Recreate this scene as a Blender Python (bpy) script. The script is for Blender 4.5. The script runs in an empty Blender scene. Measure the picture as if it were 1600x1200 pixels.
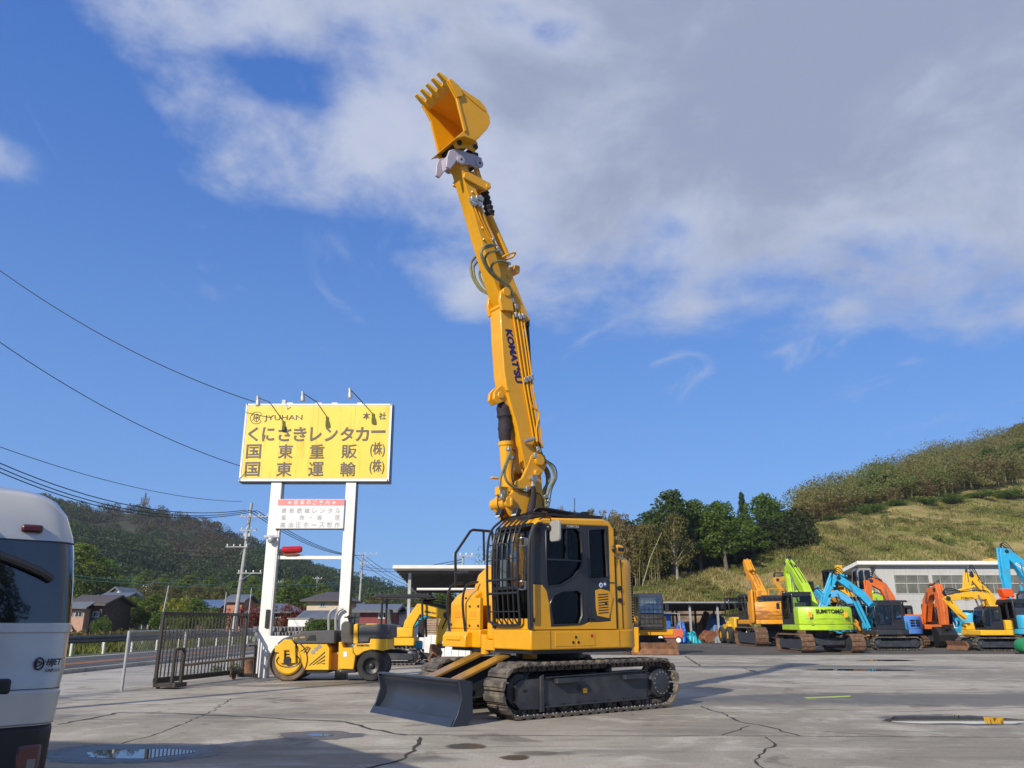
import bpy, bmesh, math, random
import numpy as np
from mathutils import Vector, Matrix
R = math.radians
SC = bpy.context.scene
COL = SC.collection
# ------------------------------------------------------------------ camera
FPX, HZ, CAMH = 1248.0, 972.0, 1.4            # focal length in photo pixels, horizon row, eye height
TILT = math.atan((HZ - 600) / FPX)
cd = bpy.data.cameras.new('camera'); cam = bpy.data.objects.new('camera', cd); COL.objects.link(cam)
cd.sensor_fit = 'HORIZONTAL'; cd.sensor_width = 36.0; cd.lens = FPX / 1600 * 36
cd.clip_start = 0.1; cd.clip_end = 5000
cam.location = (0, 0, CAMH); cam.rotation_euler = (math.pi / 2 + TILT, 0, 0)
SC.camera = cam
# ------------------------------------------------------------------ sun, sky, exposure
SUN_AZ, SUN_EL = math.atan2(-0.57, -0.82), R(29)
to_sun = Vector((math.sin(SUN_AZ) * math.cos(SUN_EL), math.cos(SUN_AZ) * math.cos(SUN_EL), math.sin(SUN_EL)))
sd = bpy.data.lights.new('sun', 'SUN'); so = bpy.data.objects.new('sun', sd); COL.objects.link(so)
sd.energy = 5.0; sd.angle = R(0.5); sd.color = (1.0, 0.91, 0.76)
so.rotation_euler = to_sun.to_track_quat('Z', 'Y').to_euler(); so.location = (-20, -30, 40)
SC.view_settings.view_transform = 'Standard'; SC.view_settings.look = 'None'
SC.view_settings.exposure = 0.0; SC.view_settings.gamma = 1.0
try: SC.view_settings.use_curve_mapping = False
except Exception: pass
SC.cycles.max_bounces = 6; SC.cycles.transparent_max_bounces = 12
SC.cycles.use_denoising = True

class NT:
    """tiny helper that writes shader nodes as expressions"""
    def __init__(s, nt): s.nt = nt; s.n = nt.nodes; s.l = nt.links
    def new(s, t, **k):
        o = s.n.new(t)
        for a, b in k.items(): setattr(o, a, b)
        return o
    def put(s, sock, v):
        if isinstance(v, bpy.types.NodeSocket): s.l.new(v, sock)
        elif isinstance(v, (tuple, list)) and len(v) == 3 and sock.type == 'RGBA': sock.default_value = (*v, 1)
        else: sock.default_value = v
    def m(s, op, a, b=0.0, c=None):
        o = s.new('ShaderNodeMath', operation=op); s.put(o.inputs[0], a); s.put(o.inputs[1], b)
        if c is not None: s.put(o.inputs[2], c)
        return o.outputs[0]
    def ss(s, v, lo, hi):
        o = s.new('ShaderNodeMapRange', interpolation_type='SMOOTHSTEP'); s.put(o.inputs[0], v)
        s.put(o.inputs[1], lo); s.put(o.inputs[2], hi); return o.outputs[0]
    def mix(s, f, a, b):
        o = s.new('ShaderNodeMix', data_type='RGBA'); s.put(o.inputs[0], f); s.put(o.inputs[6], a); s.put(o.inputs[7], b)
        return o.outputs[2]
    def noise(s, vec, scale, detail=4.0, rough=0.55, dist=0.0, out=0):
        o = s.new('ShaderNodeTexNoise'); s.l.new(vec, o.inputs['Vector'])
        o.inputs['Scale'].default_value = scale; o.inputs['Detail'].default_value = detail
        o.inputs['Roughness'].default_value = rough; o.inputs['Distortion'].default_value = dist
        return o.outputs[out]
    def mapping(s, vec, scale=(1, 1, 1), rot=(0, 0, 0), loc=(0, 0, 0)):
        o = s.new('ShaderNodeMapping'); s.l.new(vec, o.inputs[0])
        o.inputs[1].default_value = loc; o.inputs[2].default_value = rot; o.inputs[3].default_value = scale
        return o.outputs[0]

world = bpy.data.worlds.new('World'); SC.world = world; world.use_nodes = True
def build_world():
    t = NT(world.node_tree); t.n.clear()
    out = t.new('ShaderNodeOutputWorld'); bg = t.new('ShaderNodeBackground'); bg.inputs[1].default_value = 0.10
    sky = t.new('ShaderNodeTexSky', sky_type='NISHITA'); sky.sun_disc = False
    sky.sun_elevation = SUN_EL; sky.sun_rotation = SUN_AZ % (2 * math.pi); sky.air_density = 1.0; sky.dust_density = 0.35; sky.ozone_density = 2.2
    g = t.new('ShaderNodeTexCoord').outputs['Generated']
    sp = t.new('ShaderNodeSeparateXYZ'); t.l.new(g, sp.inputs[0])
    z = t.m('MAXIMUM', sp.outputs[2], 0.06)
    qx = t.m('DIVIDE', sp.outputs[0], z); qy = t.m('DIVIDE', sp.outputs[1], z)
    cb = t.new('ShaderNodeCombineXYZ'); t.l.new(qx, cb.inputs[0]); t.l.new(qy, cb.inputs[1])
    q = cb.outputs[0]
    n1 = t.noise(q, 1.1, 8, 0.60, 0.55)                       # cloud body
    n2 = t.noise(t.mapping(g, (1, 1, 1.5), (0, 0, 0), (3.1, 7.7, .4)), 6.5, 9, 0.60, 0.25)
    n0 = t.noise(t.mapping(g, (1, 1, 1.6), (0, 0, 0), (1.7, 2.9, 5.2)), 2.7, 8, 0.58, 0.2)
    n3 = t.noise(t.mapping(q, (1.5, .55, 1), (0, 0, R(-35)), (1.3, 2.2, 0)), 2.2, 6, 0.6, 1.0)
    b = t.m('MINIMUM', t.m('MULTIPLY_ADD', qx, 0.88, 2.26), 2.80)  # far edge of the cloud sheet
    f = t.m('SUBTRACT', b, qy)
    f = t.m('ADD', f, t.m('MULTIPLY', t.m('SUBTRACT', n1, 0.5), 1.0))
    f = t.m('ADD', f, t.m('MULTIPLY', t.m('SUBTRACT', n0, 0.5), 2.1))
    f = t.m('ADD', f, t.m('MULTIPLY', t.m('SUBTRACT', n2, 0.5), 1.5))
    def blob(x, y, rx, ry, amp):
        dx = t.m('DIVIDE', t.m('SUBTRACT', qx, x), rx); dy = t.m('DIVIDE', t.m('SUBTRACT', qy, y), ry)
        r2 = t.m('ADD', t.m('MULTIPLY', dx, dx), t.m('MULTIPLY', dy, dy))
        return t.m('MULTIPLY', t.m('POWER', 2.718, t.m('MULTIPLY', r2, -1.0)), amp)
    for a in ((-0.15, 2.45, .22, .30, .85), (-1.18, 1.55, .16, .22, 1.1), (.06, 1.17, .10, .06, -.75), (-.02, 1.10, .06, .05, -.4), (-.45, 1.30, .10, .10, -.7),
              (-.62, 1.75, .25, .2, .30), (.95, 2.55, .5, .3, .35), (-1.0, 1.1, .22, .3, -1.0), (.62, 1.5, .5, .4, .6)):
        f = t.m('ADD', f, blob(*a))
    dens = t.ss(f, 0.02, .85)
    wisp = t.m('MULTIPLY', t.ss(n3, 0.56, 0.80), t.m('MULTIPLY', t.ss(f, -2.2, 0.2), 0.45))
    dens = t.m('MAXIMUM', t.m('MULTIPLY', t.m('MULTIPLY', dens, 0.93), t.m('MULTIPLY_ADD', t.ss(qy, -1.2, .4), .8, .2)), wisp)
    lump = t.noise(t.mapping(g, (1, 1, 1.7), (0, 0, 0), (.3, 9.1, 2.2)), 4.2, 8, 0.58, 0.3)
    side = t.m('MULTIPLY', t.ss(qx, -.55, .35), .7)
    thick = t.ss(t.m('ADD', t.m('ADD', f, side), t.m('MULTIPLY', t.m('SUBTRACT', lump, .5), 4.2)), 0.7, 2.4)
    ccol = t.mix(thick, (5.6, 6.1, 7.5), (3.35, 3.85, 5.3))
    bright = t.ss(n2, .58, .74)
    ccol = t.mix(t.m('MULTIPLY', bright, .45), ccol, (5.6, 6.1, 7.5))
    mul = t.new('ShaderNodeMix', data_type='RGBA', blend_type='MULTIPLY'); mul.inputs[0].default_value = 1.0
    t.l.new(sky.outputs[0], mul.inputs[6]); mul.inputs[7].default_value = (0.80, 1.08, 1.50, 1)   # deep clear-air blue
    el = t.ss(sp.outputs[2], .0, .75)
    clear = t.mix(el, (1.75, 3.75, 8.1), (.50, 1.72, 6.0))       # clear spring blue, paler towards the horizon
    base = t.mix(.72, mul.outputs[2], clear)
    col = t.mix(dens, base, ccol)
    t.l.new(col, bg.inputs[0]); t.l.new(bg.outputs[0], out.inputs[0])
build_world()

# ------------------------------------------------------------------ photo measurements -> world points
_ct, _st = math.cos(TILT), math.sin(TILT)
def ray(px, py):
    u = (px - 800) / FPX; v = (600 - py) / FPX
    return Vector((u, _ct - v * _st, _st + v * _ct))
def at(px, py, y): r = ray(px, py); return Vector((0, 0, CAMH)) + r * (y / r.y)
def gnd(px, py, z=0.0): r = ray(px, py); return Vector((0, 0, CAMH)) + r * ((z - CAMH) / r.z)
class Frame:
    """a machine's own frame: x forward, y left, z up"""
    def __init__(s, o, yaw): s.o = Vector((o[0], o[1], o[2] if len(o) > 2 else 0)); s.d = Vector((math.cos(yaw), math.sin(yaw), 0)); s.n = Vector((-s.d.y, s.d.x, 0)); s.yaw = yaw
    def xz(s, px, py, yl=0.0):
        r = ray(px, py); c = Vector((0, 0, CAMH)); t = ((s.o - c).dot(s.n) + yl) / r.dot(s.n); p = c + r * t - s.o
        return (p.dot(s.d), p.z)

# ------------------------------------------------------------------ mesh helpers
class MB:
    def __init__(s): s.v = []; s.f = []; s.k = []
    def add(s, vs, fs):
        k = len(s.v); s.k.append((k, len(s.f))); s.v.extend([tuple(p) for p in vs]); s.f.extend([tuple(i + k for i in f) for f in fs]); return s
    def quad(s, *p): return s.add(p, [tuple(range(len(p)))])
    def box(s, c, d, rz=0.0, M=None):
        x, y, z = d[0] / 2, d[1] / 2, d[2] / 2
        vs = [Vector((a, b, e)) for a in (-x, x) for b in (-y, y) for e in (-z, z)]
        if rz: m = Matrix.Rotation(rz, 3, 'Z'); vs = [m @ v for v in vs]
        if M is not None: vs = [M @ v for v in vs]
        c = Vector(c)
        return s.add([v + c for v in vs], [(0, 1, 3, 2), (4, 6, 7, 5), (0, 4, 5, 1), (2, 3, 7, 6), (0, 2, 6, 4), (1, 5, 7, 3)])
    def box2(s, x0, x1, y0, y1, z0, z1): return s.box(((x0 + x1) / 2, (y0 + y1) / 2, (z0 + z1) / 2), (abs(x1 - x0), abs(y1 - y0), abs(z1 - z0)))
    def prism(s, pts, a, b, axis='y'):
        """outline in (x,z) extruded over y ('y'), (y,z) over x ('x'), (x,y) over z ('z')"""
        mk = {'y': lambda p, t: (p[0], t, p[1]), 'x': lambda p, t: (t, p[0], p[1]), 'z': lambda p, t: (p[0], p[1], t)}[axis]
        n = len(pts); vs = [mk(p, a) for p in pts] + [mk(p, b) for p in pts]
        fs = [tuple(range(n)), tuple(range(2 * n - 1, n - 1, -1))] + [(i, i + n, (i + 1) % n + n, (i + 1) % n) for i in range(n)]
        return s.add(vs, fs)
    def tube(s, path, r, n=8, cap=True, closed=False):
        P = [Vector(p) for p in path]; k = len(P); rr = r if isinstance(r, (list, tuple)) else [r] * k
        vs = []; up = None
        for i, p in enumerate(P):
            a = P[i - 1] if (i > 0 or closed) else P[i]; b = P[(i + 1) % k] if (i < k - 1 or closed) else P[i]
            t = (b - a)
            if t.length < 1e-9: t = Vector((0, 0, 1))
            t.normalize()
            if up is None:
                up = Vector((0, 0, 1)) if abs(t.z) < 0.9 else Vector((1, 0, 0))
            e1 = up - t * up.dot(t)
            if e1.length < 1e-6: e1 = t.orthogonal()
            e1.normalize(); up = e1; e2 = t.cross(e1)
            vs += [p + (e1 * math.cos(2 * math.pi * j / n) + e2 * math.sin(2 * math.pi * j / n)) * rr[i] for j in range(n)]
        fs = []
        for i in range(k if closed else k - 1):
            i2 = (i + 1) % k
            fs += [(i * n + j, i * n + (j + 1) % n, i2 * n + (j + 1) % n, i2 * n + j) for j in range(n)]
        if cap and not closed: fs += [tuple(range(n - 1, -1, -1)), tuple(range((k - 1) * n, k * n))]
        return s.add(vs, fs)
    def cyl(s, a, b, r, r2=None, n=16): return s.tube([a, b], [r, r if r2 is None else r2], n)
    def lathe(s, prof, c=(0, 0, 0), axis='z', n=24, caps=True):
        """profile of (radius, t) turned about an axis through c"""
        mk = {'z': lambda r, t, a: (c[0] + r * math.cos(a), c[1] + r * math.sin(a), c[2] + t),
              'y': lambda r, t, a: (c[0] + r * math.cos(a), c[1] + t, c[2] + r * math.sin(a)),
              'x': lambda r, t, a: (c[0] + t, c[1] + r * math.cos(a), c[2] + r * math.sin(a))}[axis]
        k = len(prof); vs = [mk(r, t, 2 * math.pi * j / n) for r, t in prof for j in range(n)]
        fs = [(i * n + j, i * n + (j + 1) % n, (i + 1) * n + (j + 1) % n, (i + 1) * n + j) for i in range(k - 1) for j in range(n)]
        if caps: fs += [tuple(range(n - 1, -1, -1)), tuple(range((k - 1) * n, k * n))]
        return s.add(vs, fs)
    def loft(s, rings, closed=True, caps=True):
        n = len(rings[0]); vs = [p for r in rings for p in r]; m = n if closed else n - 1
        fs = [(i * n + j, i * n + (j + 1) % n, (i + 1) * n + (j + 1) % n, (i + 1) * n + j) for i in range(len(rings) - 1) for j in range(m)]
        if caps: fs += [tuple(range(n - 1, -1, -1)), tuple(range((len(rings) - 1) * n, len(rings) * n))]
        return s.add(vs, fs)
    def sheet(s, outer, holes, a, b, axis='y'):
        """a plate with openings"""
        mk = {'y': lambda p, t: (p[0], t, p[1]), 'x': lambda p, t: (t, p[0], p[1]), 'z': lambda p, t: (p[0], p[1], t)}[axis]
        bm = bmesh.new(); loops = []
        for lp in [outer] + list(holes):
            vs = [bm.verts.new(mk(p, a)) for p in lp]; loops.append(vs)
            for i in range(len(vs)): bm.edges.new((vs[i], vs[(i + 1) % len(vs)]))
        nrm = {'y': (0, 1, 0), 'x': (1, 0, 0), 'z': (0, 0, 1)}[axis]
        bmesh.ops.triangle_fill(bm, use_beauty=True, use_dissolve=False, edges=bm.edges[:], normal=nrm)
        bm.verts.index_update(); n = len(bm.verts); co = [v.co.copy() for v in bm.verts]
        fa = [tuple(v.index for v in f.verts) for f in bm.faces]; li = [[v.index for v in l] for l in loops]; bm.free()
        k = {'y': 1, 'x': 0, 'z': 2}[axis]; co2 = []
        for c in co: c = c.copy(); c[k] = b; co2.append(c)
        fs = fa + [tuple(i + n for i in reversed(f)) for f in fa]
        for l in li: fs += [(l[i], l[(i + 1) % len(l)], l[(i + 1) % len(l)] + n, l[i] + n) for i in range(len(l))]
        return s.add(co + co2, fs)
    def ball(s, c, r, n=12, m=8, sq=(1, 1, 1)):
        rings = [(max(1e-3, math.sin(math.pi * i / m)), -math.cos(math.pi * i / m)) for i in range(m + 1)]
        k = MB().lathe([(r * a, r * b) for a, b in rings], (0, 0, 0), 'z', n)
        return s.add([(c[0] + v[0] * sq[0], c[1] + v[1] * sq[1], c[2] + v[2] * sq[2]) for v in k.v], k.f)

def link(name, me, parent=None, loc=(0, 0, 0), rz=0.0):
    o = bpy.data.objects.new(name, me); COL.objects.link(o); o.location = loc; o.rotation_euler = (0, 0, rz)
    if parent is not None: o.parent = parent
    return o
SPLIT = {'panel_grille', 'step', 'boom_pin', 'pipe_clamp', 'valve_fitting', 'hose_fitting', 'bracket_boss', 'panel_bolt', 'hatch_lock', 'bucket_pin', 'valve_block', 'side_cutter', 'hood_latch', 'boom_cylinder_pair', 'drive_bolt', 'side_plate', 'link_arm', 'caution_sticker', 'reflector', 'round_sticker', 'top_bracket', 'sleeved_hose', 'control_hose', 'hydraulic_pipe', 'canopy_frame', 'bucket_ear', 'arm_pin'}
def obj(name, mb, material, parent=None, bevel=0.0, smooth=35, loc=(0, 0, 0), rz=0.0, fix=True, seg=2):
    if name in SPLIT and len(mb.k) > 1:                       # pieces that are parts of their own
        ks = mb.k + [(len(mb.v), len(mb.f))]; o = None
        for (v0, f0), (v1, f1) in zip(ks, ks[1:]):
            p = MB(); p.v = mb.v[v0:v1]; p.f = [tuple(i - v0 for i in f) for f in mb.f[f0:f1]]; p.k = [(0, 0)]
            o = obj(name, p, material, parent, bevel, smooth, loc, rz, fix, seg)
        return o
    me = bpy.data.meshes.new(name); me.from_pydata(mb.v, [], mb.f)
    if fix:
        bm = bmesh.new(); bm.from_mesh(me); bmesh.ops.recalc_face_normals(bm, faces=bm.faces[:]); bm.to_mesh(me); bm.free()
    me.materials.append(material)
    if smooth:
        me.shade_smooth(); me.set_sharp_from_angle(angle=R(smooth))
    o = link(name, me, parent, loc, rz)
    if bevel:
        b = o.modifiers.new('bevel', 'BEVEL'); b.width = bevel; b.segments = seg; b.limit_method = 'ANGLE'; b.angle_limit = R(40)
    return o
def merge(o, mb, material):
    """small fixings kept inside the part they sit on, in their own material"""
    me = o.data; bm = bmesh.new(); bm.from_mesh(me); k = len(me.materials); me.materials.append(material)
    vs = [bm.verts.new(v) for v in mb.v]
    for f in mb.f:
        try: bm.faces.new([vs[i] for i in f]).material_index = k
        except ValueError: pass
    bm.to_mesh(me); bm.free()
def thing(name, label, cat, loc=(0, 0, 0), rz=0.0, group=None):
    o = bpy.data.objects.new(name, None); COL.objects.link(o); o.location = loc; o.rotation_euler = (0, 0, rz); o.empty_display_size = .2
    return tag(o, label, cat, group)
def tag(o, label, cat, group=None, kind=None):
    o['label'] = label; o['category'] = cat
    if group: o['group'] = group
    if kind: o['kind'] = kind
    return o
def struct(o): o['kind'] = 'structure'; return o
def stuff(o, label, cat): o['kind'] = 'stuff'; o['label'] = label; o['category'] = cat; return o
def dup(root, loc, rz=0.0, scale=None, label=None, group=None):
    r = root.copy(); COL.objects.link(r); r.location = loc; r.rotation_euler = (0, 0, rz)
    if scale is not None: r.scale = scale if isinstance(scale, (tuple, list)) else (scale,) * 3
    if label: r['label'] = label
    if group: r['group'] = group
    for ch in root.children:
        c = ch.copy(); COL.objects.link(c); c.parent = r
        for g in ch.children:
            d = g.copy(); COL.objects.link(d); d.parent = c
    return r
def text(name, s, material, parent, o, xd, yd, width=None, height=None, depth=0.004, bold=0.0, shear=0.0, center=False, nrm_off=0.0):
    """writing laid on a surface: o = lower left corner, xd reading direction, yd up direction"""
    cu = bpy.data.curves.new('t', 'FONT'); cu.body = s; cu.size = 1.0; cu.extrude = 0.02; cu.offset = bold; cu.shear = shear; cu.resolution_u = 3
    ob = bpy.data.objects.new('t', cu); COL.objects.link(ob)
    dg = bpy.context.evaluated_depsgraph_get(); me = bpy.data.meshes.new_from_object(ob.evaluated_get(dg))
    bpy.data.objects.remove(ob); bpy.data.curves.remove(cu)
    n = len(me.vertices); co = np.empty(n * 3); me.vertices.foreach_get('co', co); co = co.reshape(-1, 3)
    mn, mx = co.min(0), co.max(0); co = co - np.array([mn[0], mn[1], mn[2]])
    w, h = (mx - mn)[0], (mx - mn)[1]
    sx = width / w if width else height / h; sy = height / h if height else sx
    co[:, 0] *= sx; co[:, 1] *= sy; co[:, 2] *= depth / max(1e-6, mx[2] - mn[2])
    if center: co[:, 0] -= w * sx / 2
    xd = Vector(xd).normalized(); yd = Vector(yd); yd = (yd - xd * yd.dot(xd)).normalized(); zd = xd.cross(yd)
    A = np.array([list(xd), list(yd), list(zd)]); P = co @ A + np.array(Vector(o) + zd * nrm_off)
    me.vertices.foreach_set('co', P.ravel()); me.update(); me.materials.clear(); me.materials.append(material)
    me.name = name
    return link(name, me, parent)
def arc(c, r, a0, a1, n): return [(c[0] + r * math.cos(R(a0 + (a1 - a0) * i / n)), c[1] + r * math.sin(R(a0 + (a1 - a0) * i / n))) for i in range(n + 1)]
def rrect(x0, x1, z0, z1, r, n=4):
    return arc((x1 - r, z1 - r), r, 0, 90, n) + arc((x0 + r, z1 - r), r, 90, 180, n) + arc((x0 + r, z0 + r), r, 180, 270, n) + arc((x1 - r, z0 + r), r, 270, 360, n)
def smooth_path(pts, k=6):
    """Catmull-Rom through the points"""
    P = [Vector(p) for p in pts]; P = [P[0] * 2 - P[1]] + P + [P[-1] * 2 - P[-2]]; out = []
    for i in range(1, len(P) - 2):
        a, b, c, d = P[i - 1:i + 3]
        for j in range(k):
            t = j / k; out.append(0.5 * ((2 * b) + (c - a) * t + (2 * a - 5 * b + 4 * c - d) * t * t + (3 * b - a - 3 * c + d) * t ** 3))
    out.append(P[-2]); return out
def ribbon(path, widths):
    """outline of a bent beam in (x,z) from its centre line"""
    P = [Vector((p[0], p[1])) for p in path]; L, Rr = [], []
    for i, p in enumerate(P):
        t = (P[min(i + 1, len(P) - 1)] - P[max(i - 1, 0)]).normalized(); nn = Vector((-t.y, t.x)); w = widths[i] / 2
        L.append(p + nn * w); Rr.append(p - nn * w)
    return [(q.x, q.y) for q in L] + [(q.x, q.y) for q in reversed(Rr)]

# ------------------------------------------------------------------ materials
def mat(name, col, rough=0.5, metal=0.0, var=0.12, vs=2.5, bump=0.0, bs=60.0, coat=0.0, dirt=0.0, dcol=(.10, .075, .05), ds=1.6, dlo=.52, streak=False, spec=0.5, emit=0.0):
    m = bpy.data.materials.new(name); m.use_nodes = True; t = NT(m.node_tree)
    p = t.n['Principled BSDF']; c = t.new('ShaderNodeTexCoord').outputs['Object']
    n1 = t.noise(c, vs, 5, .6)
    a = tuple(x * (1 - var) for x in col); b = tuple(min(1, x * (1 + var)) for x in col)
    cc = t.mix(t.ss(n1, .3, .7), a, b); rr = rough
    if dirt:
        v = t.mapping(c, (3, 3, .35) if streak else (1, 1, 1))
        d = t.m('MULTIPLY', t.ss(t.noise(v, ds, 7, .68, .3), dlo, dlo + .22), dirt)
        cc = t.mix(d, cc, dcol); rr = t.m('ADD', t.m('MULTIPLY', d, .35), rough)
    t.put(p.inputs['Base Color'], cc); t.put(p.inputs['Roughness'], rr); p.inputs['Metallic'].default_value = metal
    p.inputs['Coat Weight'].default_value = coat; p.inputs['Coat Roughness'].default_value = .08
    p.inputs['Specular IOR Level'].default_value = spec
    if bump:
        bn = t.new('ShaderNodeBump'); bn.inputs['Strength'].default_value = bump; bn.inputs['Distance'].default_value = .02
        t.l.new(t.noise(c, bs, 5, .6), bn.inputs['Height']); t.l.new(bn.outputs[0], p.inputs['Normal'])
    return m
def leaf_mat(name, c1, c2, c3, ns=.25, trans=.35):
    """foliage: hue drifts from clump to clump"""
    m = bpy.data.materials.new(name); m.use_nodes = True; t = NT(m.node_tree); t.n.clear()
    out = t.new('ShaderNodeOutputMaterial'); pos = t.new('ShaderNodeNewGeometry').outputs['Position']
    n = t.noise(pos, ns, 4, .6); n2 = t.noise(pos, ns * 9, 3, .7)
    c = t.mix(t.ss(n, .35, .6), c1, c2); c = t.mix(t.ss(n2, .5, .72), c, c3)
    d = t.new('ShaderNodeBsdfDiffuse'); tr = t.new('ShaderNodeBsdfTranslucent'); g = t.new('ShaderNodeBsdfGlossy'); g.inputs['Roughness'].default_value = .6
    t.put(d.inputs[0], c); t.put(tr.inputs[0], c); g.inputs[0].default_value = (1, 1, 1, 1)
    a = t.new('ShaderNodeMixShader'); a.inputs[0].default_value = trans; t.l.new(d.outputs[0], a.inputs[1]); t.l.new(tr.outputs[0], a.inputs[2])
    b = t.new('ShaderNodeMixShader'); b.inputs[0].default_value = .012; t.l.new(a.outputs[0], b.inputs[1]); t.l.new(g.outputs[0], b.inputs[2])
    t.l.new(b.outputs[0], out.inputs[0]); return m
def glass_mat(name, tint, rough=.02, ior=1.5):
    m = bpy.data.materials.new(name); m.use_nodes = True; t = NT(m.node_tree); t.n.clear()
    out = t.new('ShaderNodeOutputMaterial'); tr = t.new('ShaderNodeBsdfTransparent'); tr.inputs[0].default_value = (*tint, 1)
    g = t.new('ShaderNodeBsdfGlossy'); g.inputs['Roughness'].default_value = rough; fr = t.new('ShaderNodeFresnel'); fr.inputs[0].default_value = ior
    mx = t.new('ShaderNodeMixShader'); t.l.new(fr.outputs[0], mx.inputs[0]); t.l.new(tr.outputs[0], mx.inputs[1]); t.l.new(g.outputs[0], mx.inputs[2])
    t.l.new(mx.outputs[0], out.inputs[0]); return m

YEL = mat('machine_yellow', (.74, .355, .006), .36, var=.08, vs=1.2, coat=.2, dirt=.45, dcol=(.40, .23, .045), ds=2.0, dlo=.54)
COVER = mat('dusty_gold_cover', (.30, .165, .03), .32, var=.15, coat=.2, dirt=.4)
PALEG = glass_mat('pale_glass', (.78, .84, .88), .02, 3.2)
YEL2 = mat('yellow_paint_worn', (.78, .44, .02), .42, var=.08, dirt=.55, dcol=(.25, .14, .04), ds=2.0, dlo=.56, streak=True)
AMBER = mat('amber_paint', (.72, .30, .012), .42, var=.08, dirt=.8, dcol=(.26, .09, .02), ds=1.3, dlo=.50, streak=True)
CATY = mat('dull_amber_paint', (.62, .30, .03), .5, var=.1, dirt=.4, ds=2)
LIME = mat('lime_paint', (.40, .62, .018), .38, var=.08, coat=.2, dirt=.5, dcol=(.24, .30, .07), ds=2.0, dlo=.5)
CYAN = mat('sky_blue_paint', (.03, .40, .68), .42, var=.1, coat=.1, dirt=.55, dcol=(.09, .24, .31), ds=2.0, dlo=.5)
TEAL = mat('teal_blue_paint', (.04, .36, .50), .42, var=.08, dirt=.3, dcol=(.05, .18, .22), ds=2.5)
LAV = mat('periwinkle_paint', (.10, .27, .72), .42, var=.06)
ORG = mat('orange_paint', (.66, .145, .022), .5, var=.12, dirt=.6, dcol=(.34, .14, .06), ds=1.8, dlo=.48)
ORG2 = mat('hot_orange_paint', (.85, .10, .012), .4, var=.06)
CHAR = mat('charcoal_panel', (.021, .022, .026), .38, var=.12, coat=.15, dirt=.2, dcol=(.10, .09, .08), ds=4, dlo=.58)
FRAMEG = mat('track_frame_grey', (.032, .036, .044), .42, var=.2, bump=.15, bs=25, dirt=.45, dcol=(.10, .095, .085), ds=3.2, dlo=.50)
BLADEM = mat('blade_slate', (.026, .034, .052), .36, var=.18, vs=1.1, dirt=.35, dcol=(.085, .088, .095), ds=2.4, dlo=.55, streak=True)
GREYP = mat('grey_plastic', (.075, .075, .078), .55, var=.12)
BLACK = mat('black_plastic', (.012, .012, .013), .5, var=.2)
BLACKP = mat('black_pipe_paint', (.02, .021, .024), .30, var=.1, coat=.2)
RUBBER = mat('rubber', (.028, .028, .028), .85, var=.3, bump=.3, bs=30, dirt=.4, dcol=(.12, .11, .095), ds=3, dlo=.5)
BOOT = mat('canvas_boot', (.024, .019, .024), .8, var=.3, bump=.5, bs=14)
STEEL = mat('bare_steel', (.45, .45, .46), .3, metal=.9, var=.1)
ZINC = mat('zinc_fittings', (.42, .43, .42), .4, metal=.7, var=.3, vs=12)
MUD = mat('track_shoe_mud', (.115, .092, .070), .9, var=.4, vs=9, bump=.8, bs=22, dirt=.7, dcol=(.26, .20, .15), ds=6, dlo=.46)
SHOE = mat('track_shoe_steel', (.070, .062, .054), .66, var=.35, vs=9, bump=.5, bs=30, dirt=.7, dcol=(.24, .195, .145), ds=3.6, dlo=.45)
RUSTT = mat('rusty_track', (.15, .085, .05), .85, var=.35, vs=7, bump=.6, bs=20)
RUST = mat('rusty_steel', (.20, .095, .05), .85, var=.35, vs=4, bump=.3, dirt=.6, dcol=(.30, .20, .13))
LILAC = mat('lilac_grey_coupler', (.42, .38, .45), .45, var=.1)
HOSE = mat('khaki_hose_sleeve', (.20, .19, .085), .6, var=.2, vs=12, bump=.3, bs=90)
BHOSE = mat('black_hose', (.015, .015, .015), .45, var=.2)
NAVY = mat('navy_lettering', (.018, .014, .11), .45, var=.05)
WTXT = mat('white_lettering', (.82, .82, .82), .5, var=.03)
BTXT = mat('black_lettering', (.02, .02, .02), .5, var=.05)
GTXT = mat('grey_lettering', (.45, .45, .45), .5, var=.05)
BEACON = mat('amber_beacon', (.85, .22, .01), .25, var=.1, coat=.5)
REDL = mat('red_lens', (.45, .012, .015), .2, var=.15, coat=.6)
MIRR = mat('mirror_back', (.30, .29, .27), .4, var=.08)
SEATM = mat('seat_fabric', (.09, .088, .088), .9, var=.2)
DARKIN = mat('cab_lining', (.02, .02, .022), .8, var=.2)
STICK = mat('yellow_sticker', (.80, .42, .02), .5, var=.08)
WSTICK = mat('white_sticker', (.80, .80, .78), .5, var=.05)
BSTICK = mat('blue_sticker', (.05, .25, .62), .5, var=.05)
CABG = glass_mat('cab_glass', (.60, .66, .70), .01, 1.55)
DARKG = glass_mat('tinted_cab_glass', (.26, .27, .28), .01, 1.32)
WHITE = mat('white_paint', (.80, .80, .79), .35, var=.03, coat=.4); SILV = mat('silver_white_paint', (.50, .51, .50), .28, metal=.25, var=.04, coat=.8, dirt=.25, dcol=(.34, .33, .30), ds=2, dlo=.5)
SIGNW = mat('sign_white', (.80, .79, .76), .5, var=.04, dirt=.35, dcol=(.50, .47, .42), ds=1.3, dlo=.55, streak=True)
SIGNY = mat('sign_yellow', (.88, .65, .085), .45, var=.05, vs=.6, dirt=.6, dcol=(.80, .40, .02), ds=1.3, dlo=.50, streak=True)
SIGNT = mat('sign_lettering', (.155, .125, .10), .6, var=.12)
PINK = mat('faded_red_band', (.78, .27, .26), .55, var=.06)
WBOARD = mat('white_board', (.78, .78, .77), .5, var=.03)
GALV = mat('galvanised_steel', (.42, .43, .43), .5, metal=.35, var=.15, vs=3)
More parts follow.
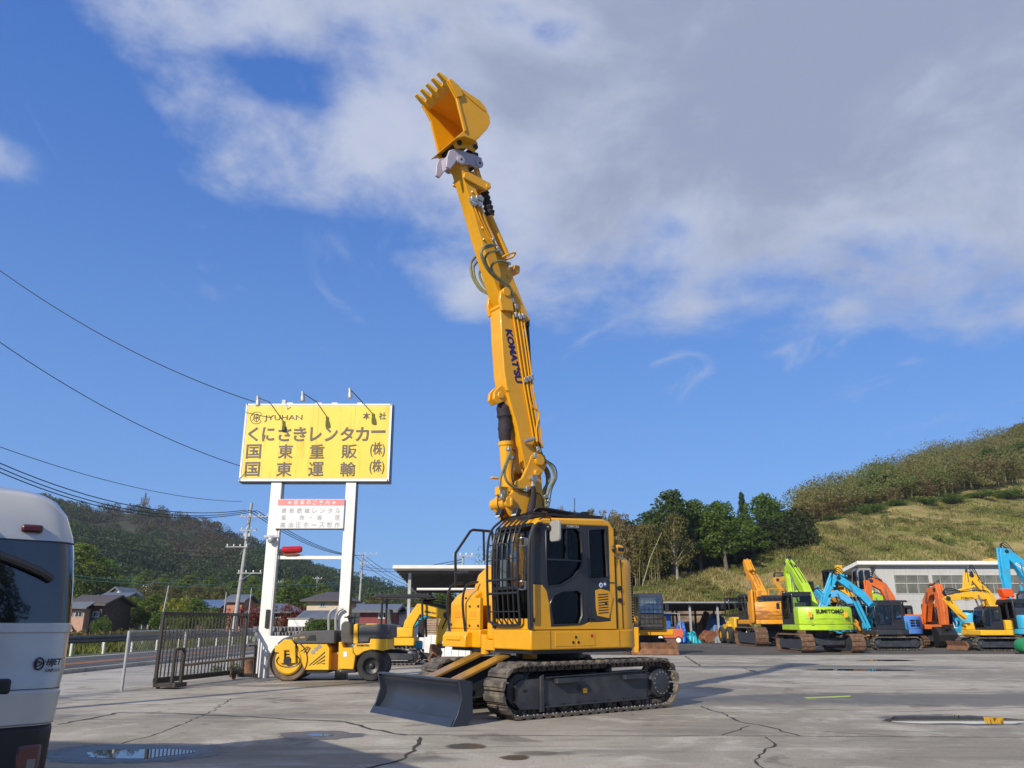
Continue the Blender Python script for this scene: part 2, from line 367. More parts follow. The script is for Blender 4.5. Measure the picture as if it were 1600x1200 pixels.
DGATE = mat('dark_bronze_gate', (.026, .022, .019), .45, var=.2, dirt=.3, dcol=(.12, .09, .06), ds=4)
CONCP = mat('pole_concrete', (.40, .39, .37), .85, var=.12, bump=.1)
WIREM = mat('cable_black', (.02, .02, .022), .6, var=.1)
GWIRE = mat('cable_green', (.10, .22, .20), .6, var=.1)
# ================================================================== SETTING
rng = np.random.default_rng(7)
random.seed(5)
def npmesh(name, V, F, material, smooth=False):
    me = bpy.data.meshes.new(name); V = np.asarray(V, np.float32); F = np.asarray(F, np.int32); k = F.shape[1]
    me.vertices.add(len(V)); me.vertices.foreach_set('co', V.ravel())
    me.loops.add(F.size); me.loops.foreach_set('vertex_index', F.ravel())
    me.polygons.add(len(F)); me.polygons.foreach_set('loop_start', np.arange(0, F.size, k, dtype=np.int32))
    me.polygons.foreach_set('loop_total', np.full(len(F), k, np.int32))
    me.update(calc_edges=True); me.materials.append(material)
    if smooth: me.shade_smooth()
    return me
def leafcloud(C, Rd, per, size, seed=1, hemi=False, shell=.55, asp=.6, out=.8, droop=0.0):
    """leaf-sized faces spread through clumps at C with radii Rd"""
    r = np.random.default_rng(seed); C = np.asarray(C, float); Rd = np.asarray(Rd, float)
    if Rd.ndim == 1: Rd = np.repeat(Rd[:, None], 3, 1)
    N = len(C) * per; d = r.normal(size=(N, 3)); d /= np.linalg.norm(d, axis=1)[:, None]
    if hemi: d[:, 2] = np.abs(d[:, 2]) * 1.0 - .15
    rad = shell + (1.08 - shell) * r.random(N) ** .6
    P = np.repeat(C, per, 0) + d * rad[:, None] * np.repeat(Rd, per, 0)
    nn = d * out + r.normal(size=(N, 3)) * .75; nn[:, 2] += .25; nn /= np.linalg.norm(nn, axis=1)[:, None]
    t = np.cross(nn, r.normal(size=(N, 3))); 
    if droop: t[:, 2] -= droop; t = t - nn * (t * nn).sum(1)[:, None]
    t /= np.linalg.norm(t, axis=1)[:, None] + 1e-9; b = np.cross(nn, t)
    s = size * (.6 + .8 * r.random(N))[:, None]; s = s * np.ones((N, 1)); T = t * s; B = b * s * asp
    V = np.stack([P - T, P - B * .9 + T * .1, P + T, P + B], 1).reshape(-1, 3)
    F = np.arange(N * 4).reshape(-1, 4); return V, F
def blades(P, h, w, seed=1, lean=.45):
    r = np.random.default_rng(seed); P = np.asarray(P, float); N = len(P); a = r.random(N) * 2 * math.pi
    hh = h * (.5 + r.random(N)); d = np.stack([np.cos(a), np.sin(a), 0 * a], 1); b = r.random(N) * 2 * math.pi
    L = np.stack([np.cos(b), np.sin(b), 0 * b], 1) * (lean * hh * r.random(N))[:, None]
    tip = P + L; tip[:, 2] += hh
    V = np.stack([P - d * w / 2, P + d * w / 2, tip], 1).reshape(-1, 3); return V, np.arange(N * 3).reshape(-1, 3)

# ---- concrete
def ground_mat(name, base, dark, light, wet=True, scale=1.0, asphalt=False):
    m = bpy.data.materials.new(name); m.use_nodes = True; t = NT(m.node_tree); p = t.n['Principled BSDF']
    g = t.new('ShaderNodeNewGeometry').outputs['Position']
    big = t.noise(g, .16 * scale, 6, .62, .4); mid = t.noise(t.mapping(g, (1, 1, 1), (0, 0, R(20))), .9 * scale, 7, .68, .6)
    swp = t.noise(t.mapping(g, (.22, 1.5, 1), (0, 0, R(-12))), 1.1, 6, .65, .8); fine = t.noise(g, 38, 4, .75); grit = t.noise(g, 140, 2, .8)
    c = t.mix(t.ss(big, .40, .60), dark, base); c = t.mix(t.m('MULTIPLY', t.ss(mid, .50, .68), .75), c, light)
    c = t.mix(t.m('MULTIPLY', t.ss(swp, .52, .66), .72), c, tuple(x * .48 for x in base))
    sw2 = t.noise(t.mapping(g, (.16, .9, 1), (0, 0, R(6)), (4, 9, 0)), .8, 7, .7, 1.2); c = t.mix(t.m('MULTIPLY', t.ss(sw2, .54, .64), .55), c, tuple(x * .40 for x in base))
    scr = t.noise(t.mapping(g, (.5, 7, 1), (0, 0, R(28))), 1.6, 5, .7, .2); c = t.mix(t.m('MULTIPLY', t.ss(scr, .58, .70), .35), c, tuple(min(1, x * 1.15) for x in light))
    c = t.mix(t.m('MULTIPLY', t.ss(mid, .44, .32), .75), c, tuple(x * .5 for x in dark))
    c = t.mix(t.m('MULTIPLY', t.ss(fine, .50, .66), .55), c, tuple(x * .42 for x in dark))
    c = t.mix(t.m('MULTIPLY', t.ss(grit, .56, .70), .42), c, tuple(min(1, x * 1.5) for x in light))
    r = .86
    if wet:
        sp = t.new('ShaderNodeSeparateXYZ'); t.l.new(g, sp.inputs[0])
        wob = t.m('MULTIPLY', t.m('SUBTRACT', t.noise(g, .7, 6, .7, .6), .5), 3.0)
        w = None
        # damp stains that keep their place on the slab: x, y, half-length, half-width, strength
        for (x, y, a, b, k) in ((8.5, 16.2, 6.5, 1.5, 1.0), (15, 17.6, 7, 1.2, .9), (-1.5, 9.3, 1.0, .4, .8), (.3, 9.7, .3, .2, .9),
                                (-4.4, 9.6, 1.9, .42, .7), (-3.7, 20.1, 1.6, .9, .9), (-5.0, 19.6, 1.6, .5, .7), (10.5, 27.5, 5.5, 1.3, .8), (2.3, 16.8, 1.8, .9, .5), (-3.5, 13.4, 2.2, .35, .55), (7, 22.5, 5, .8, .35)):
            dx = t.m('DIVIDE', t.m('SUBTRACT', sp.outputs[0], x), a); dy = t.m('DIVIDE', t.m('SUBTRACT', sp.outputs[1], y), b)
            r2 = t.m('ADD', t.m('MULTIPLY', dx, dx), t.m('MULTIPLY', dy, dy))
            q = t.m('MULTIPLY', t.ss(t.m('ADD', r2, wob), 1.25, .35), k); w = q if w is None else t.m('MAXIMUM', w, q)
        c = t.mix(t.m('MULTIPLY', w, .74), c, tuple(x * .34 for x in dark)); r = t.m('MULTIPLY_ADD', w, -.38, .86)
    t.put(p.inputs['Base Color'], c); t.put(p.inputs['Roughness'], r); p.inputs['Specular IOR Level'].default_value = .35
    bn = t.new('ShaderNodeBump'); bn.inputs['Strength'].default_value = .6; bn.inputs['Distance'].default_value = .014
    h = t.m('ADD', t.m('MULTIPLY', fine, .6), t.m('ADD', t.m('MULTIPLY', grit, .3), t.m('MULTIPLY', mid, 1.2)))
    t.l.new(h, bn.inputs['Height']); t.l.new(bn.outputs[0], p.inputs['Normal']); return m
CONC = ground_mat('yard_concrete', (.42, .38, .315), (.27, .24, .195), (.55, .51, .44))
BACKY = ground_mat('back_yard_gravel', (.115, .105, .09), (.075, .067, .056), (.18, .16, .135), wet=False)
ASPH = ground_mat('road_asphalt', (.085, .085, .088), (.06, .06, .062), (.13, .13, .13), wet=False)
PAVE = ground_mat('pavement_concrete', (.44, .41, .36), (.32, .30, .27), (.50, .48, .44), wet=False)
EARTH = ground_mat('earth_ground', (.085, .10, .035), (.06, .075, .025), (.13, .12, .05), wet=False)
LINEW = mat('road_line_white', (.78, .78, .76), .7, var=.12, vs=3, dirt=.4, dcol=(.3, .3, .3), ds=4)
LINEO = mat('road_line_orange', (.62, .20, .04), .7, var=.15, dirt=.4, dcol=(.2, .15, .1), ds=4)
def flat(name, pts, z, m):
    mb = MB(); mb.quad(*[(p[0], p[1], z) for p in pts]); return struct(obj(name, mb, m, smooth=0))
flat('ground', [(-1500, -300), (1500, -300), (1500, 2500), (-1500, 2500)], -.012, EARTH)
flat('concrete_yard', [(-9.2, -14), (40, -14), (40, 39.5), (24, 38.5), (10, 37.2), (-9.0, 38)], 0.0, CONC)
flat('back_yard', [(-8.6, 38.02), (10, 37.22), (24, 38.52), (40, 39.52), (74, 39.5), (74, 82), (-8.6, 82)], -.004, BACKY)
flat('side_yard', [(40.02, -14), (74, -14), (74, 39.48), (40.02, 39.48)], -.004, CONC)
# roadside pavement with a real kerb, the road and its lines
def along(x0, w, y0, y1, k=.05): return [(x0 + k * y0, y0), (x0 + w + k * y0, y0), (x0 + w + k * y1, y1), (x0 + k * y1, y1)]
flat('pavement', along(-13.7, 4.3, -14, 130), .004, PAVE)
def kerb(x0):
    mb = MB(); mb.prism([(x0 + .05 * -14, -14), (x0 + .16 + .05 * -14, -14), (x0 + .16 + .05 * 130, 130), (x0 + .05 * 130, 130)], -.01, .12, 'z')
    return struct(obj('kerb', mb, PAVE, bevel=.015))
kerb(-13.9)
flat('road', along(-20.4, 6.48, -14, 160), -.004, ASPH)
for nm, x, w, m in (('road_line', -14.6, .14, LINEW), ('road_line', -16.9, .14, LINEO), ('road_line', -17.25, .14, LINEO), ('road_line', -20.0, .16, LINEW)):
    flat(nm, along(x, w, -14, 160), .0, m)
# joints and wandering cracks of the slab
def crack(pts, w, seed, jag=.05, name='ground_crack'):
    r = random.Random(seed); P = [Vector((p[0], p[1])) for p in pts]; Q = []
    for a, b in zip(P, P[1:]):
        n = max(2, int((b - a).length / .16)); nn = Vector((-(b - a).y, (b - a).x)).normalized()
        for i in range(n): Q.append(a.lerp(b, i / n) + nn * r.uniform(-jag, jag))
    Q.append(P[-1]); mb = MB(); L = []; k = []
    for i, q in enumerate(Q):
        t = (Q[min(i + 1, len(Q) - 1)] - Q[max(i - 1, 0)]).normalized(); nn = Vector((-t.y, t.x)); ww = w * (.45 + .9 * r.random()) / 2
        L += [(q.x + nn.x * ww, q.y + nn.y * ww, .003), (q.x - nn.x * ww, q.y - nn.y * ww, .003)]
    mb.add(L, [(2 * i, 2 * i + 1, 2 * i + 3, 2 * i + 2) for i in range(len(Q) - 1)])
    return struct(obj(name, mb, CRACK, smooth=0))
CRACK = mat('crack_dirt', (.035, .032, .026), .95, var=.4, vs=6)
def G(px, py): p = gnd(px, py); return (p.x, p.y)
crack([G(640, 1148), G(900, 1150), G(1200, 1150), G(1700, 1153)], .022, 1, .008)
crack([G(640, 1148), G(600, 1144), G(540, 1128), G(420, 1122), G(300, 1116), G(190, 1113), G(90, 1132)], .06, 2, .05)
crack([G(658, 1152), G(650, 1170), G(625, 1188), G(560, 1204)], .05, 3, .03)
crack([G(1098, 1104), G(1120, 1112), G(1160, 1128), G(1215, 1140), G(1250, 1150)], .035, 4, .05)
crack([G(1195, 1152), G(1210, 1164), G(1184, 1180), G(1182, 1192), G(1200, 1206)], .03, 5, .03)
crack([G(1130, 1149), G(1148, 1142), G(1170, 1134)], .02, 6, .03)
crack([G(1290, 1143), G(1350, 1147), G(1400, 1150)], .02, 7, .03)
crack([G(1060, 1109), G(1300, 1109), G(1430, 1112), G(1600, 1105)], .022, 8, .03)
crack([G(980, 1041), G(1230, 1042), G(1420, 1040)], .05, 9, .03)
crack([G(1070, 1025), G(1095, 1041)], .07, 10, .05); crack([G(1160, 1043), G(1185, 1052)], .05, 11, .05)
crack([G(190, 1162), G(260, 1142), G(330, 1112), G(360, 1092), G(480, 1080)], .02, 12, .04)
crack([G(230, 1102), G(330, 1098), G(520, 1085), G(560, 1082)], .025, 13, .02)
crack([G(150, 1100), G(250, 1101), G(400, 1090)], .02, 14, .02)
# repair paint
flat('paint_mark', [G(1255, 1090), G(1330, 1087), G(1328, 1089.2), G(1262, 1092)], .004, mat('lime_paint_mark', (.42, .55, .05), .8, dirt=.8, dcol=(.3, .3, .25), ds=5, dlo=.42))
# puddles: thin water sheets with an uneven rim
WATER = bpy.data.materials.new('puddle_water'); WATER.use_nodes = True
_p = WATER.node_tree.nodes['Principled BSDF']; _p.inputs['Base Color'].default_value = (.035, .032, .026, 1); _p.inputs['Roughness'].default_value = .015; _p.inputs['Specular IOR Level'].default_value = .75
WETC = mat('wet_rim', (.075, .068, .058), .35, var=.3, vs=5)
def _wet():
    t = NT(WETC.node_tree); p = t.n['Principled BSDF']; o = t.new('ShaderNodeTexCoord').outputs['Object']; sp = t.new('ShaderNodeSeparateXYZ'); t.l.new(o, sp.inputs[0])
    r2 = t.m('ADD', t.m('MULTIPLY', sp.outputs[0], sp.outputs[0]), t.m('MULTIPLY', sp.outputs[1], sp.outputs[1]))
    g = t.new('ShaderNodeNewGeometry').outputs['Position']; n = t.m('SUBTRACT', t.noise(g, 3.5, 7, .7, .4), .5)
    t.put(p.inputs['Alpha'], t.m('MULTIPLY', t.ss(t.m('ADD', r2, t.m('MULTIPLY', n, 1.7)), 1.0, .45), .9))      # a damp edge that dries out raggedly
_wet()
def puddle(c, rx, ry, seed, z=.006, m=WATER, name='puddle', rz=0.0):
    r = random.Random(seed); ph = [r.uniform(0, 6.3) for _ in range(6)]; mb = MB(); V = []
    for i in range(56):
        a = 2 * math.pi * i / 56; k = 1 + .13 * math.sin(2 * a + ph[0]) + .09 * math.sin(3 * a + ph[1]) + .06 * math.sin(5 * a + ph[2]) + .035 * math.sin(9 * a + ph[3]) + .02 * math.sin(17 * a + ph[4])
        x, y = rx * k * math.cos(a), ry * k * math.sin(a); V.append((c[0] + x * math.cos(rz) - y * math.sin(rz), c[1] + x * math.sin(rz) + y * math.cos(rz), z))
    V = [((p[0] - c[0]) / rx, (p[1] - c[1]) / ry, 0) for p in V]
    mb.quad(*V); o = struct(obj(name, mb, m, smooth=0, loc=(c[0], c[1], z))); o.scale = (rx, ry, 1); return o
c = gnd(1492, 1125); puddle((c.x, c.y), .92, .62, 3); puddle((c.x - .08, c.y), 1.12, .80, 3, .0035, WETC, 'wet_patch')
c = gnd(215, 1178); puddle((c.x, c.y), .50, .38, 8); puddle((c.x - .1, c.y + .1), 1.15, .85, 8, .0035, WETC, 'wet_patch')
c = gnd(500, 1149); puddle((c.x, c.y), .16, .12, 9); puddle((c.x, c.y), .62, .5, 9, .0035, WETC, 'wet_patch')
c = gnd(1340, 1047); puddle((c.x, c.y), 1.5, .45, 12); c = gnd(1385, 1032); puddle((c.x, c.y), .9, .6, 13)
c = gnd(727, 1166); puddle((c.x, c.y), .27, .26, 14, .0035, WETC, 'wet_patch'); c = gnd(805, 1184); puddle((c.x, c.y), .19, .20, 15, .0035, WETC, 'wet_patch')

# ---- the two hills
def interp(x, tab, k): return np.interp(x, [r[0] for r in tab], [r[k] for r in tab])
def elev(py): v = (600 - py) / FPX; return (_st + v * _ct) / (_ct - v * _st)
def p2a(px): return (px - 800) / FPX / 1.02
RT = [(200, 1000, 95, 1000, 200), (560, 992, 95, 990, 200), (700, 966, 90, 962, 200), (850, 945, 86, 940, 190), (985, 926, 84, 922, 170), (1084, 905, 90, 900, 165), (1150, 887, 95, 870, 165), (1206, 858, 104, 840, 170), (1248, 841, 110, 822, 175),
      (1295, 820, 118, 800, 180), (1366, 802, 128, 772, 190), (1459, 787, 138, 738, 205), (1600, 777, 148, 700, 220), (1800, 770, 158, 650, 240), (2200, 765, 170, 600, 260)]
RT = [(p2a(a), elev(b), c, elev(d), e) for a, b, c, d, e in RT]
def bumps(x, y): return .55 * np.sin(x * .31 + y * .12) * np.sin(y * .27 - x * .09) + .3 * np.sin(x * .83 + 1.3) * np.sin(y * .71)
def right_z(x, y):
    x = np.asarray(x, float); y = np.asarray(y, float); a = x / y
    eg, Dg, ec, Dc = (interp(a, RT, k) for k in (1, 2, 3, 4)); y0 = np.interp(a, [.1, .38, .46], [70, 72, 83])
    zg = np.maximum(0, CAMH + eg * Dg); zc = np.maximum(zg, CAMH + ec * Dc)
    t = np.clip((y - y0) / (Dg - y0), 0, 1); z = zg * (t ** .85 + .035 * np.sin(t * 12.5) * (1 - t))
    u = np.clip((y - Dg) / (Dc - Dg), 0, 1); z = z + (zc - zg) * u
    z = z + bumps(x, y) * np.clip(t * 3, 0, 1) * np.clip(zg / 4, 0, 1) - np.clip((y - Dc) / 80, 0, 3) * 4
    return np.where(y < y0, -.05, z)
LT = [(-500, 760, 420), (-100, 768, 420), (0, 782, 420), (60, 786, 420), (130, 804, 430), (200, 801, 430), (260, 812, 440), (320, 826, 450), (370, 845, 460), (430, 868, 470), (500, 897, 490), (560, 918, 510), (620, 938, 540), (680, 950, 560), (760, 962, 560), (900, 968, 560), (1100, 970, 560)]
LT = [(p2a(a), elev(b), c) for a, b, c in LT]
def left_z(x, y):
    x = np.asarray(x, float); y = np.asarray(y, float); a = x / y
    ec, Dc = interp(a, LT, 1), interp(a, LT, 2); y0 = 165.0; zc = np.maximum(0, CAMH + ec * Dc)
    t = np.clip((y - y0) / (Dc - y0), 0, 1); z = zc * (t ** 1.12)
    z = z + np.clip(t * 4, 0, 1) * (4.0 * np.sin(x * .035 + 1) * np.sin(y * .03) + 2.0 * np.sin(x * .08 + y * .05)) * np.clip((1 - t) * 5, 0, 1)
    return np.where(y < y0, -.05, z) - np.clip((y - Dc) / 100, 0, 5) * 12
def grid_terrain(name, fz, a0, a1, na, ys, m):
    A = np.linspace(a0, a1, na); Y = np.asarray(ys); AA, YY = np.meshgrid(A, Y); X = AA * YY; Z = fz(X, YY)
    V = np.stack([X, YY, Z], -1).reshape(-1, 3); i = np.arange(len(Y) - 1)[:, None] * na + np.arange(na - 1)[None]
    F = np.stack([i, i + 1, i + na + 1, i + na], -1).reshape(-1, 4); return struct(link(name, npmesh(name, V, F, m, True)))
def slope_mat():
    m = bpy.data.materials.new('grass_slope'); m.use_nodes = True; t = NT(m.node_tree); p = t.n['Principled BSDF']
    g = t.new('ShaderNodeNewGeometry').outputs['Position']; st = t.mapping(g, (.05, .16, .35))
    n = t.noise(st, 1.4, 6, .65, .5); n2 = t.noise(g, .35, 6, .7, .3); n3 = t.noise(g, 2.2, 5, .75)
    c = t.mix(t.ss(n, .40, .60), (.155, .165, .040), (.33, .255, .11)); c = t.mix(t.m('MULTIPLY', t.ss(n2, .50, .68), .75), c, (.095, .13, .028))
    c = t.mix(t.m('MULTIPLY', t.ss(n2, .42, .30), .6), c, (.30, .21, .12)); c = t.mix(t.m('MULTIPLY', t.ss(n3, .5, .7), .5), c, (.055, .065, .02))
    t.put(p.inputs['Base Color'], c); p.inputs['Roughness'].default_value = .95; p.inputs['Specular IOR Level'].default_value = .1; return m
SLOPE = slope_mat()
WOODF = mat('forest_floor', (.035, .04, .018), .95, var=.4, vs=.05)
grid_terrain('hillside', right_z, -.16, 1.15, 150, np.concatenate([np.arange(68, 150, 1.2), np.arange(150, 290, 5)]), SLOPE)
grid_terrain('hill', left_z, -1.2, .26, 110, np.concatenate([np.arange(160, 600, 8), np.arange(600, 760, 40)]), WOODF)

# ---- woods on the hills (each reads as one mass)
L_HILL = leaf_mat('hill_foliage', (.034, .062, .028), (.058, .092, .032), (.085, .115, .042), .03, .3)
L_HBR = leaf_mat('hill_brown_foliage', (.105, .078, .048), (.075, .070, .040), (.14, .105, .065), .06, .3)
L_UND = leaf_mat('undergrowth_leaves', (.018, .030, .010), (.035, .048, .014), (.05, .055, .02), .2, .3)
L_RH = leaf_mat('ridge_foliage', (.12, .175, .034), (.22, .195, .070), (.26, .23, .095), .05, .45)
def scatter_crowns(fz, a0, a1, ynear, yfar, n, seed):
    r = np.random.default_rng(seed); y = np.sqrt(r.random(n) * (yfar ** 2 - ynear ** 2) + ynear ** 2); a = a0 + (a1 - a0) * r.random(n); x = a * y
    return np.stack([x, y, fz(x, y)], 1), r
C, r_ = scatter_crowns(left_z, -.78, .12, 172, 520, 2600, 3)
C = C[(C[:, 2] > 2) & (C[:, 1] < interp(C[:, 0] / C[:, 1], LT, 2) + 12)]; rad = r_.uniform(2.6, 5.2, len(C)); C[:, 2] += rad * .45
el_ = (C[:, 2] - CAMH) / C[:, 1]; a_ = C[:, 0] / C[:, 1]
brown = (np.sin(C[:, 0] * .03 + 2) + np.sin(C[:, 1] * .025 + C[:, 0] * .011) > .9) & (el_ > .085) & (r_.random(len(C)) < .45)
brown |= (a_ > p2a(255)) & (a_ < p2a(395)) & (el_ > elev(880)) & (el_ < elev(815) + .02) & (r_.random(len(C)) < .8)
Rr = np.stack([rad, rad, rad * .95], 1)
V, F = leafcloud(C[~brown], Rr[~brown], 240, .36, 4, True, .72, .75)
stuff(link('hill_wood', npmesh('hill_wood', V, F, L_HILL)), 'dark wooded hill far behind the houses on the left', 'wood')
V, F = leafcloud(C[brown], Rr[brown] * (.8, .8, 1.1), 190, .38, 5, True, .7, .5)
stuff(link('hill_thicket', npmesh('hill_thicket', V, F, L_HBR)), 'brown faded bamboo patches high on the left hill', 'wood')
C, r_ = scatter_crowns(right_z, .36, .80, 118, 236, 1500, 6); a_ = C[:, 0] / C[:, 1]
C = C[C[:, 1] > interp(a_, RT, 2) + 9]; rad = 1.3 + 2.9 * r_.random(len(C)) ** 2; C[:, 2] += rad * .9
V, F = leafcloud(C, np.stack([rad, rad, rad * r_.uniform(.8, 1.3, len(C))], 1), 300, .18, 7, True, .62, .65)
stuff(link('ridge_wood', npmesh('ridge_wood', V, F, L_RH)), 'green wood covering the ridge above the right hillside', 'wood')
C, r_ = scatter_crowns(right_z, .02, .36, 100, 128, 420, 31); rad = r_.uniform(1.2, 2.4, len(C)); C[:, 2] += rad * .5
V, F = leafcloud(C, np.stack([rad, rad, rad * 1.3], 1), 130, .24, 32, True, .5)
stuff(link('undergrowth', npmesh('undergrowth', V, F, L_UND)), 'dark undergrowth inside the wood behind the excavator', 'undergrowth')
# ---- grass: slopes and roadside field
G_TAN = leaf_mat('dry_grass', (.37, .29, .125), (.28, .235, .09), (.44, .35, .18), .12, .3)
G_GRN = leaf_mat('green_grass', (.11, .145, .026), (.17, .175, .042), (.08, .11, .022), .15, .35)
r_ = np.random.default_rng(11)
def slope_pts(n, seed):
    r = np.random.default_rng(seed); y = r.uniform(71, 150, n); a = r.uniform(-.06, .72, n); ok = (y < interp(a, RT, 2) + 6); y, a = y[ok], a[ok]; x = a * y
    return np.stack([x, y, right_z(x, y) - .05], 1), r
def clump_sel(P, s, ph, lo): return (np.sin(P[:, 0] * s + ph) * np.sin(P[:, 1] * s * 1.7 + ph * 2) + .5 * np.sin(P[:, 0] * s * 3.1 + P[:, 1] * s * 2.3)) > lo
P, r = slope_pts(130000, 21); P = P[clump_sel(P, .21, 1.0, -.15)]; V, F = blades(P, .42, .10, 22, .9)
stuff(link('dry_grass', npmesh('dry_grass', V, F, G_TAN)), 'dry tan grass tufts on the right hillside', 'grass')
P, r = slope_pts(150000, 23); P = P[clump_sel(P, .17, 2.6, -.25)]; V, F = blades(P, .36, .12, 24, .9)
stuff(link('green_grass', npmesh('green_grass', V, F, G_GRN)), 'green grass and weeds on the right hillside', 'grass')
P, r = slope_pts(2600, 25); P = P[clump_sel(P, .13, .4, .15)][:520]; V, F = leafcloud(P + [0, 0, .25], np.stack([r.uniform(.5, 1.2, len(P)), r.uniform(.5, 1.2, len(P)), r.uniform(.35, .8, len(P))], 1), 110, .11, 26, True, .5)
stuff(link('scrub', npmesh('scrub', V, F, L_RH)), 'low green scrub dotted over the right hillside', 'scrub')
n = 90000; y = r_.uniform(34, 150, n); x = r_.uniform(-.66, -.02, n) * y; ok = (x < -21.5 + .05 * y) ; P = np.stack([x[ok], y[ok], 0 * x[ok] - .02], 1); V, F = blades(P, .30, .10, 27, .6)
stuff(link('field_grass', npmesh('field_grass', V, F, G_GRN)), 'green grass field between the road and the houses', 'grass')
# ================================================================== THE LONG-REACH EXCAVATOR
def shoe_track(cx0, cx1, zc, r, y0, y1, n, thick=.05, grouser=.028, sag=0.0, gap=.012):
    """crawler shoes around a stadium loop; returns shoes mesh and the points of the chain"""
    half = cx1 - cx0; per = 2 * half + 2 * math.pi * r; mb = MB(); ch = []
    def pt(s):
        s %= per
        if s < half: return cx0 + s, zc + r - sag * math.sin(math.pi * s / half), -sag * math.pi / half * math.cos(math.pi * s / half) if sag else 0.0
        s -= half
        if s < math.pi * r: a = math.pi / 2 - s / r; return cx1 + r * math.cos(a), zc + r * math.sin(a), a - math.pi / 2
        s -= math.pi * r
        if s < half: return cx1 - s, zc - r, math.pi
        s -= half; a = -math.pi / 2 - s / r; return cx0 + r * math.cos(a), zc + r * math.sin(a), a - math.pi / 2
    L = per / n
    for i in range(n):
        x, z, a = pt((i + .5) * L); t = Vector((math.cos(a), 0, math.sin(a))); u = Vector((-math.sin(a), 0, math.cos(a))); c = Vector((x, 0, z)); ch.append((c, t, u))
        h = L / 2 - gap / 2
        prof = [(-h, -.004), (-h, thick * .42), (-h + .015, thick * .5), (-h * .62, thick * .5), (-h * .52, thick * .5 + grouser), (h * .50, thick * .5 + grouser), (h * .62, thick * .5 + .004), (h - .012, thick * .5), (h, thick * .3), (h, -.004)]
        A = [c + t * p + u * q + Vector((0, y0, 0)) for p, q in prof]; B = [c + t * p + u * q + Vector((0, y1, 0)) for p, q in prof]; m = len(prof)
        mb.add(A + B, [tuple(range(m)), tuple(range(2 * m - 1, m - 1, -1))] + [(j, (j + 1) % m, (j + 1) % m + m, j + m) for j in range(m)])
    return mb, ch
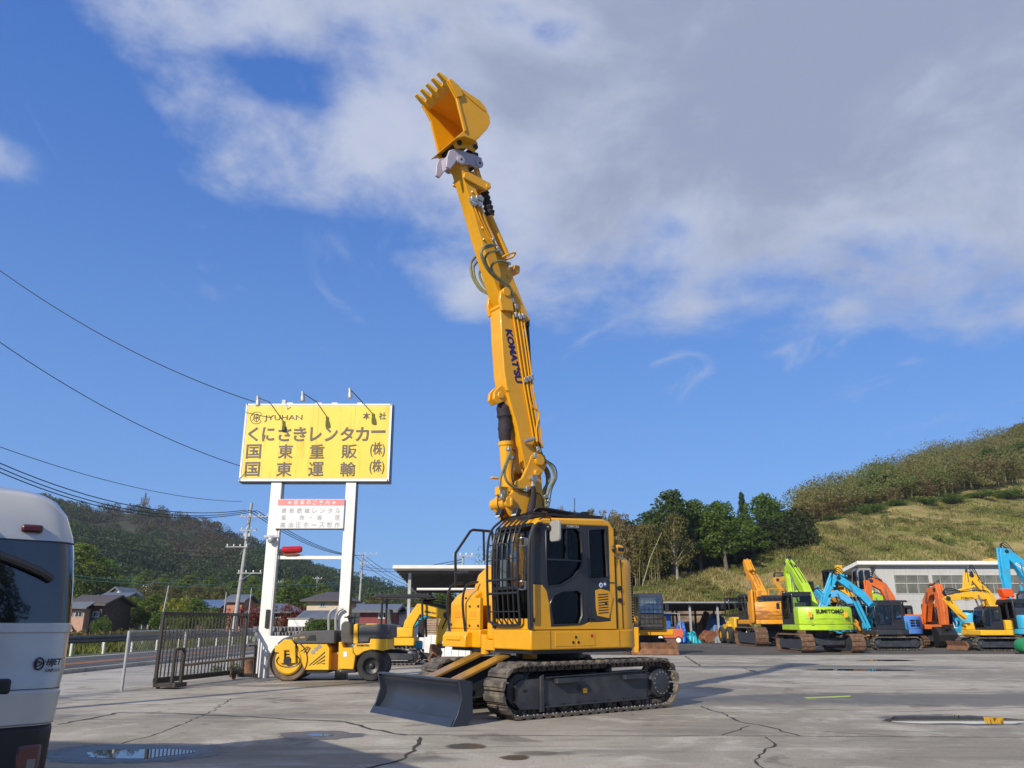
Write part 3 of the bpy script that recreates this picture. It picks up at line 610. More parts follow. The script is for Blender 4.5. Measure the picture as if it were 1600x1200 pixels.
def build_main():
    o = (0.65, 14.66, 0.0); yaw = math.atan2(-0.6, -0.8); fr = Frame(o, yaw)
    T = thing('long_reach_excavator', 'large yellow crawler excavator with bucket raised high into the sky and slate dozer blade', 'excavator', o, yaw)
    X = fr.xz
    def pxs(L, y): return [X(a, b, y) for a, b in L]
    def p3(px, py, y): q = X(px, py, y); return Vector((q[0], y, q[1]))
    # ---------------- undercarriage
    for sgn in (1, -1):
        y0, y1 = (0.745, 1.245) if sgn > 0 else (-1.245, -.745)
        mb, ch = shoe_track(-1.5, 1.52, .405, .355, y0, y1, 44, .05, .026, .0)
        trk = obj('crawler_track', mb, SHOE, T, bevel=.004, smooth=30, seg=1)
        lk = MB(); bl = MB(); ym = (y0 + y1) / 2
        for c, t, u in ch:
            for dy in (-.075, .075):
                b = c - u * .045 + Vector((0, ym + dy, 0)); M = Matrix((t, (0, 1, 0), u)).transposed(); lk.box(b, (.155, .03, .085), M=M)
            lk.cyl(c - u * .05 + Vector((0, ym - .11, 0)), c - u * .05 + Vector((0, ym + .11, 0)), .026, n=8)
            for dy in (-.17, .17):
                for dt in (-.035, .035): bl.cyl(c + t * dt + Vector((0, ym + dy, 0)) - u * .02, c + t * dt + Vector((0, ym + dy, 0)) + u * .002, .016, n=6)
        merge(trk, bl, ZINC); obj('chain_link', lk, SHOE, trk)
        f = MB(); a, b = (ym - .15, ym + .15)
        f.prism([(-1.18, .17), (1.12, .15), (1.14, .52), (1.05, .56), (-1.1, .60), (-1.2, .52)], a, b)
        f.prism([(1.10, .12), (1.52, .14), (1.62, .24), (1.62, .50), (1.5, .56), (1.10, .57)], ym - .14, ym + .155)
        f.prism([(1.08, .09), (1.15, .09), (1.15, .60), (1.08, .63)], ym - .165, ym + .19)
        f.prism([(-1.2, .60), (1.06, .565), (1.06, .585), (-1.2, .62)], ym - .12, ym + .175)
        f.prism([(-1.2, .155), (1.08, .14), (1.08, .165), (-1.2, .18)], ym - .1, ym + .18)
        f.prism([(-1.32, .22), (-1.17, .18), (-1.17, .6), (-1.30, .58)], ym - .13, ym + .13)
        F_ = obj('track_frame', f, FRAMEG, T, bevel=.008)
        s = MB()
        for x0 in (.35, -1.12):
            s.prism(rrect(x0, x0 + .52, ym + sgn * .15, ym + sgn * .25, .03, 3), .49, .56, 'z')
        obj('step', s, FRAMEG, F_, bevel=.006)
        if sgn > 0:
            h = MB(); h.cyl((.33, ym + .148, .40), (.33, ym + .1525, .40), .055, n=16); h.prism(rrect(1.38, 1.47, .38, .425, .015), ym + .154, ym + .157)
            obj('frame_opening', h, BLACK, F_)
            s = MB(); s.prism(rrect(.17, .26, .32, .39, .008), ym + .151, ym + .154); obj('caution_sticker', s, STICK, F_)
        rl = MB()
        for x in np.linspace(-.95, 1.0, 7):
            rl.lathe([(.05, -.17), (.05, -.15), (.085, -.14), (.10, -.06), (.075, -.05), (.075, .05), (.10, .06), (.085, .14), (.05, .15), (.05, .17)], (x, ym, .15), 'y', 14)
        rl.lathe([(.03, -.16), (.07, -.12), (.07, .12), (.03, .16)], (-.35, ym, .64), 'y', 14); rl.box((-.35, ym, .58), (.08, .1, .12))
        obj('track_roller', rl, BLACK, F_)
        d = MB(); d.lathe([(.31, -.03), (.33, -.02), (.33, .02), (.31, .03)], (-1.5, ym, .405), 'y', 22)
        for k in range(11):
            A_ = 2 * math.pi * k / 11; d.box((-1.5 + .335 * math.cos(A_), ym, .405 + .335 * math.sin(A_)), (.05, .05, .05), M=Matrix.Rotation(-A_, 3, 'Y'))
        obj('drive_sprocket', d, SHOE, T)
        d = MB(); d.lathe([(.24, -.1), (.25, .02), (.245, .10), (.225, .17), (.20, .175), (.195, .20), (.15, .215), (.03, .218)], (-1.5, ym, .405), 'y', 28) if sgn > 0 else d.lathe([(.03, -.218), (.15, -.215), (.2, -.2), (.2, -.17), (.24, -.1), (.24, .1)], (-1.5, ym, .405), 'y', 28)
        fd = obj('final_drive', d, FRAMEG, T)
        d = MB()
        for k in range(14):
            A_ = 2 * math.pi * k / 14; d.cyl((-1.5 + .175 * math.cos(A_), ym + sgn * .195, .405 + .175 * math.sin(A_)), (-1.5 + .175 * math.cos(A_), ym + sgn * .212, .405 + .175 * math.sin(A_)), .012, n=6)
        obj('drive_bolt', d, ZINC, fd)
        d = MB(); d.lathe([(.05, -.13), (.24, -.11), (.27, -.06), (.30, -.05), (.30, .05), (.27, .06), (.24, .11), (.05, .13)], (1.5, ym, .405), 'y', 28)
        for k in range(6):
            A_ = 2 * math.pi * k / 6; d.box((1.5 + .17 * math.cos(A_), ym, .405 + .17 * math.sin(A_)), (.16, .24, .02), M=Matrix.Rotation(-A_, 3, 'Y'))
        obj('idler_wheel', d, BLACK, T)
    m = MB(); m.box((0, 0, .52), (1.5, 1.0, .3)); m.prism([(-.9, .3), (.9, .3), (.7, .62), (-.7, .62)], -.74, .74); m.box((-.75, 0, .5), (.2, 1.5, .12)); m.box((.75, 0, .5), (.2, 1.5, .12))
    obj('car_body', m, FRAMEG, T, bevel=.02)
    m = MB(); m.lathe([(.60, .62), (.66, .66), (.66, .80), (.58, .81), (.58, .94), (.3, .95)], (0, 0, 0), 'z', 40); obj('slew_ring', m, BLACK, T)
    # ---------------- dozer blade
    prof = []
    for i in range(13):
        t = i / 12; z = .0 + .60 * t; x = 2.70 - .20 * math.sin(math.pi * min(1, t * 1.05) * .92) + .02 * (1 - t)
        prof.append((x, z))
    back = [(x - .035, z) for x, z in reversed(prof)]
    prof[0] = (2.79, -.0)
    m = MB(); m.prism(prof + back, -1.2, 1.24); bl = obj('dozer_blade', m, BLADEM, T, bevel=.004)
    e = MB()
    for y in (-1.21, 1.22): e.prism([(2.79, .0), (2.70, .16), (2.63, .36), (2.69, .60), (2.58, .605), (2.46, .58), (2.44, .12), (2.55, .0)], y, y + .03)
    e.prism([(2.58, .585), (2.70, .585), (2.70, .612), (2.58, .612)], -1.18, 1.22)
    obj('blade_end_plate', e, BLADEM, bl, bevel=.004)
    e = MB(); e.prism([(2.735, .035), (2.785, -.005), (2.815, -.005), (2.748, .10)], -1.18, 1.225); obj('cutting_edge', e, BLADEM, bl, bevel=.003)
    e = MB()
    for yy in (-.55, .55): e.box((2.42, yy, .33), (.12, .1, .42))
    e.box((2.45, 0, .2), (.12, 2.1, .12)); e.box((2.45, 0, .48), (.08, 2.1, .08))
    obj('blade_rib', e, FRAMEG, bl, bevel=.01)
    for y in (-.37, .37):
        a = MB(); a.prism([(2.45, .26), (2.47, .42), (1.9, .62), (1.25, .84), (1.05, .84), (1.05, .66), (1.3, .60), (1.8, .40)], y - .09, y + .09); ar = obj('blade_arm', a, FRAMEG, T, bevel=.01)
        c = MB(); c.prism([(2.42, .44), (2.44, .475), (1.22, .915), (1.20, .875)], y - .14, y + .14); obj('arm_cover', c, COVER, ar, bevel=.006)
        p = MB(); p.cyl((2.4, y, .36), (1.7, y, .56), .065); p.cyl((1.7, y, .56), (1.1, y, .70), .04); obj('blade_cylinder', p, FRAMEG, ar)
    # ---------------- revolving house
    def body_outline(x1, hw, r, front_l=1.38, front_r=1.27, tail=1.48, n=9):
        pts = [(front_r, -hw), (front_r + .0, -.30), (1.0, -.28), (1.0, .22), (front_l, .24), (front_l, hw)] + [(-.56, hw)]
        a0 = math.degrees(math.atan2(hw, -.62)); 
        pts += [(tail * math.cos(R(a)), tail * math.sin(R(a))) if abs(tail * math.sin(R(a))) < hw else (tail * math.cos(R(a)), math.copysign(hw, math.sin(R(a)))) for a in np.linspace(a0, 360 - a0, n * 2)]
        return pts
    OUT = body_outline(0, 1.24, 0)
    m = MB(); m.prism(OUT, .985, 1.285, 'z'); dk = obj('upper_deck', m, YEL, T, bevel=.022)
    m = MB(); m.prism([(p[0] * .97, p[1] * .97) for p in OUT], .93, .985, 'z'); obj('deck_underside', m, BLACK, dk)
    h = MB(); h.box2(.985, .992, 1.236, 1.243, 1.0, 1.27); obj('deck_seam', h, CHAR, dk)
    h = MB(); h.box2(-.505, -.498, 1.236, 1.243, 1.0, 1.27); obj('deck_seam', h, CHAR, dk)
    h = MB(); h.prism(rrect(.10, .15, 1.16, 1.21, .01), 1.2462, 1.2482); obj('caution_sticker', h, REDL, dk)
    h = MB()
    for a, b in ((.48, .90), (.06, .47)): h.prism(rrect(a, b, 1.035, 1.245, .012), 1.239, 1.246)
    hd = obj('service_hatch', h, YEL, dk, bevel=.003)
    h = MB()
    for x, z in ((.53, 1.09), (.42, 1.09), (.47, 1.17)): h.cyl((x, 1.245, z), (x, 1.252, z), .022, n=12)
    obj('hatch_lock', h, BLACK, hd)
    m = MB(); m.prism([(1.02, -.27), (1.26, -.27), (1.26, .18), (1.02, .18)], .95, 1.12, 'z'); m.cyl((1.20, -.22, .88), (1.20, -.22, 1.2), .08); m.cyl((1.24, .14, 1.0), (1.24, .14, 1.40), .055)
    m.box((1.12, -.08, 1.26), (.16, .2, .26)); m.tube([(1.2, .05, 1.1), (1.25, .08, 1.6), (1.15, .0, 1.95)], .03); obj('swing_bracket', m, YEL, T, bevel=.02)
    m = MB(); m.box((.9, .6, .9), (.14, .22, .14)); m.box((.9, -.9, .9), (.12, .2, .14)); obj('deck_foot', m, YEL, dk, bevel=.01)
    # engine housing behind the cab, with its grille
    EH = [(-.44, 1.24), (-.62, 1.235)] + [(1.47 * math.cos(R(a)), min(1.22, 1.47 * math.sin(R(a)))) for a in np.linspace(124, 236, 15)] + [(-.62, -1.235), (-.1, -1.235), (-.1, .2), (-.44, .2)]
    ring = lambda z, k: [(-.44 + (x + .44) * k, y * (1 - (1 - k) * .55), z) for x, y in EH]
    m = MB(); m.loft([ring(1.285, 1), ring(2.28, 1), ring(2.40, .97), ring(2.47, .90), ring(2.50, .78)]); eh = obj('engine_hood', m, YEL, T, bevel=.012, smooth=40)
    g = MB(); sl = MB()
    for k in range(19):
        z = 1.40 + k * .045
        for j in range(6):
            a = 127 + j * 5.0; x, y = 1.474 * math.cos(R(a + 2.4)), min(1.225, 1.474 * math.sin(R(a + 2.4)))
            sl.box((x, y + .002, z), (.105, .03, .028), rz=R(a + 2.4 - 90))
    obj('air_grille', sl, BLACK, eh, bevel=.004)
    m = MB(); m.box2(-.47, -.45, .3, 1.247, 1.3, 2.46); m.box2(-.60, -.585, 1.2, 1.243, 1.3, 2.42); obj('door_seam', m, BLACK, eh)
    m = MB()
    for z in (1.75, 1.95): m.cyl((-.53, 1.235, z), (-.53, 1.262, z), .04, n=12)
    obj('hood_latch', m, BLACK, eh)
    m = MB(); m.prism([(-.45, 2.53), (-.52, 2.68), (-.66, 2.68), (-.72, 2.6), (-.70, 2.53)], .98, 1.24); cm = obj('side_camera', m, YEL, T, bevel=.025)
    m = MB(); m.box2(-.68, -.54, 1.238, 1.247, 2.57, 2.63); m.cyl((-.46, 1.25, 2.6), (-.42, 1.18, 2.6), .07); obj('lens', m, BLACK, cm)
    # right-hand boxes
    m = MB(); m.prism([(.35, 1.285), (1.27, 1.285), (1.27, 1.72), (1.14, 1.86), (.95, 1.98), (.35, 1.98)], -1.235, -.62); tb = obj('storage_box', m, YEL, T, bevel=.03)
    m = MB(); m.prism([(.9, .98), (1.42, .99), (1.42, 1.16), (1.36, 1.24), (.9, 1.24)], -1.24, -.52); m.box2(1.27, 1.44, -1.1, -.66, 1.10, 1.19); obj('step_box', m, YEL, tb, bevel=.015)
    m = MB(); m.box2(1.262, 1.276, -.60, -.36, 1.44, 1.62); m.box2(1.2, 1.27, -.62, -.30, 1.285, 1.80); obj('front_panel', m, YEL, tb, bevel=.01)
    m = MB(); m.box2(1.272, 1.279, -.56, -.40, 1.48, 1.58)
    m.box2(1.272, 1.279, -1.05, -.85, 1.48, 1.58); obj('panel_grille', m, AMBER, tb, bevel=.004)
    m = MB()
    for y, z in ((-.60, 1.66), (-.34, 1.66), (-.60, 1.34), (-.34, 1.34), (-1.18, 1.36), (-.72, 1.36), (-.72, 1.80)): m.cyl((1.27, y, z), (1.288, y, z), .02, n=8)
    obj('panel_bolt', m, CHAR, tb)
    m = MB(); m.prism([(-.1, 1.285), (1.0, 1.285), (1.0, 2.0), (.92, 2.22), (.72, 2.38), (.45, 2.44), (-.1, 2.46)], -.90, -.34); obj('fuel_tank', m, YEL, T, bevel=.05)
    m = MB()
    for y in (-1.2, -.7):
        m.tube(smooth_path([(1.30, y, 1.25), (1.36, y, 1.75), (1.28, y, 2.02), (1.05, y, 2.08)], 5), .022)
    m.tube([(1.22, -1.15, 2.0), (1.24, -1.15, 2.60), (.92, -1.15, 3.02), (.86, -1.15, 3.05), (.42, -1.15, 3.05)], .026)
    m.tube([(.62, -1.15, 3.05), (.6, -1.15, 2.5)], .022); m.tube([(1.24, -1.15, 2.25), (1.24, -.70, 2.25)], .018); m.tube([(.42, -1.15, 3.05), (.35, -1.15, 2.4)], .024)
    obj('handrail', m, BLACKP, T)
    # ---------------- cab
    Y1, Y0 = 1.235, .26; CX = (1.36, 1.33)
    cab_out = [(-.41, 1.285), (1.36, 1.285), (1.375, 1.95), (1.36, 2.62), (1.27, 2.88), (1.12, 3.00), (-.20, 3.075), (-.33, 3.03), (-.40, 2.90)]
    door_hole = [(.40, 1.37), (.94, 1.36), (.98, 1.55), (1.0, 1.68), (.93, 1.80), (.75, 1.875), (.42, 1.895), (.33, 1.84), (.33, 1.5)]
    win_hole = [(.34, 2.26), (.50, 2.10), (.78, 1.97), (1.04, 1.94), (1.07, 2.05), (1.07, 2.80), (1.03, 2.86), (.42, 2.89), (.33, 2.83), (.30, 2.7), (.30, 2.38)]
    rear_hole = [(-.27, 2.13), (.14, 2.10), (.15, 2.88), (-.24, 2.92)]
    holes = [door_hole, win_hole, rear_hole]
    m = MB(); m.sheet(cab_out, holes, Y1 - .05, Y1); m.sheet(cab_out, [rear_hole, win_hole], Y0, Y0 + .05)
    m.box2(-.44, -.38, Y0 + .051, Y1 - .051, 1.29, 2.2); m.box2(-.41, -.37, Y0 + .051, Y1 - .051, 2.85, 2.9); m.box2(1.31, 1.36, Y0 + .051, Y1 - .051, 1.29, 1.46)
    m.prism([(-.37, 1.286), (1.30, 1.286), (1.30, 1.33), (-.37, 1.33)], Y0 + .051, Y1 - .051)
    cb = obj('cab', m, CHAR, T, bevel=.010)
    m = MB(); m.prism([(-.41, 1.287), (1.36, 1.287), (1.372, 1.965), (1.15, 1.965), (1.06, 1.87), (1.01, 1.66), (.98, 1.33), (.30, 1.36), (.165, 1.40), (.02, 1.395), (-.302, 1.415), (-.325, 2.97), (-.35, 3.03), (-.44, 2.92), (-.43, 1.287)], Y1 + .001, Y1 + .013); m.box2(-.45, -.435, Y0, Y1, 1.3, 2.95); m.box2(1.361, 1.372, Y0, Y1, 1.287, 1.45)
    obj('cab_skirt', m, YEL, cb, bevel=.005)
    m = MB(); rp = [(1.30, 2.90), (1.15, 3.02), (-.20, 3.095), (-.36, 3.06), (-.44, 2.94), (-.40, 2.86), (-.30, 2.965), (1.10, 2.90)]
    m.prism(rp, Y0 - .02, Y1 + .015); obj('cab_roof', m, YEL, cb, bevel=.035)
    m = MB(); m.sheet([(.17, 1.48), (.02, 1.42), (.02, 1.40), (-.30, 1.42), (-.32, 2.98), (1.12, 2.915), (1.30, 2.80), (1.34, 2.6), (1.34, 1.98), (1.15, 1.97), (1.06, 1.87), (1.01, 1.66), (.98, 1.33), (.30, 1.36)], [[(x, z) for x, z in h] for h in holes], Y1 + .001, Y1 + .017)
    dr = obj('cab_door', m, CHAR, cb, bevel=.006)
    m = MB()
    def loop(h, r=.012, y=Y1 + .018): m.tube([(x, y, z) for x, z in h], r, 6, closed=True)
    for h in holes: loop(h)
    m.box2(-.02 + .17, -.005 + .18, Y1 + .017, Y1 + .022, 1.40, 2.95); m.box2(.31, 1.06, Y1 - .03, Y1 + .014, 2.355, 2.378); m.box2(.62, .638, Y1 - .03, Y1 + .014, 2.38, 2.87); m.box2(-.42, .17, Y1 + .017, Y1 + .021, 2.03, 2.045)
    obj('window_trim', m, BLACKP, dr)
    for h in holes:
        g = MB(); g.prism(h, Y1 - .030, Y1 - .026); obj('side_window', g, DARKG, cb)
    for h in (rear_hole, win_hole):
        g = MB(); g.prism(h, Y0 + .02, Y0 + .024); obj('side_window', g, CABG, cb)
    m = MB(); m.prism([(-.26, 1.46), (.0, 1.50), (.03, 1.62), (.03, 1.90), (-.08, 1.93), (-.28, 1.90), (-.36, 1.80)], Y1 + .018, Y1 + .026); vp = obj('vent_panel', m, YEL, cb, bevel=.01)
    m = MB()
    for k in range(8): m.prism([(-.25, 1.55 + k * .042), (-.02, 1.53 + k * .042), (-.02, 1.545 + k * .042), (-.25, 1.565 + k * .042)], Y1 + .026, Y1 + .029)
    m.cyl((-.19, Y1 + .025, 1.70), (-.19, Y1 + .036, 1.70), .022); obj('vent_slot', m, BLACK, vp)
    for x, z, mm in ((-.10, 1.99, WSTICK), (-.19, 2.01, BSTICK)):
        s = MB(); s.cyl((x, Y1 + .017, z), (x, Y1 + .020, z), .040, n=20); so_ = obj('round_sticker', s, mm, dr)
        s = MB(); s.cyl((x, Y1 + .0202, z), (x, Y1 + .0212, z), .022, n=16); obj('sticker_print', s, BSTICK if mm is WSTICK else WSTICK, so_)
    m = MB(); m.prism(rrect(.16, .20, 1.50, 1.70, .02), Y1 + .017, Y1 + .03); obj('door_handle', m, BLACKP, dr)
    m = MB(); m.prism(rrect(1.12, 1.20, 1.66, 1.83, .03), Y1 + .001, Y1 + .008); obj('hand_recess', m, BLACK, cb)
    text('lettering', "KOMATSU", GTXT, dr, (.62, Y1 + .017, 2.895), (-1, 0, .03), (0, 0, 1), width=.26, bold=.02, depth=.002)
    # front: windscreen, lower glass, dark surround
    m = MB(); m.tube(smooth_path([(1.37, Y1 - .015, 1.30), (1.385, Y1 - .015, 2.0), (1.37, Y1 - .015, 2.6), (1.28, Y1 - .015, 2.88)], 4), .045, 8); m.tube(smooth_path([(1.37, Y0 + .015, 1.30), (1.385, Y0 + .015, 2.0), (1.37, Y0 + .015, 2.6), (1.28, Y0 + .015, 2.88)], 4), .04, 8)
    m.box((1.375, .75, 1.93), (.03, .95, .05)); m.box((1.30, .75, 2.90), (.08, .9, .05)); obj('front_pillar', m, CHAR, cb)
    g = MB(); g.quad((1.372, Y0 + .05, 1.95), (1.372, Y1 - .05, 1.95), (1.352, Y1 - .05, 2.62), (1.352, Y0 + .05, 2.62)); g.quad((1.352, Y0 + .05, 2.62), (1.352, Y1 - .05, 2.62), (1.262, Y1 - .05, 2.88), (1.262, Y0 + .05, 2.88)); obj('windscreen', g, CABG, cb, fix=False)
    g = MB(); g.quad((1.352, Y0 + .05, 1.46), (1.352, Y1 - .05, 1.46), (1.370, Y1 - .05, 1.91), (1.370, Y0 + .05, 1.91)); obj('lower_windscreen', g, DARKG, cb, fix=False)
    m = MB(); m.prism([(.0, 1.50), (.55, 1.50), (.58, 1.80), (.15, 1.84), (.02, 2.5), (-.12, 2.52), (-.08, 1.8)], .52, 1.0); m.ball((-.02, .76, 2.62), .15, sq=(.6, 1, .9)); st = obj('operator_seat', m, SEATM, cb, bevel=.04)
    m = MB(); m.box2(-.1, .9, .34, .50, 1.33, 1.98); m.box2(.1, .75, 1.04, 1.17, 1.33, 1.9); m.box2(1.05, 1.25, .4, 1.0, 1.33, 1.40)
    for y in (.62, .86): m.tube([(1.02, y, 1.34), (1.15, y, 1.95), (1.12, y, 2.15)], .02)
    for y in (.42, 1.1): m.tube([(.78, y, 1.9), (.82, y, 2.15)], .018); m.ball((.82, y, 2.17), .04)
    obj('control_console', m, DARKIN, cb, bevel=.01)
    m = MB(); m.box2(1.20, 1.30, .30, .36, 1.95, 2.4); m.box((1.28, 1.12, 2.42), (.02, .12, .30)); obj('notice_card', m, WSTICK, cb)
    m = MB(); m.box((1.34, .70, 2.40), (.004, .09, .12), M=Matrix.Rotation(R(8), 3, 'X')); obj('yellow_tag', m, STICK, cb)
    m = MB(); m.box((.7, 1.10, 2.05), (.34, .2, .42)); obj('cushion', m, mat('dull_cloth', (.30, .26, .20), .9), cb, bevel=.08)
    # bar guard over the front
    m = MB(); GP = [(1.40, 1.36), (1.47, 1.45), (1.50, 1.80), (1.515, 2.2), (1.505, 2.62), (1.43, 2.88), (1.22, 3.06)]
    ys = np.linspace(.25, 1.08, 7)
    for y in ys[1:-1]: m.tube([(x, y, z) for x, z in GP], .0155, 6)
    for z in (1.56, 1.84, 2.05, 2.37, 2.62, 2.80):
        x = np.interp(z, [p[1] for p in GP], [p[0] for p in GP]) + .012
        m.tube([(x, ys[0], z), (x, ys[-1], z)], .010 if z not in (1.84, 2.05) else .02, 6)
    gd = obj('window_guard', m, BLACKP, cb)
    m = MB(); m.tube(smooth_path([(1.22, ys[0], 3.06)] + [(x, ys[0], z) for x, z in reversed(GP[1:-1])] + [(1.44, ys[0] + .04, 1.39), (1.43, ys[0] + .12, 1.355), (1.43, ys[-1] - .12, 1.355), (1.44, ys[-1] - .04, 1.39)] + [(x, ys[-1], z) for x, z in GP[1:]], 4), .021, 8)
    m.tube([(1.22, ys[0], 3.06), (1.22, ys[-1], 3.06)], .02)
    obj('guard_frame', m, BLACKP, gd)
    m = MB()
    for z in (1.95, 2.62):
        for d in (-.05, .05): m.tube(smooth_path([(1.50, 1.09, z + d), (1.49, 1.15, z + d * 1.3), (1.40, 1.19, z + d)], 4), .011, 6)
        m.box((1.42, 1.18, z), (.05, .04, .1))
    obj('guard_clamp', m, STEEL, gd)
    m = MB(); m.tube(smooth_path([(1.36, 1.27, 1.44), (1.40, 1.30, 1.50), (1.40, 1.30, 2.0), (1.38, 1.30, 2.7), (1.28, 1.29, 2.90), (1.16, 1.27, 2.92)], 4), .020, 8); m.box((1.36, 1.26, 1.43), (.06, .05, .06)); obj('grab_rail', m, BLACKP, cb)
    # mirror
    m = MB(); m.tube(rrect3 := [(1.22, 1.27, 2.98), (1.22, 1.36, 3.0), (1.10, 1.40, 3.0), (1.08, 1.40, 2.95), (1.08, 1.40, 2.62)], .012, 6); m.ball((1.13, 1.40, 2.84), .05); mr = obj('mirror_bracket', m, BLACKP, T)
    m = MB(); m.loft([[(1.06 + p[0] * .0 + dx, 1.42 + p[0], p[1]) for p in rrect(-.03, .21, 2.62, 2.95, .05, 4)] for dx in (0, .05)]); obj('mirror', m, MIRR, mr, bevel=.012)
    # roof gear
    m = MB(); m.box((.35, .75, 3.10), (1.2, .8, .04)); m.tube([(1.22, ys[0], 3.10), (.2, ys[0], 3.17), (-.3, ys[0], 3.13)], .018); m.tube([(1.22, ys[-1], 3.10), (.9, ys[-1], 3.12)], .018)
    for k in range(5): m.tube(smooth_path([(1.15 - k * .1, .30 + .05 * k, 3.10), (.7, .35 + .06 * k, 3.20 + .02 * k), (.2, .5 + .08 * k, 3.22), (-.3, .6 + .1 * k, 3.15)], 5), .018, 6)
    for x, y in ((.1, .6), (-.1, .9), (.4, .5), (-.05, .75)): m.box((x, y, 3.19), (.12, .1, .1), rz=x * 3)
    m.box((-.02, .75, 3.14), (.6, .7, .05)); obj('roof_hose_tray', m, BLACK, cb)
    m = MB(); m.cyl((.82, 1.02, 3.05), (.82, 1.02, 3.12), .05); m.lathe([(.055, 0), (.06, .02), (.05, .09), (.03, .11)], (.52, .55, 3.16), 'z', 16); obj('beacon', m, BEACON, T)
    for y, x in ((.32, 1.30), (.62, 1.18)):
        m = MB(); m.box((x, y, 3.17), (.09, .14, .12), M=Matrix.Rotation(R(-25), 3, 'Y')); m.cyl((x - .03, y, 3.04), (x - .03, y, 3.13), .015); wl = obj('work_light', m, BLACK, T, bevel=.015)
        m = MB(); m.box((x + .046, y, 3.15), (.006, .12, .10), M=Matrix.Rotation(R(-25), 3, 'Y')); obj('light_lens', m, mat('lamp_lens', (.55, .56, .58), .15), wl)
    m = MB(); m.tube([(-.25, .45, 3.1), (-.27, .45, 3.55)], .008, 6); obj('antenna', m, BLACK, T)
    # ---------------- boom
    W = .17
    low = [(.10, 1.3), (.50, 1.3), (.56, 2.5), (.72, 2.98), (1.00, 3.20), (1.10, 3.36), (1.06, 3.50), (.95, 3.58), (.86, 3.78), (.72, 3.86), (.62, 4.05), (.52, 4.28), (.36, 4.40), (.18, 4.33), (.14, 4.14), (.28, 3.95), (.22, 3.3), (.14, 2.4)]
    m = MB(); m.prism(low, -.23, -.16); m.prism(low, .11, .18); m.prism([(.16, 1.3), (.46, 1.3), (.52, 2.5), (.70, 3.05), (.80, 3.4), (.40, 3.7), (.24, 3.2)], -.159, .109)
    lb = obj('lower_boom', m, YEL, T, bevel=.02)
    m = MB()
    for x, z, r in ((1.02, 3.40, .10), (.34, 4.22, .105), (.40, 3.98, .06)): m.cyl((x, -.28, z), (x, .23, z), r, n=20)
    m.box((1.0, .235, 3.40), (.05, .03, .14)); obj('boom_pin', m, YEL, lb, bevel=.012)
    front = pxs([(820, 727), (808, 667), (794, 618), (788, 582), (784, 530), (782, 486)], W); backp = pxs([(812, 486), (824, 560), (833, 620), (846, 700), (849, 714)], W)
    poly = front + backp + [X(838, 735, W), X(825, 738, W)]
    m = MB(); m.prism(poly, -W, W)
    bm_ = obj('boom', m, YEL, T, bevel=.018)
    k1 = pxs([(794, 618), (785, 601), (779, 605), (773, 612), (772, 623), (778, 631), (788, 627), (800, 646)], .12)
    m = MB()
    for y in (-.09, .06): m.prism(k1, y, y + .06)
    q = X(781, 618, .1); m.cyl((q[0], -.11, q[1]), (q[0], .15, q[1]), .065, n=18); m.box((q[0] - .12, .165, q[1] + .1), (.12, .02, .03)); obj('cylinder_ear', m, YEL, bm_, bevel=.015)
    ear = pxs([(782, 486), (778, 470), (780, 456), (786, 452), (793, 454), (797, 466), (800, 488)], W)
    m = MB()
    for y in (-.23, .16): m.prism(ear, y, y + .075)
    earl = pxs([(765, 490), (764, 472), (766, 464), (781, 466), (783, 490)], -.1); m.prism([(front[-1][0] - .02, front[-1][1] - .05), (front[-1][0] - .02, front[-1][1] + .15), (front[-1][0] - .10, front[-1][1] + .16), (front[-1][0] - .12, front[-1][1] - .05)], -.16, .16)
    q = X(788, 458, W); m.cyl((q[0], -.27, q[1]), (q[0], .26, q[1]), .09, n=18); obj('arm_hinge', m, YEL, bm_, bevel=.012)
    # seams and stiffeners
    m = MB(); s0 = X(781, 484, W); s1 = X(797, 486, W); m.box(((s0[0] + s1[0]) / 2, W + .002, (s0[1] + s1[1]) / 2), (abs(s0[0] - s1[0]), .006, .012)); obj('weld_seam', m, CATY, bm_)
    # lettering down the side
    a = p3(789, 514, W + .001); b = p3(806, 600, W + .001); xd = (b - a)
    yd = Vector((-xd.z, 0, xd.x)) * -1
    yd = yd if yd.x < 0 else -yd
    text('lettering', 'KOMAT\u02b9SU', NAVY, bm_, a + Vector((.0, 0, 0)), xd, yd, width=xd.length, height=.165, bold=.055, depth=.003, shear=.12)
    # steel lines along the boom and hoses
    def run(pl, y, r, name, m_, par, k=4):
        m = MB(); 
        for L in (pl if isinstance(pl[0], list) else [pl]): m.tube(smooth_path([p3(*p, y) if len(p) == 2 else p3(p[0], p[1], p[2]) for p in L], k), r, 8)
        return obj(name, m, m_, par)
    run([[(797 + d, 468 + d), (803 + d, 500), (812 + d, 560), (820 + d * .9, 610), (829 + d * .9, 660), (836 + d * .8, 700)] for d in (0, 5.5, 11, 15)], .19, .017, 'hydraulic_line', YEL, bm_)
    run([(822, 590), (830, 632), (841, 642), (842, 652), (838, 672), (842, 706)], .2, .018, 'hydraulic_line', YEL, bm_)
    m = MB()
    for px, py in ((806, 492), (812, 495), (818, 494), (821, 594), (826, 592), (831, 590), (840, 702), (836, 712), (806, 479), (800, 470)): m.box(p3(px, py, .20), (.07, .06, .10), M=Matrix.Rotation(R(12), 3, 'Y'))
    obj('pipe_clamp', m, ZINC, bm_, bevel=.01)
    m = MB(); a = p3(819, 690, .22); b = p3(836, 685, .26); m.cyl(a, b, .035, n=10); obj('check_valve', m, ZINC, bm_)
    # boom cylinder with canvas boot
    a = X(784, 616, -.02); b = X(797, 787, -.02); A = Vector((a[0], .01, a[1])); Bb = Vector((b[0] + .02, -.02, b[1] + .05))
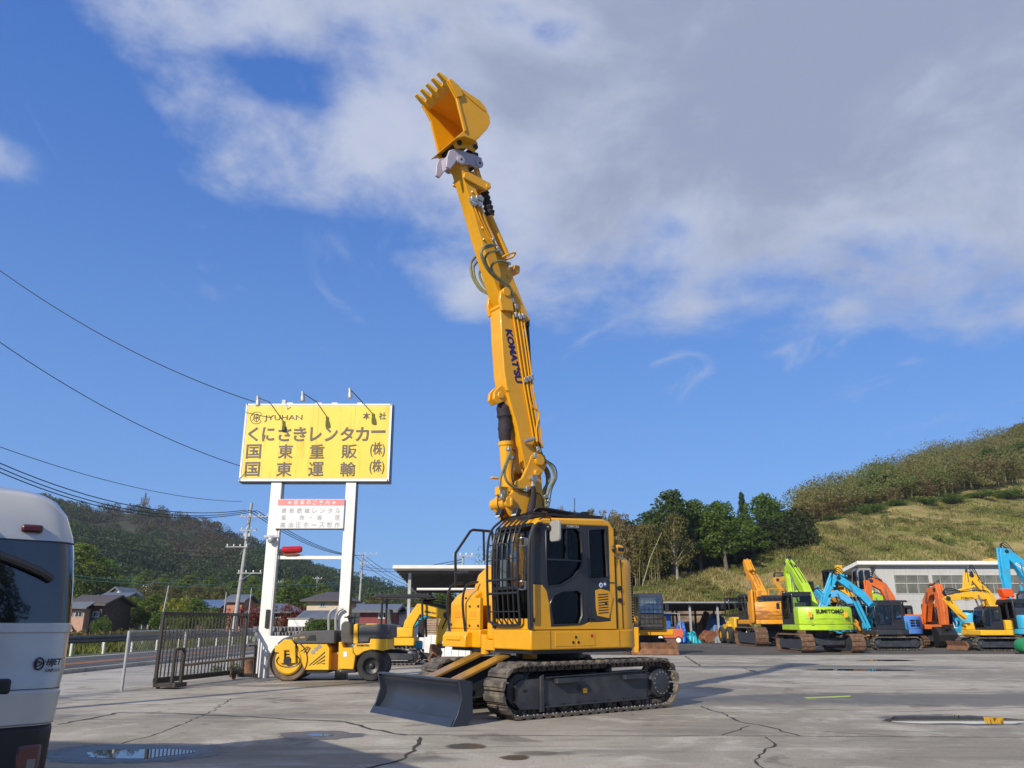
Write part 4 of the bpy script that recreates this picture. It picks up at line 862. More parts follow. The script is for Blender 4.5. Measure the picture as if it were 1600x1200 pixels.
    dd = (Bb - A); m = MB(); m.tube([A + dd * .0, A + dd * .5], .045); rod = obj('boom_cylinder_rod', m, STEEL, T)
    bt = MB(); pts = []; rr = []
    rs = [.055, .115, .125, .13, .118, .132, .122, .11, .105]
    for i in range(17):
        t = i / 16; pts.append(A + dd * (.06 + .40 * t) + Vector((.012 * math.sin(t * 9), 0, 0))); rr.append(np.interp(t * 8, range(9), rs) * (1 + .07 * math.sin(i * 2.4)))
    bt.tube(pts, rr, 16); obj('rod_boot', bt, BOOT, rod)
    m = MB(); m.tube([A + dd * .455, A + dd * .475, A + dd * .49, A + dd * .50, A + dd * .99], [.135, .135, .135, .118, .112], 20); m.cyl(Bb + Vector((0, -.16, 0)), Bb + Vector((0, .16, 0)), .11, n=18); obj('boom_cylinder', m, YEL, T, bevel=.004)
    # small steering cylinder with boot at the hinge
    m = MB(); p = p3(833, 748, .22); m.cyl(p + Vector((0, -.05, 0)), p + Vector((0, .06, 0)), .065, n=18); m.tube([p, p3(833, 762, .22)], .04); sc_ = obj('lock_pin', m, ZINC, lb)
    m = MB(); m.tube([p3(833, 760, .22), p3(833, 775, .22), p3(829, 800, .22), p3(826, 815, .22)], [.04, .06, .075, .085], 12); obj('pin_boot', m, BOOT, sc_)
    # hoses around the hinge
    run([[(797, 706), (786, 735), (781, 757), (787, 780)], [(798, 708), (789, 735), (792, 752), (805, 762), (820, 764)]], .22, .022, 'sleeved_hose', HOSE, T, 6)
    run([[(847, 716, .2), (861, 728, .2), (866, 745, .2), (858, 765, .2), (852, 785, .2), (853, 800, .2)], [(846, 722, .1), (856, 735, .1), (858, 750, .1), (848, 770, .1), (848, 795, .1)], [(845, 720, .0), (852, 735, .0), (855, 752, .0), (850, 775, .0), (846, 795, .0)]], .2, .026, 'sleeved_hose', HOSE, T, 6)
    run([[(842, 690, .22), (850, 715, .22), (866, 728, .22), (870, 745, .22), (862, 765, .22), (858, 790, .22)], [(800, 702, .22), (806, 708, .22), (800, 730, .22), (802, 755, .22), (818, 768, .22), (843, 772, .22), (848, 790, .22)], [(778, 772, .2), (778, 790, .2), (783, 800, .2)]], .2, .011, 'control_hose', BHOSE, T, 6)
    m = MB()
    for px, py in ((795, 702), (798, 715), (824, 763), (820, 766), (842, 704), (852, 776), (857, 782), (785, 770), (784, 776), (855, 790)): m.box(p3(px, py, .2), (.08, .07, .07), M=Matrix.Rotation(R(px * 7), 3, 'Y'))
    obj('hose_fitting', m, ZINC, T, bevel=.01)
    m = MB(); a = p3(773, 747, -.05); m.box(a, (.16, .08, .04)); m.box(p3(784, 768, .1), (.20, .16, .16)); m.box(p3(786, 777, .1), (.12, .2, .1)); obj('valve_block', m, YEL, T, bevel=.02)
    # ---------------- arm
    WA = .15
    apx = [(712, 252), (720, 264), (755, 385), (777, 456), (789, 482), (806, 500), (820, 508), (827, 496), (818, 474), (790, 402), (774, 378), (748, 306), (738, 276), (728, 256), (719, 246)]
    m = MB(); m.prism(pxs(apx, WA), -WA, WA); arm = obj('arm', m, YEL, T, bevel=.016)
    m = MB()
    for px, py, r in ((728, 276, .07), (821, 498, .06), (784, 478, .05)):
        q = X(px, py, WA); m.cyl((q[0], -WA - .05, q[1]), (q[0], WA + .05, q[1]), r, n=16)
    obj('arm_pin', m, YEL, arm, bevel=.01)
    m = MB()
    for y in (WA + .01, -WA - .05): m.prism(pxs([(724, 271), (731, 271), (764, 288), (765, 296), (758, 299), (722, 279)], WA), y, y + .045)
    obj('link_arm', m, YEL, arm, bevel=.012)
    m = MB()
    for y in (-.10, .06): m.prism(pxs([(744, 262), (750, 260), (757, 283), (763, 292), (757, 297), (750, 285)], WA), y, y + .05)
    q = X(760, 293, WA); m.cyl((q[0], -.2, q[1]), (q[0], .22, q[1]), .05, n=14); obj('bucket_link', m, YEL, arm, bevel=.01)
    m = MB(); a, b = p3(764, 338, 0), p3(792, 402, 0); m.tube([a, a + (b - a) * .04, a + (b - a) * .05, b], [.08, .08, .072, .072], 16); m.tube([p3(760, 294, 0), a], .035, 12); cy = obj('bucket_cylinder', m, YEL, arm)
    m = MB(); pts, rr = [], []
    for i in range(15): t = i / 14; pts.append(p3(757, 300, 0).lerp(p3(766, 337, 0), t)); rr.append(.075 + .018 * math.sin(i * 2.2) + .02 * t)
    m.tube(pts, rr, 14); obj('rod_boot', m, BOOT, cy)
    m = MB()
    for px, py in ((738, 312), (743, 316), (748, 320), (741, 318), (746, 310), (751, 312)): m.box(p3(px, py, WA + .05), (.09, .10, .10), M=Matrix.Rotation(R(px * 11), 3, 'Y'))
    for px, py in ((770, 375), (777, 388), (779, 392), (782, 396), (795, 412)): m.box(p3(px, py, WA + .04), (.07, .07, .06), M=Matrix.Rotation(R(20), 3, 'Y'))
    obj('valve_fitting', m, ZINC, arm, bevel=.012)
    run([[(741 + d, 322), (750 + d, 345), (765 + d * .7, 374)] for d in (0, 4, 9)] + [[(766, 374), (774, 388), (780, 398)]], WA + .03, .013, 'hydraulic_line', YEL, arm)
    m = MB()
    for px, py in ((754, 356), (756, 374), (794, 432), (738, 300)): m.box(p3(px, py, WA + .01), (.04, .03, .04), rz=.6)
    obj('bracket_boss', m, YEL, arm, bevel=.006)
    m = MB(); m.tube(smooth_path([p3(781, 404, WA), p3(792, 398, WA + .1), p3(805, 395, WA + .05), p3(800, 402, WA), p3(786, 407, WA)], 4), .02, 8); m.box(p3(801, 424, 0), (.12, .3, .14)); obj('hose_guide', m, YEL, arm, bevel=.01)
    run([[(772, 382, .2), (758, 384, .34), (752, 398, .36), (760, 418, .32), (774, 434, .26), (794, 446, .22), (804, 462, .2)], [(770, 384, .2), (754, 390, .38), (754, 402, .38), (765, 424, .3), (785, 440, .24), (800, 462, .2)],
         [(780, 392, .2), (766, 394, .3), (758, 404, .33), (764, 420, .3), (780, 436, .26), (797, 448, .2)], [(795, 411, .2), (778, 408, .26), (768, 416, .28), (772, 428, .26), (788, 442, .22), (800, 456, .2)]], .2, .024, 'sleeved_hose', HOSE, T, 6)
    run([[(744, 400, -.3), (736, 412, -.45), (738, 432, -.42), (750, 452, -.35), (766, 461, -.2)], [(746, 408, -.3), (740, 418, -.4), (743, 436, -.38), (754, 452, -.3), (766, 458, -.2)], [(751, 420, -.28), (749, 430, -.33), (755, 444, -.3), (766, 456, -.2)]], .2, .024, 'sleeved_hose', HOSE, T, 6)
    # arm cylinder end low on the back of the boom
    m = MB(); a, b = p3(822, 500, 0), p3(828, 600, -.05); m.tube([a, b], .05); m.box(p3(818, 505, 0), (.14, .2, .16)); obj('arm_cylinder', m, BLACK, T)
    # ---------------- quick coupler and bucket
    WB = .45
    cp = pxs([(697, 246), (701, 236), (712, 233), (722, 237), (740, 243), (751, 248), (753, 262), (745, 264), (733, 258), (720, 258), (712, 252), (702, 266), (696, 262)], .17)
    m = MB()
    for y in (-.21, .16): m.prism(cp, y, y + .05)
    m.prism(pxs([(703, 240), (712, 236), (748, 249), (748, 256), (722, 250), (706, 258)], .17), -.16, .16)
    qc = obj('quick_coupler', m, LILAC, T, bevel=.012)
    m = MB()
    for px, py in ((719, 250), (748, 256)):
        q = X(px, py, .2); m.lathe([(.085, .2), (.085, .235), (.045, .24)], (q[0], 0, q[1]), 'y', 18); m.lathe([(.045, -.24), (.085, -.235), (.085, -.2)], (q[0], 0, q[1]), 'y', 18)
    obj('coupler_boss', m, LILAC, qc)
    m = MB()
    for px, py in ((719, 250), (748, 256)):
        q = X(px, py, .2); m.cyl((q[0], -.245, q[1]), (q[0], .245, q[1]), .03, n=12)
    m.box(p3(738, 245, .05), (.16, .2, .12)); m.box(p3(708, 246, .0), (.1, .26, .1)); obj('lock_mechanism', m, CHAR, qc, bevel=.01)
    side = pxs([(700, 125), (720, 137), (750, 157), (759, 168), (765, 182), (766, 192), (762, 201), (750, 214), (741, 217), (725, 205), (712, 154), (698, 128)], WB)
    skin = side[:9]; inner = []
    for i, p in enumerate(skin):
        a = Vector(skin[max(i - 1, 0)]); b = Vector(skin[min(i + 1, len(skin) - 1)]); t = (b - a).normalized(); nn = Vector((-t.y, t.x)); cen = Vector(side[9])
        if (cen - Vector(p)).dot(nn) < 0: nn = -nn
        q = Vector(p) + nn * .028; inner.append((q.x, q.y))
    m = MB(); m.prism(skin + inner[::-1], -WB, WB); bk = obj('bucket', m, YEL, T, bevel=.006, smooth=50)
    m = MB()
    for y in (-WB - .001, WB - .024): m.prism(side, y, y + .025)
    obj('side_plate', m, YEL, bk, bevel=.006)
    cut = pxs([(699, 127), (702, 124), (716, 136), (722, 149), (720, 152), (713, 153)], WB)
    m = MB()
    for y in (-WB - .045, WB + .003): m.prism(cut, y, y + .042)
    obj('side_cutter', m, YEL, bk, bevel=.006)
    m = MB(); e1 = pxs([(725, 206), (712, 156)], WB); off = .05
    for y in (-WB - .03, WB + .002):
        m.prism(pxs([(712, 155), (715, 154), (728, 204), (725, 206)], WB), y, y + .028)
        m.prism(pxs([(721, 139), (757, 172), (756, 174), (720, 143)], WB), y, y + .012)
    obj('wear_strip', m, YEL, bk, bevel=.004)
    m = MB(); m.prism([X(712, 216, WB), X(725, 204, WB), X(741, 216, WB), X(750, 214, WB), X(744, 220, WB), X(726, 213, WB)], -WB, WB)
    obj('bucket_back', m, YEL, bk, bevel=.008)
    er = pxs([(711, 217), (725, 206), (741, 217), (746, 224), (746, 233), (742, 237), (730, 231), (713, 231), (709, 224)], .28)
    m = MB()
    for y in (-.30, .24): m.prism(er, y, y + .055)
    obj('bucket_ear', m, YEL, bk, bevel=.01)
    m = MB()
    for px, py in ((717, 224), (742, 230)): q = X(px, py, .28); m.cyl((q[0], -.33, q[1]), (q[0], .32, q[1]), .05, n=14)
    obj('bucket_pin', m, BLACK, bk)
    lip = Vector(X(700, 126, WB)); tip = Vector(X(684, 111, WB)); d = (tip - lip); d.normalize(); nn = Vector((-d.y, d.x))
    for y in np.linspace(-WB + .06, WB - .04, 5):
        m = MB(); base = lip - d * .10
        R0 = [(base + nn * s, w) for s, w in ((.045, .05), (-.045, .05))]; R1 = [(lip + d * .06 + nn * s, .05) for s in (.04, -.04)]; R2 = [(lip + d * .23 + nn * s, .042) for s in (.012, -.012)]
        rings = [[(p.x, y + sg * w, p.y) for (p, w), sg in ((Rg[0], 1), (Rg[0], -1), (Rg[1], -1), (Rg[1], 1))] for Rg in (R0, R1, R2)]
        m.loft(rings); obj('bucket_tooth', m, YEL2, bk, bevel=.006)
    m = MB(); m.prism([(lip.x + .02, lip.y - .02), (lip.x - .12, lip.y - .1), (lip.x - .12, lip.y - .06), (lip.x + .03, lip.y + .02)], -WB, WB); obj('lip_plate', m, YEL, bk, bevel=.005)
    return T
build_main()
# ================================================================== TREES AND SHRUBS
BARK = mat('bark', (.12, .10, .08), .9, var=.3, vs=6, bump=.4, bs=12)
PALEB = mat('pale_bark', (.26, .23, .18), .9, var=.25, vs=4)
CULM = mat('bamboo_culm', (.22, .20, .08), .6, var=.25, vs=3)
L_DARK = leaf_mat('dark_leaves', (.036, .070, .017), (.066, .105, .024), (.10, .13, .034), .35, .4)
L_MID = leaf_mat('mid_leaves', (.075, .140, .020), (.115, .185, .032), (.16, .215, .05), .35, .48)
L_LIT = leaf_mat('fresh_leaves', (.095, .150, .022), (.14, .19, .030), (.19, .23, .055), .35, .45)
L_YEL = leaf_mat('yellow_green_leaves', (.22, .24, .03), (.30, .28, .03), (.15, .19, .03), .5, .45)
L_BAM = leaf_mat('bamboo_leaves', (.22, .175, .070), (.29, .225, .095), (.15, .14, .045), .3, .45)
L_OLV = leaf_mat('olive_leaves', (.10, .105, .028), (.16, .145, .040), (.20, .165, .062), .35, .4)
L_RED = leaf_mat('red_leaves', (.14, .022, .016), (.20, .04, .022), (.09, .03, .014), .6, .35)
L_CON = leaf_mat('conifer_leaves', (.022, .045, .018), (.035, .062, .020), (.055, .080, .024), .4, .2)
def tree_meshes(kind, seed, leaf, bark, h, w, leaves=34, size=.20):
    """returns trunk and crown builders for one individual"""
    r = np.random.default_rng(seed); rd = random.Random(seed); m = MB()
    if kind == 'broad':
        z0 = h * .26; C = []; Rd = []; n = 30
        lx = r.uniform(-.05, .05) * h
        for i in range(n):
            t = (i + .5) / n; zz = z0 + (h - z0) * (t ** .85) * .93; k = math.sin(math.pi * min(1, .20 + .80 * t) ** .9) ** .7
            a = i * 2.4 + r.uniform(-.5, .5); q = w * .5 * k * r.uniform(.35, .98); C.append((q * math.cos(a) + lx * t, q * math.sin(a), zz)); Rd.append(w * r.uniform(.11, .22))
        C = np.array(C); Rd = np.array(Rd)
        m.tube(smooth_path([(0, 0, -.4), (lx * .2, .1, h * .2), (lx * .6, -.1, h * .5), (lx, 0, h * .85)], 3), [h * .026 * (1 - .07 * i) for i in range(10)], 7)
        for i in range(0, n, 2):
            c = C[i]; b = Vector((lx * .4, 0, max(h * .18, c[2] * .55))); m.tube([b, b.lerp(Vector(c), .5) + Vector((0, 0, .2)), Vector(c)], [h * .010, h * .007, h * .003], 5)
        V, F = leafcloud(C, np.stack([Rd, Rd, Rd * .8], 1), leaves * 4, size, seed, False, .45, .6)
    elif kind == 'conifer':
        C = []; Rd = []; n = int(h * 3.2)
        for i in range(n):
            t = i / n; zz = h * (.16 + .84 * t); a = i * 2.4; k = (1 - t) ** .8 * w * .5 + .12; C.append((k * .62 * math.cos(a), k * .62 * math.sin(a), zz)); Rd.append((k * .52 + .15, k * .52 + .15, k * .30 + .18))
        m.tube([(0, 0, -.4), (.05, 0, h * .5), (0, 0, h)], [h * .02, h * .013, .02], 7)
        for i in range(0, n, 3): m.tube([(0, 0, C[i][2] + .1), C[i]], [.05, .02], 4)
        V, F = leafcloud(C, Rd, leaves * 2, size, seed, False, .4, .35, .5, 1.2)
    elif kind == 'bamboo':
        C = []; Rd = []
        for s in range(13):
            a = rd.uniform(0, 6.3); q = w * .38 * math.sqrt(rd.random()); x, y = q * math.cos(a), q * math.sin(a); hh = h * rd.uniform(.74, 1.0); bx, by = rd.uniform(-.10, .10) * hh, rd.uniform(-.10, .10) * hh
            P = [Vector((x + bx * t * t * t, y + by * t * t * t, hh * (t - .05 * t ** 4))) for t in np.linspace(0, 1, 8)]
            P[0].z = -.4; m.tube(P, [.055 * (1 - .11 * i) for i in range(8)], 5)
            for t in np.linspace(.30, 1.0, 11):
                p = P[0].lerp(P[-1], t); p = Vector((x + bx * t ** 3, y + by * t ** 3, hh * (t - .05 * t ** 4))); k = (1.1 - .75 * t) * w * .17 + .18
                C.append((p.x + rd.uniform(-k, k) * .7, p.y + rd.uniform(-k, k) * .7, p.z)); Rd.append((k, k, k * .75))
        V, F = leafcloud(C, Rd, leaves // 2, size, seed, False, .15, .28, .3, 1.4)
    else:  # bush
        C = []; Rd = []
        for i in range(11):
            a = rd.uniform(0, 6.3); q = w * .36 * math.sqrt(rd.random()); C.append((q * math.cos(a), q * math.sin(a), h * rd.uniform(.32, .74))); Rd.append((w * .2, w * .2, h * .28))
            m.tube([(0, 0, -.2), (C[-1][0] * .5, C[-1][1] * .5, C[-1][2] * .6), C[-1]], [.05, .03, .012], 5)
        V, F = leafcloud(C, Rd, leaves * 5, size, seed, False, .45, .6)
    me = bpy.data.meshes.new('trunk'); me.from_pydata(m.v, [], m.f); me.materials.append(bark); me.shade_smooth()
    return me, npmesh('crown', V, F, leaf)
PROTO = {}
def proto(key, kind, seed, leaf, bark, leaves, size, h=10.0, w=6.0): PROTO[key] = (tree_meshes(kind, seed, leaf, bark, h, w, leaves, size), h, w)
for k in range(2):
    proto('dark%d' % k, 'broad', 31 + k, L_DARK, BARK, 34, .19); proto('mid%d' % k, 'broad', 41 + k, L_MID, BARK, 34, .19)
    proto('lit%d' % k, 'broad', 51 + k, L_LIT, BARK, 34, .18); proto('olive%d' % k, 'broad', 61 + k, L_OLV, PALEB, 24, .17)
    proto('bamboo%d' % k, 'bamboo', 71 + k, L_BAM, CULM, 44, .26, 10, 5); proto('bamboo_green%d' % k, 'bamboo', 81 + k, L_OLV, CULM, 44, .25, 10, 5)
    proto('conifer%d' % k, 'conifer', 91 + k, L_CON, BARK, 60, .22, 10, 4)
    proto('bush%d' % k, 'bush', 101 + k, L_MID, BARK, 34, .07, 2, 2.6); proto('bushl%d' % k, 'bush', 111 + k, L_LIT, BARK, 34, .07, 2, 2.6)
proto('red0', 'bush', 121, L_RED, BARK, 30, .07, 2, 2.6); proto('yellow0', 'bush', 131, L_YEL, BARK, 34, .07, 2, 2.6)
proto('bare0', 'broad', 141, L_OLV, PALEB, 9, .11)
def plant(key, name, label, cat, px, ytop, d, wpx, group=None, fz=None, zb=None, rz=None):
    """a tree whose top reads at (px, ytop) of the photo when it stands d metres away"""
    (tm, cm), h, w = PROTO[key]; p = at(px, ytop, d); zb = (float(fz(p.x, p.y)) if fz is not None else 0.0) if zb is None else zb
    H_ = max(.3, p.z - zb); W_ = wpx / FPX * d * .99
    t = thing(name, label, cat, (p.x, p.y, zb), (px * 1.7) % 6.28 if rz is None else rz, group); s = W_ / w; t.scale = (s, s, H_ / h)
    link('trunk', tm, t); link('crown', cm, t); return t
TB = 'trees along the top edge of the grassy bank'
for i, (px, yt, d, w, k, lab) in enumerate([
    (868, 786, 104, 60, 'bamboo0', 'feathery brown bamboo clump rising directly behind the excavator cab roof'),
    (905, 792, 98, 62, 'bamboo_green0', 'feathery olive bamboo just right of the cab antenna'),
    (937, 796, 96, 66, 'bamboo1', 'brownish bamboo clump behind the rear of the yellow cab'),
    (962, 788, 96, 62, 'bamboo0', 'tall brown bamboo plume above the excavator engine hood'),
    (988, 800, 92, 64, 'bamboo1', 'drooping brown bamboo clump between engine hood and dark trees'),
    (1012, 812, 90, 56, 'bamboo_green1', 'shorter olive bamboo beside the pale leaning cane'),
    (1045, 766, 94, 82, 'dark0', 'tall dark broadleaf tree with pale trunk, leftmost of the leafy trees'),
    (1052, 800, 90, 56, 'olive0', 'yellowish olive tree in front of the tall dark broadleaf'),
    (1088, 780, 96, 76, 'mid1', 'dense green tree between the olive tree and the bright green tree'),
    (1128, 782, 94, 84, 'mid0', 'bright green round-crowned tree in the middle of the tree line'),
    (1158, 769, 112, 30, 'conifer0', 'slim conifer spire poking up behind the bright green tree'),
    (1186, 771, 108, 66, 'mid0', 'tall rounded tree right of the slim conifer spire'),
    (1170, 812, 100, 56, 'mid1', 'smaller green tree below the tall rounded tree'),
    (1206, 780, 116, 60, 'mid0', 'green tree peeping out behind the brown bamboo'),
    (1200, 812, 108, 66, 'bamboo0', 'brown bamboo at the foot of the tall rounded tree'),
    (1232, 796, 116, 62, 'olive1', 'olive bushy tree at the upper end of the bank'),
    (1222, 822, 110, 60, 'bamboo1', 'brown bamboo leaning over the dug bank edge')]):
    plant(k, 'bamboo_clump' if 'bamboo' in k else ('conifer_tree' if 'con' in k else 'broadleaf_tree'), lab, 'bamboo' if 'bamboo' in k else 'tree', px, yt, d, w, TB, right_z)
# darker stems deeper in the wood
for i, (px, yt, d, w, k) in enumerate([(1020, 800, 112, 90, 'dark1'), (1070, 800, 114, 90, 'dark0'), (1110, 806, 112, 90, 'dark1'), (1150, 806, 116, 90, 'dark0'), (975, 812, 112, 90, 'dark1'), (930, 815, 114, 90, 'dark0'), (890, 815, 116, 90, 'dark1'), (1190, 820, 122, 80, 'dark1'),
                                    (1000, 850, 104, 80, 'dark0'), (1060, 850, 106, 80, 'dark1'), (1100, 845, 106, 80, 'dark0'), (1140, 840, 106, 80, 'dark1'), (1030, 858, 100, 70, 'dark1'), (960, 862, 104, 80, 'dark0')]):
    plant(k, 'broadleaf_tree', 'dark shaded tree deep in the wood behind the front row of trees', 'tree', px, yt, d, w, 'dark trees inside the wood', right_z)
RB = 'bamboo along the upper edge of the slope'
for i, (px, yt, d, w, k) in enumerate([(1248, 796, 124, 40, 'bamboo0'), (1268, 782, 126, 42, 'bamboo1'), (1290, 776, 128, 44, 'bamboo0'), (1312, 770, 132, 46, 'bamboo1'), (1335, 768, 134, 46, 'bamboo0'), (1358, 772, 136, 44, 'bamboo_green0'), (1385, 762, 140, 46, 'bamboo1'), (1410, 756, 144, 46, 'bamboo_green1'), (1440, 748, 148, 50, 'bamboo0'), (1470, 738, 150, 50, 'bamboo1'), (1500, 726, 154, 54, 'bamboo_green0'), (1535, 712, 158, 56, 'bamboo0'), (1570, 716, 160, 56, 'bamboo_green1')]):
    plant(k, 'bamboo_clump', 'brown bamboo clump in the row along the upper edge of the slope', 'bamboo', px, yt, d, w, RB, right_z)
for px, yt, d, w, k, lab in ((1362, 738, 156, 30, 'conifer0', 'pointed conifer on the skyline, left of a pair'), (1382, 742, 156, 34, 'conifer1', 'broader conifer on the skyline, right of a pair'), (1345, 756, 150, 26, 'conifer1', 'small conifer just left of the skyline pair'),
                             (1500, 722, 170, 60, 'dark0', 'dark tree standing out of the bamboo on the ridge'), (1545, 700, 176, 60, 'mid1', 'green tree on the ridge near the right edge'), (1592, 690, 178, 64, 'lit0', 'light green tree at the right end of the ridge'), (1590, 664, 232, 60, 'dark1', 'dark tree crowning the ridge at the far right')):
    plant(k, 'conifer_tree' if 'con' in k else 'ridge_tree', lab, 'tree', px, yt, d, w, 'trees on the right ridge', right_z)
for px, yt, d, w in ((1338, 790, 130, 46), (1365, 786, 131, 50), (1400, 782, 134, 50), (1440, 776, 138, 56), (1485, 772, 140, 60), (1530, 768, 144, 60), (1575, 762, 146, 64), (1300, 806, 122, 40)):
    plant('bush0', 'shrub', 'dark green shrub in the hedge-like row above the mown slope', 'shrub', px, yt, d, w, 'shrubs above the mown slope', right_z)
# pale cane leaning out of the wood
cq = gnd(985, 985); m = MB(); a, b = at(1003, 905, 70), at(1034, 832, 72); a.z -= .6; m.tube([a, a.lerp(b, .5) + Vector((-.15, 0, .1)), b], [.06, .05, .03], 6)
tag(obj('bamboo_cane', m, CULM), 'single pale cane leaning out beside the engine hood', 'bamboo cane')
# ---- left side, around the houses
LG = 'garden trees around the left houses'
for px, yt, d, w, k, nm, lab in (
    (122, 848, 120, 100, 'lit0', 'broadleaf_tree', 'big light green tree next to the van window edge'), (160, 872, 128, 80, 'mid0', 'broadleaf_tree', 'green tree behind the roof of the brown house'),
    (212, 932, 98, 56, 'lit1', 'broadleaf_tree', 'light green garden tree beside the brown house'), (240, 928, 96, 62, 'lit0', 'broadleaf_tree', 'round light tree left of the slanted white pole'),
    (276, 930, 92, 54, 'yellow0', 'flowering_bush', 'yellow flowering bush right of the slanted white pole'), (262, 945, 88, 50, 'bush1', 'bush', 'green bush below the yellow flowering bush'),
    (308, 934, 96, 50, 'mid1', 'broadleaf_tree', 'green garden tree left of the utility pole'), (335, 948, 92, 50, 'bush0', 'bush', 'dark bush right behind the iron gate'),
    (288, 952, 86, 44, 'bushl0', 'bush', 'low fresh green bush above the iron gate'), (160, 962, 84, 34, 'bush0', 'bush', 'small bush in front of the brown house wall'),
    (402, 944, 92, 50, 'red0', 'red_bush', 'red-leaved bush left of the left sign post'), (440, 940, 96, 44, 'red0', 'red_bush', 'red-leaved bush right of the left sign post'), (470, 944, 96, 36, 'red0', 'red_bush', 'small red bush in front of the cream house'), (366, 946, 100, 40, 'red0', 'red_bush', 'red bush below the orange house'),
    (452, 905, 128, 60, 'lit1', 'broadleaf_tree', 'light green tree between the sign posts'), (420, 912, 136, 50, 'lit0', 'broadleaf_tree', 'light tree behind the left sign post'), (480, 900, 140, 50, 'mid1', 'broadleaf_tree', 'green tree beside the cream house roof'),
    (590, 930, 150, 60, 'olive1', 'broadleaf_tree', 'olive tree right of the right sign post'), (660, 912, 110, 54, 'olive0', 'broadleaf_tree', 'olive tree seen through the open shed left bay'), (700, 916, 108, 54, 'mid0', 'broadleaf_tree', 'green tree seen through the open shed middle bay'), (738, 914, 106, 50, 'olive1', 'broadleaf_tree', 'olive tree seen through the open shed right bay'),
    (765, 846, 70, 62, 'bare0', 'sparse_tree', 'thin-leaved brownish tree over the shed roof beside the cab')):
    plant(k, nm, lab, 'bush' if 'bush' in nm else 'tree', px, yt, d, w, LG, None, 0.0)
for i, (px, yt, w) in enumerate([(155, 905, 40), (190, 899, 42), (222, 893, 44), (255, 900, 40), (292, 898, 46), (330, 902, 40), (365, 908, 40), (395, 900, 40), (122, 900, 44), (430, 915, 40), (505, 912, 40)]):
    plant('lit%d' % (i % 2), 'broadleaf_tree', 'light green tree in the row at the foot of the dark hill', 'tree', px, yt, 160, w, 'light trees at the foot of the hill', None, 0.0)
for i, (px, yt, w) in enumerate([(175, 905, 50), (240, 908, 50), (310, 912, 50), (270, 912, 44), (345, 915, 44), (140, 915, 44)]):
    plant('olive%d' % (i % 2), 'broadleaf_tree', 'brownish tree in the second row below the dark hill', 'tree', px, yt, 148, w, 'brownish trees below the hill', None, 0.0)
# clipped hedge
m = MB(); a, b = at(483, 985, 60), at(528, 985, 60); V, F = leafcloud([(a.x + (b.x - a.x) * t, 60, z) for t in np.linspace(0, 1, 9) for z in (.4, .9, 1.2)], np.full(27, .36), 240, .06, 5, False, .5)
tag(link('clipped_hedge', npmesh('clipped_hedge', V, F, L_MID)), 'clipped green hedge in front of the cream house', 'hedge')
